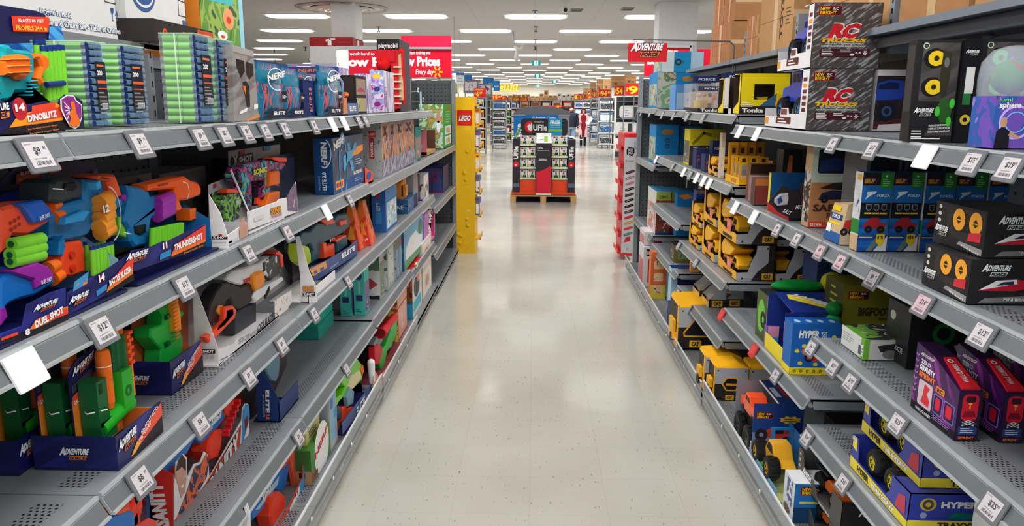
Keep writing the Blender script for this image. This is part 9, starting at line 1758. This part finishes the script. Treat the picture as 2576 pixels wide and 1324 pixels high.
pk(-1,'toy_box','deep blue carton with a brown top at the near end of the fifth bay shelf','toy box',(1.16,5.52,.872),.22,.1,.235,(34,60,140),lambda g,F,w,h:(g.rect(F,0,0,w,h*.9,streaks((26,44,120),(44,74,160),6)),g.rect(F,0,h*.9,w,h,(150,120,90))),None)
pk(-1,'toy_box','tan box on top behind the deep blue carton','toy box',(1.24,5.75,.872),.16,.1,.34,(180,150,70),simple(1,((170,140,70),(120,60,50),(60,80,120)),12,(40,70,120)))
pk(-1,'toy_box','tilted black and yellow monster truck window box on the fifth bay shelf','toy box',(1.085,5.85,.517),.14,.16,.13,(60,50,40),lambda g,F,w,h:(g.rect(F,0,0,w,h,(110,100,40)),g.rect(F,w*.2,h*.2,w*.85,h*.85,art(((30,30,26),(120,150,110),(60,60,50)),30),.001)),simple(1,((200,90,50),(60,60,50),(190,180,60)),22))
pk(-1,'toy_box','narrow orange upright dinosaur pack on the fifth bay shelf','toy box',(1.145,5.5,.517),.06,.06,.24,(226,150,80),lambda g,F,w,h:(g.rect(F,0,0,w,h,(226,160,90)),[g.poly(F,ell(w*.5,h*(.15+.22*k),w*.3,h*.06),(150,90,40),.001)for k in range(4)]))
pk(-1,'toy_box','orange and black dinosaur playset box behind the narrow orange pack','toy box',(1.22,5.55,.517),.2,.2,.2,(120,70,50),simple(1,((190,110,50),(60,40,36),(150,60,40),(40,60,90)),14))
# base level right (z .142)
XBs=.985
def hexwin(g,F,cx,cy,rx,ry):P=[(cx-rx,cy),(cx-rx*.5,cy-ry),(cx+rx*.5,cy-ry),(cx+rx,cy),(cx+rx*.5,cy+ry),(cx-rx*.5,cy+ry)];g.poly(F,P,(240,170,40),.001);g.poly(F,inset(P,rx*.14),(26,24,24),.0014)
def catbase(lab,x,y,D,W,H,tri=False):
 r=root('boxed_digger',lab,'toy vehicle box',(x,y,.142));g=G();g.box(0,0,0,D,W,H*.94,CBK);C_=XZ
 g.rect(C_,0,H*.48,D,H*.94,CGR);g.hexa([(0,0,H*.94),(D,0,H*.94),(D,W,H*.94),(0,W,H*.94),(.01,.03,H),(D*.7,.03,H*1.06),(D*.7,W,H*1.06),(.01,W,H*1.02)],CY_)
 if tri:P=[(D*.12,H*.26),(D*.7,H*.26),(D*.78,H*.36),(D*.5,H*.74),(D*.36,H*.74),(D*.1,H*.36)];g.poly(C_,P,(240,170,40),.001);g.poly(C_,inset(P,D*.03),(26,24,24),.0014);catplate(g,C_,D*.24,H*.02,D*.24)
 else:hexwin(g,C_,D*.5,H*.48,D*.3,H*.2);g.rect(C_,D*.34,H*.44,D*.66,H*.5,(236,160,30),.0018);catplate(g,C_,D*.34,H*.02,D*.26)
 for a in(.08,.92):g.poly(C_,ell(D*a,H*.86,.005,.005,6),BLK,.001)
 g.prism(FR((0,W,0),(0,-1,0),(0,0,1)),[(0,0),(W,0),(W,H),(W*.9,H),(W*.84,H*.3),(0,H*.2)],0,.003,CY_);obj('box',g,r)
 g=G();g.box(-.02,W*.3,.03,0,W*.75,H*.55,CY_);g.tube((-.012,W*.3,.03),(-.012,W*.3,.0),.02,BLK)if False else g.tube((-.024,W*.45,.04),(-.0,W*.45,.04),.03,BLK,n=10);obj('digger',g,r,None,0,'yellow toy digger nose');return r
yb=[p[0]for p in[(4.904,.056),(4.179,.141),(3.967,.134),(3.249,.131),(2.781,.094)]]
catbase('large yellow and grey box with a triangular window, farthest of the base shelf construction toys',.955,yb[0]-.02,.32,.32,.29,True)
catbase('yellow digger box with a hexagonal window and open top, second from the large one',.965,yb[1]-.05,.2,.16,.20)
catbase('yellow digger box with a hexagonal window and a dark label on its slanted yellow top',.985,yb[2],.175,.15,.195)
catbase('deeper yellow digger box right of the hexagonal window one',1.168,yb[2],.2,.16,.19)
def nb_c(g,F,w,h):
 g.rect(F,0,0,w,h,(24,60,130));g.rect(F,0,h*.12,w,h*.5,(120,140,180),.0005);g.rect(F,0,0,w,h*.25,(196,36,56),.0008);nblogo(g,F,w*.05,h*.74,w*.34,.001)
 P=ell(w*.74,h*.72,w*.2,h*.06,16);P=[(w*.74+(x-w*.74)*(1.15 if i%2 else .9),h*.72+(y-h*.72)*(1.3 if i%2 else .8))for i,(x,y)in enumerate(P)];g.poly(F,P,(226,180,60),.001);g.lines(F,w*.6,h*.73,w*.28,2,(110,80,20),.004,.01,.0014)
 g.poly(F,[(w*.24,h*.52),(w*.4,h*.6),(w*.66,h*.58),(w*.78,h*.44),(w*.5,h*.4),(w*.3,h*.42)],(206,60,44),.0014);g.poly(F,[(w*.44,h*.57),(w*.62,h*.57),(w*.62,h*.48),(w*.46,h*.48)],(40,30,34),.0018)
 for x,y,q in((.18,.46,.13),(.36,.24,.14),(.7,.34,.12)):g.ring(F,w*x,h*y,w*q*.35,w*q,(36,32,36),.002)
r=root('truck_carton','big blue truck box with an orange truck showing through its sloping top','toy truck box',(XBs,yb[3],.142));D,W,H=.22,.3,.27
g=G();g.box(0,0,0,D,.003,H,mat((24,60,130),.4));g.box(D-.003,.003,0,D,W,H,(30,60,120));g.box(0,.003,0,D,W,.004,(30,60,120));g.box(0,W-.003,0,D,W,H,(130,130,140));g.box(D*.5,.003,H-.003,D,W,H,mat((26,56,120),.4));nb_c(g,XZ,D,H);T_=FR((D*.5,0,H),(1,0,0),(0,1,0));g.rect(T_,.01,.08,.035,.2,(190,196,210));g.rect(T_,.05,.08,.075,.22,(150,40,60));g.box(D*.48,.003,H-.004,D*.5,W,H+.002,WHITE);g.prism(FR((0,W,0),(0,-1,0),(0,0,1)),[(0,0),(W,0),(W,H*.35),(W*.5,H*.12),(0,H*.14)],-.002,0,(200,196,200));obj('box',g,r)
g=G();vehicle(g,FR((D*.26,W*.95,.01),(0,-1,0),(0,0,1)),W*.85,mat((238,84,36),.3),(60,60,64),.06,D*.5,lift=.085);obj('truck',g,r,None,0,'orange monster truck with black tyres')
y2=yb[4]
r=root('truck_carton','light blue open package with a gold buggy, in front of the big blue truck box','toy truck box',(XBs,y2+.09,.142));D,W,H=.16,.4,.19
g=G();LB_=mat((30,120,190),.35);g.box(0,0,0,D,W,.004,(190,196,120));g.box(-.003,0,0,0,W,.055,(110,160,200));g.box(D-.004,0,0,D,W,H,LB_);g.box(0,W-.004,0,D,W,H*.4,LB_);g.prism(FR((0,W-.1,0),(1,0,0),(0,0,1)),[(.06,.06),(.075,.06),(.075,H*.95),(.16,H*.95),(.16,H),(.06,H)],-.01,0,LB_)
F=FR((-.003,W,0),(0,-1,0),(0,0,1));g.text(F,'NEW BRIGHT',.02,.01,.02,(240,200,60),.001,w=.07,bold=.03);g.text(F,'FORZA',.2,.015,.022,WHITE,.001,w=.1);obj('box',g,r)
g=G();F=FR((.07,W*.86,.045),(0,-1,0),(0,0,1))
wheel(g,F,.03,.035,.048,.05,(30,30,30),(214,170,50),l=.05);wheel(g,F,.2,.035,.048,.05,(30,30,30),(214,170,50),l=.05)
g.prism(F,[(.0,.04),(.06,.07),(.1,.12),(.16,.12),(.2,.07),(.24,.05),(.2,.03),(.04,.03)],-.04,.04,mat((220,160,40),.25),.005);g.prism(F,[(.09,.08),(.11,.112),(.15,.112),(.165,.08)],-.042,.042,(24,22,24));g.ball((.03,.3,.03),.03,.04,.02,(90,190,60));obj('buggy',g,r,None,0,'gold toy buggy with black tyres')
pk(-1,'truck_carton','white and blue box end at the bottom edge, before the gold buggy','toy truck box',(1.0,y2-.06,.142),.14,.12,.16,(60,120,180),lambda g,F,w,h:(g.rect(F,0,0,w,h,(30,110,180)),g.rect(F,0,0,w,h*.4,(20,60,100),.0006),nblogo(g,F,w*.15,h*.72,w*.6,.001),g.rect(F,w*.15,h*.5,w*.9,h*.56,(214,200,60),.001)),lambda g,F,w,h:(g.rect(F,0,0,w,h,(220,222,226)),g.rect(F,w*.3,h*.3,w*.8,h*.95,art(((70,90,150),(220,222,226)),30),.001),g.poly(F,ell(w*.4,h*.15,w*.3,h*.12),(120,100,80),.001)),lambda g,F,w,h:g.rect(F,0,0,w,h,(214,216,220)))
AG=mat((84,82,80),.5)
for k in range(2):
 r=root('stunt_car_box',['lower grey and black open vehicle box at the bottom of the right shelves','upper grey and black open box holding an orange and black buggy'][k],'toy car box',(1.06,2.44,.142+.122*k));D,W,H=.19,.44,.118;g=G();g.box(0,0,0,D,W,.003,AG);g.box(D-.003,0,0,D,W,H,mat((60,56,54),.5));g.box(0,0,0,D,.003,H,mat((40,38,38),.4));g.box(0,W-.003,0,D,W,H,AG);g.box(.06,0,H-.003,D,W,H,AG)
 F=FR((0,W,0),(0,-1,0),(0,0,1));g.prism(F,[(0,0),(W,0),(W,H),(W*.8,H),(W*.78,H*.3),(W*.5,H*.16),(W*.4,H*.5),(W*.16,H*.56),(W*.12,H),(0,H)],-.002,0,AG);aforce(g,F,W*.14,H*.2,W*.22,.001,c2=AFS,edge=(40,40,40));g.text(F,'MONSTER TRUCK',W*.55,H*.06,H*.08,WHITE,.001,w=W*.24);[g.poly(F,ell(W*.06,H*(.85-.2*q),W*.02,H*.06,8),(180,190,170),.001)for q in range(4)]
 g.rect(F,W*.8,0,W,H,(86,84,84),.0006);C_=XZ;aforce(g,C_,D*.3,H*.4,D*.6,.001,c2=AFS,edge=(20,20,20));obj('box',g,r)
 g=G();F=FR((.07,W*.8,.012),(0,-1,0),(0,0,1));wheel(g,F,.06,.035,.036,.05,l=.02,hub=(40,40,42));wheel(g,F,.2,.03,.03,.05,l=.02,hub=(200,140,60));g.prism(F,[(.08,.04),(.12,.07),(.18,.075),(.24,.05),(.24,.03),(.1,.025)],-.05,.03,mat((226,110,40),.3),.003);g.prism(F,[(.02,.085),(.14,.09),(.14,.098),(.02,.092)],-.06,.04,BLK);obj('buggy',g,r,None,0,'orange and black toy buggy')
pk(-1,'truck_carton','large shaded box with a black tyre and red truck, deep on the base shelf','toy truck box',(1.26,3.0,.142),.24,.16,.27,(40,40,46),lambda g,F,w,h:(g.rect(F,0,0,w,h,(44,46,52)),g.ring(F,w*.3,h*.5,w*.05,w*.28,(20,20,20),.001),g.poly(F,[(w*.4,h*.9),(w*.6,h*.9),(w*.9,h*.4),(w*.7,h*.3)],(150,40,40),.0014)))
pk(-1,'toy_box','navy carton standing on end beside the large yellow and grey box','toy box',(1.03,5.62,.12),.2,.12,.40,(24,40,96),lambda g,F,w,h:(g.rect(F,0,0,w,h,(22,36,90)),g.rect(F,0,0,w*.22,h,(150,190,210),.0006),g.text(F,'ADVENTURE',w*.62,h*.3,w*.14,WHITE,.001,rot=PI/2,w=h*.34,bold=.04,sh=.2),g.text(F,'FORCE',w*.8,h*.34,w*.1,(228,110,40),.001,rot=PI/2,w=h*.24,bold=.04)),lambda g,F,w,h:g.rect(F,0,0,w,h,(170,200,214)))
pk(-1,'toy_box','low navy box with an orange top in front of the standing navy carton','toy box',(1.0,5.44,.12),.14,.12,.17,(34,44,96),lambda g,F,w,h:(g.rect(F,0,0,w,h*.72,(34,44,90)),g.rect(F,0,h*.72,w,h,art(((200,110,50),(60,50,90),(140,60,60)),24)),g.text(F,'FORCE',w*.2,h*.3,h*.08,(200,200,210),.001,w=w*.5)))
pk(-1,'toy_box','tall orange toy box on the far base shelf','toy box',(.99,6.35,.1),.13,.1,.40,(214,110,50),lambda g,F,w,h:(g.rect(F,0,0,w,h,(206,96,50)),g.rect(F,0,0,w,h*.3,(214,190,60),.0006),[g.poly(F,rrect(w*.2,h*(.12+.26*k),w*.8,h*(.3+.26*k),.01),art(((120,60,50),(220,180,130),(70,60,60)),30),.001)for k in range(3)]))
pk(-1,'toy_box','slim blue and yellow striped pack right of the tall orange box','toy box',(1.12,6.2,.1),.05,.1,.33,(60,150,200),simple(1,((60,150,200),(220,190,60),(40,50,90),(190,60,60)),20))
for i,(x,z,H,l)in enumerate(((.99,.1,.36,'nearest white skateboard carton on the far base shelf'),(1.12,.1,.36,'second white skateboard carton on the far base shelf'),(1.0,.465,.12,'small white and red skateboard carton lying on the nearest one'))):pk(-1,'skateboard_box',l,'toy box',(x,6.8+.03*i,z),.12 if i<2 else .24,.3,H,(214,210,212),lambda g,F,w,h:(g.rect(F,0,0,w,h,(214,210,212)),g.poly(F,rrect(w*.35,h*.1,w*.65,h*.7,w*.05),(190,40,60),.001),g.rect(F,w*.2,h*.78,w*.8,h*.95,(40,36,40),.001),g.text(F,'DECK',w*.26,h*.82,h*.08,WHITE,.0016,w=w*.5)),simple(1,((214,210,212),(190,60,70),(120,120,130)),16))
pk(-1,'endcap_box','pale blue box standing past the end panel above the red skateboard display','toy box',(1.12,8.4,1.3),.25,.2,.36,(130,180,226),simple(1,((130,180,226),(150,196,236),(110,160,210)),5))
g=G();g.box(0,0,0,.4,.45,.02,STEEL);g.box(-.01,0,-.02,0,.45,.03,(140,160,190));g.box(.38,.2,-1.28,.4,.25,.6,STEEL);solid('endcap_shelf',g,'blue grey shelf past the end panel carrying the pale blue box','shelf',(1.1,8.3,1.28))
# cartons on the overhead storage shelves
KR=mat((182,140,96),.75,var=.1);KR2=mat((170,124,84),.75,var=.1)
def kcarton(lab,x,y,z,D,W,H,m=KR,tape=(206,180,140),red=False,txt=None):
 g=G();g.box(0,0,0,D,W,H,m);C_=XZ;A_=FR((0,W,0),(0,-1,0),(0,0,1));g.rect(C_,0,H*.46,D,H*.56,tape,.0008);g.rect(A_,W*.44,0,W*.56,H,mat((200,170,126),.3),.0008)
 g.rect(A_,0,H*.5-.001,W,H*.5+.001,(120,88,58),.001)
 if red:[g.rect(A_,W*(.1+.11*k),0,W*(.13+.11*k),H,(206,110,80),.001)for k in range(7)]
 if txt:g.text(A_,txt,W*.72,H*.2,H*.12,(70,50,36),.001,rot=PI/2,w=H*.6,bold=.04);g.lines(A_,W*.8,H*.6,W*.12,5,(90,66,46),.006,.02,.001,2)
 return solid('carton',g,lab,'carton',(x,y,z))
kcarton('lower left brown carton at the far end of the overhead shelf',1.36,5.62,1.99,.3,.62,.28,KR2,red=True);kcarton('upper brown carton with red stripes at the far end of the overhead shelf',1.38,5.62,2.275,.3,.32,.26,KR2,red=True);kcarton('upper farthest brown carton beside the red striped one',1.38,5.96,2.275,.3,.3,.25,KR2,red=True)
kcarton('brown carton with a taped face right of the grey post',1.38,5.02,1.99,.3,.26,.26,KR,red=True);kcarton('large brown carton printed TOYS on the overhead shelf',1.38,4.36,1.99,.34,.62,.38,KR,txt='TOYS')
kcarton('brown carton with green tape stacked on the TOYS carton',1.4,4.62,2.375,.3,.4,.34,KR,(60,130,90));kcarton('tall brown carton stacked at the near end of the TOYS carton',1.4,4.1,2.375,.36,.5,.4,KR2)
kcarton('plain brown carton half hidden behind the top truck carton',1.42,3.66,1.99,.34,.55,.36,KR);kcarton('brown carton with dark print above the top truck carton',1.4,3.22,1.99,.4,.4,.40,KR,(60,120,80))
for i,(y,W_,l)in enumerate(((2.62,.5,'first brown carton right of the rack post, with dark print'),(2.2,.4,'second brown carton right of the rack post'),(1.86,.32,'brown carton with a pink panel on the overhead shelf'),(1.4,.44,'nearest brown carton on the overhead shelf'))):
 o=kcarton(l,1.38,y,1.99,.4,W_-.015,.4,KR if i%2 else KR2,txt=None if i==2 else 'FRAGILE');
g=G();g.box(0,0,0,.002,.1,.4,mat((196,40,120),.5));solid('pink_panel',g,'magenta panel on the side of an overhead brown carton','label',(1.376,1.92,1.99))
# price tags, right
def rtags(z,pts,prices,lev,kinds=0):stags(-1,z,pts,prices,lev,kinds)
rtags(1.6,[(2.709,1.586),(2.396,1.584),(1.852,1.582),(1.704,1.582)],['9','12','15','19'],'top right');rtags(1.6,[(3.943,1.574),(3.638,1.575),(2.074,1.58)],['','',''],'top right')
rtags(1.22,[(3.236,1.211),(2.992,1.201)],['9','9'],'second right');rtags(1.22,[(2.741,1.203),(2.554,1.201),(1.998,1.206)],['9','9','14'],'second right',1);rtags(1.22,[(3.936,1.237),(3.597,1.222),(2.304,1.207)],['','','9'],'second right');rtags(1.22,[(1.723,1.203),(2.303,1.205)],['12','9'],'nearest second right')
rtags(.86,[(2.745,.832),(2.534,.837),(2.386,.828),(2.059,.829),(1.602,.835)],['4','21','19','25','25'],'third right');rtags(.62,[(3.115,.618)],['9'],'low middle right');rtags(.62,[(4.073,.618),(3.452,.624)],['9','9'],'low middle right',3)
rtags(.52,[(2.715,.495),(2.368,.488)],['26','35'],'fourth right')
rtags(1.65,[(7.552,1.668),(6.991,1.657),(6.311,1.65),(5.816,1.643),(5.295,1.633),(4.804,1.625)],['9']*6,'far top right');rtags(1.28,[(6.548,1.263),(5.761,1.253),(5.329,1.233),(5.099,1.233),(4.9,1.234),(4.703,1.229),(4.542,1.227)],['','9','','9','','',''],'far second right')
for z,pts in((.76,[(5.378,.756),(4.787,.747)]),(.43,[(5.332,.409),(4.914,.419)])):rtags(z,pts,['9','9'],'far lower right' if z>.5 else 'far lowest right')
rtags(.13,[(3.775,.148),(3.412,.156)],['9','9'],'base right')
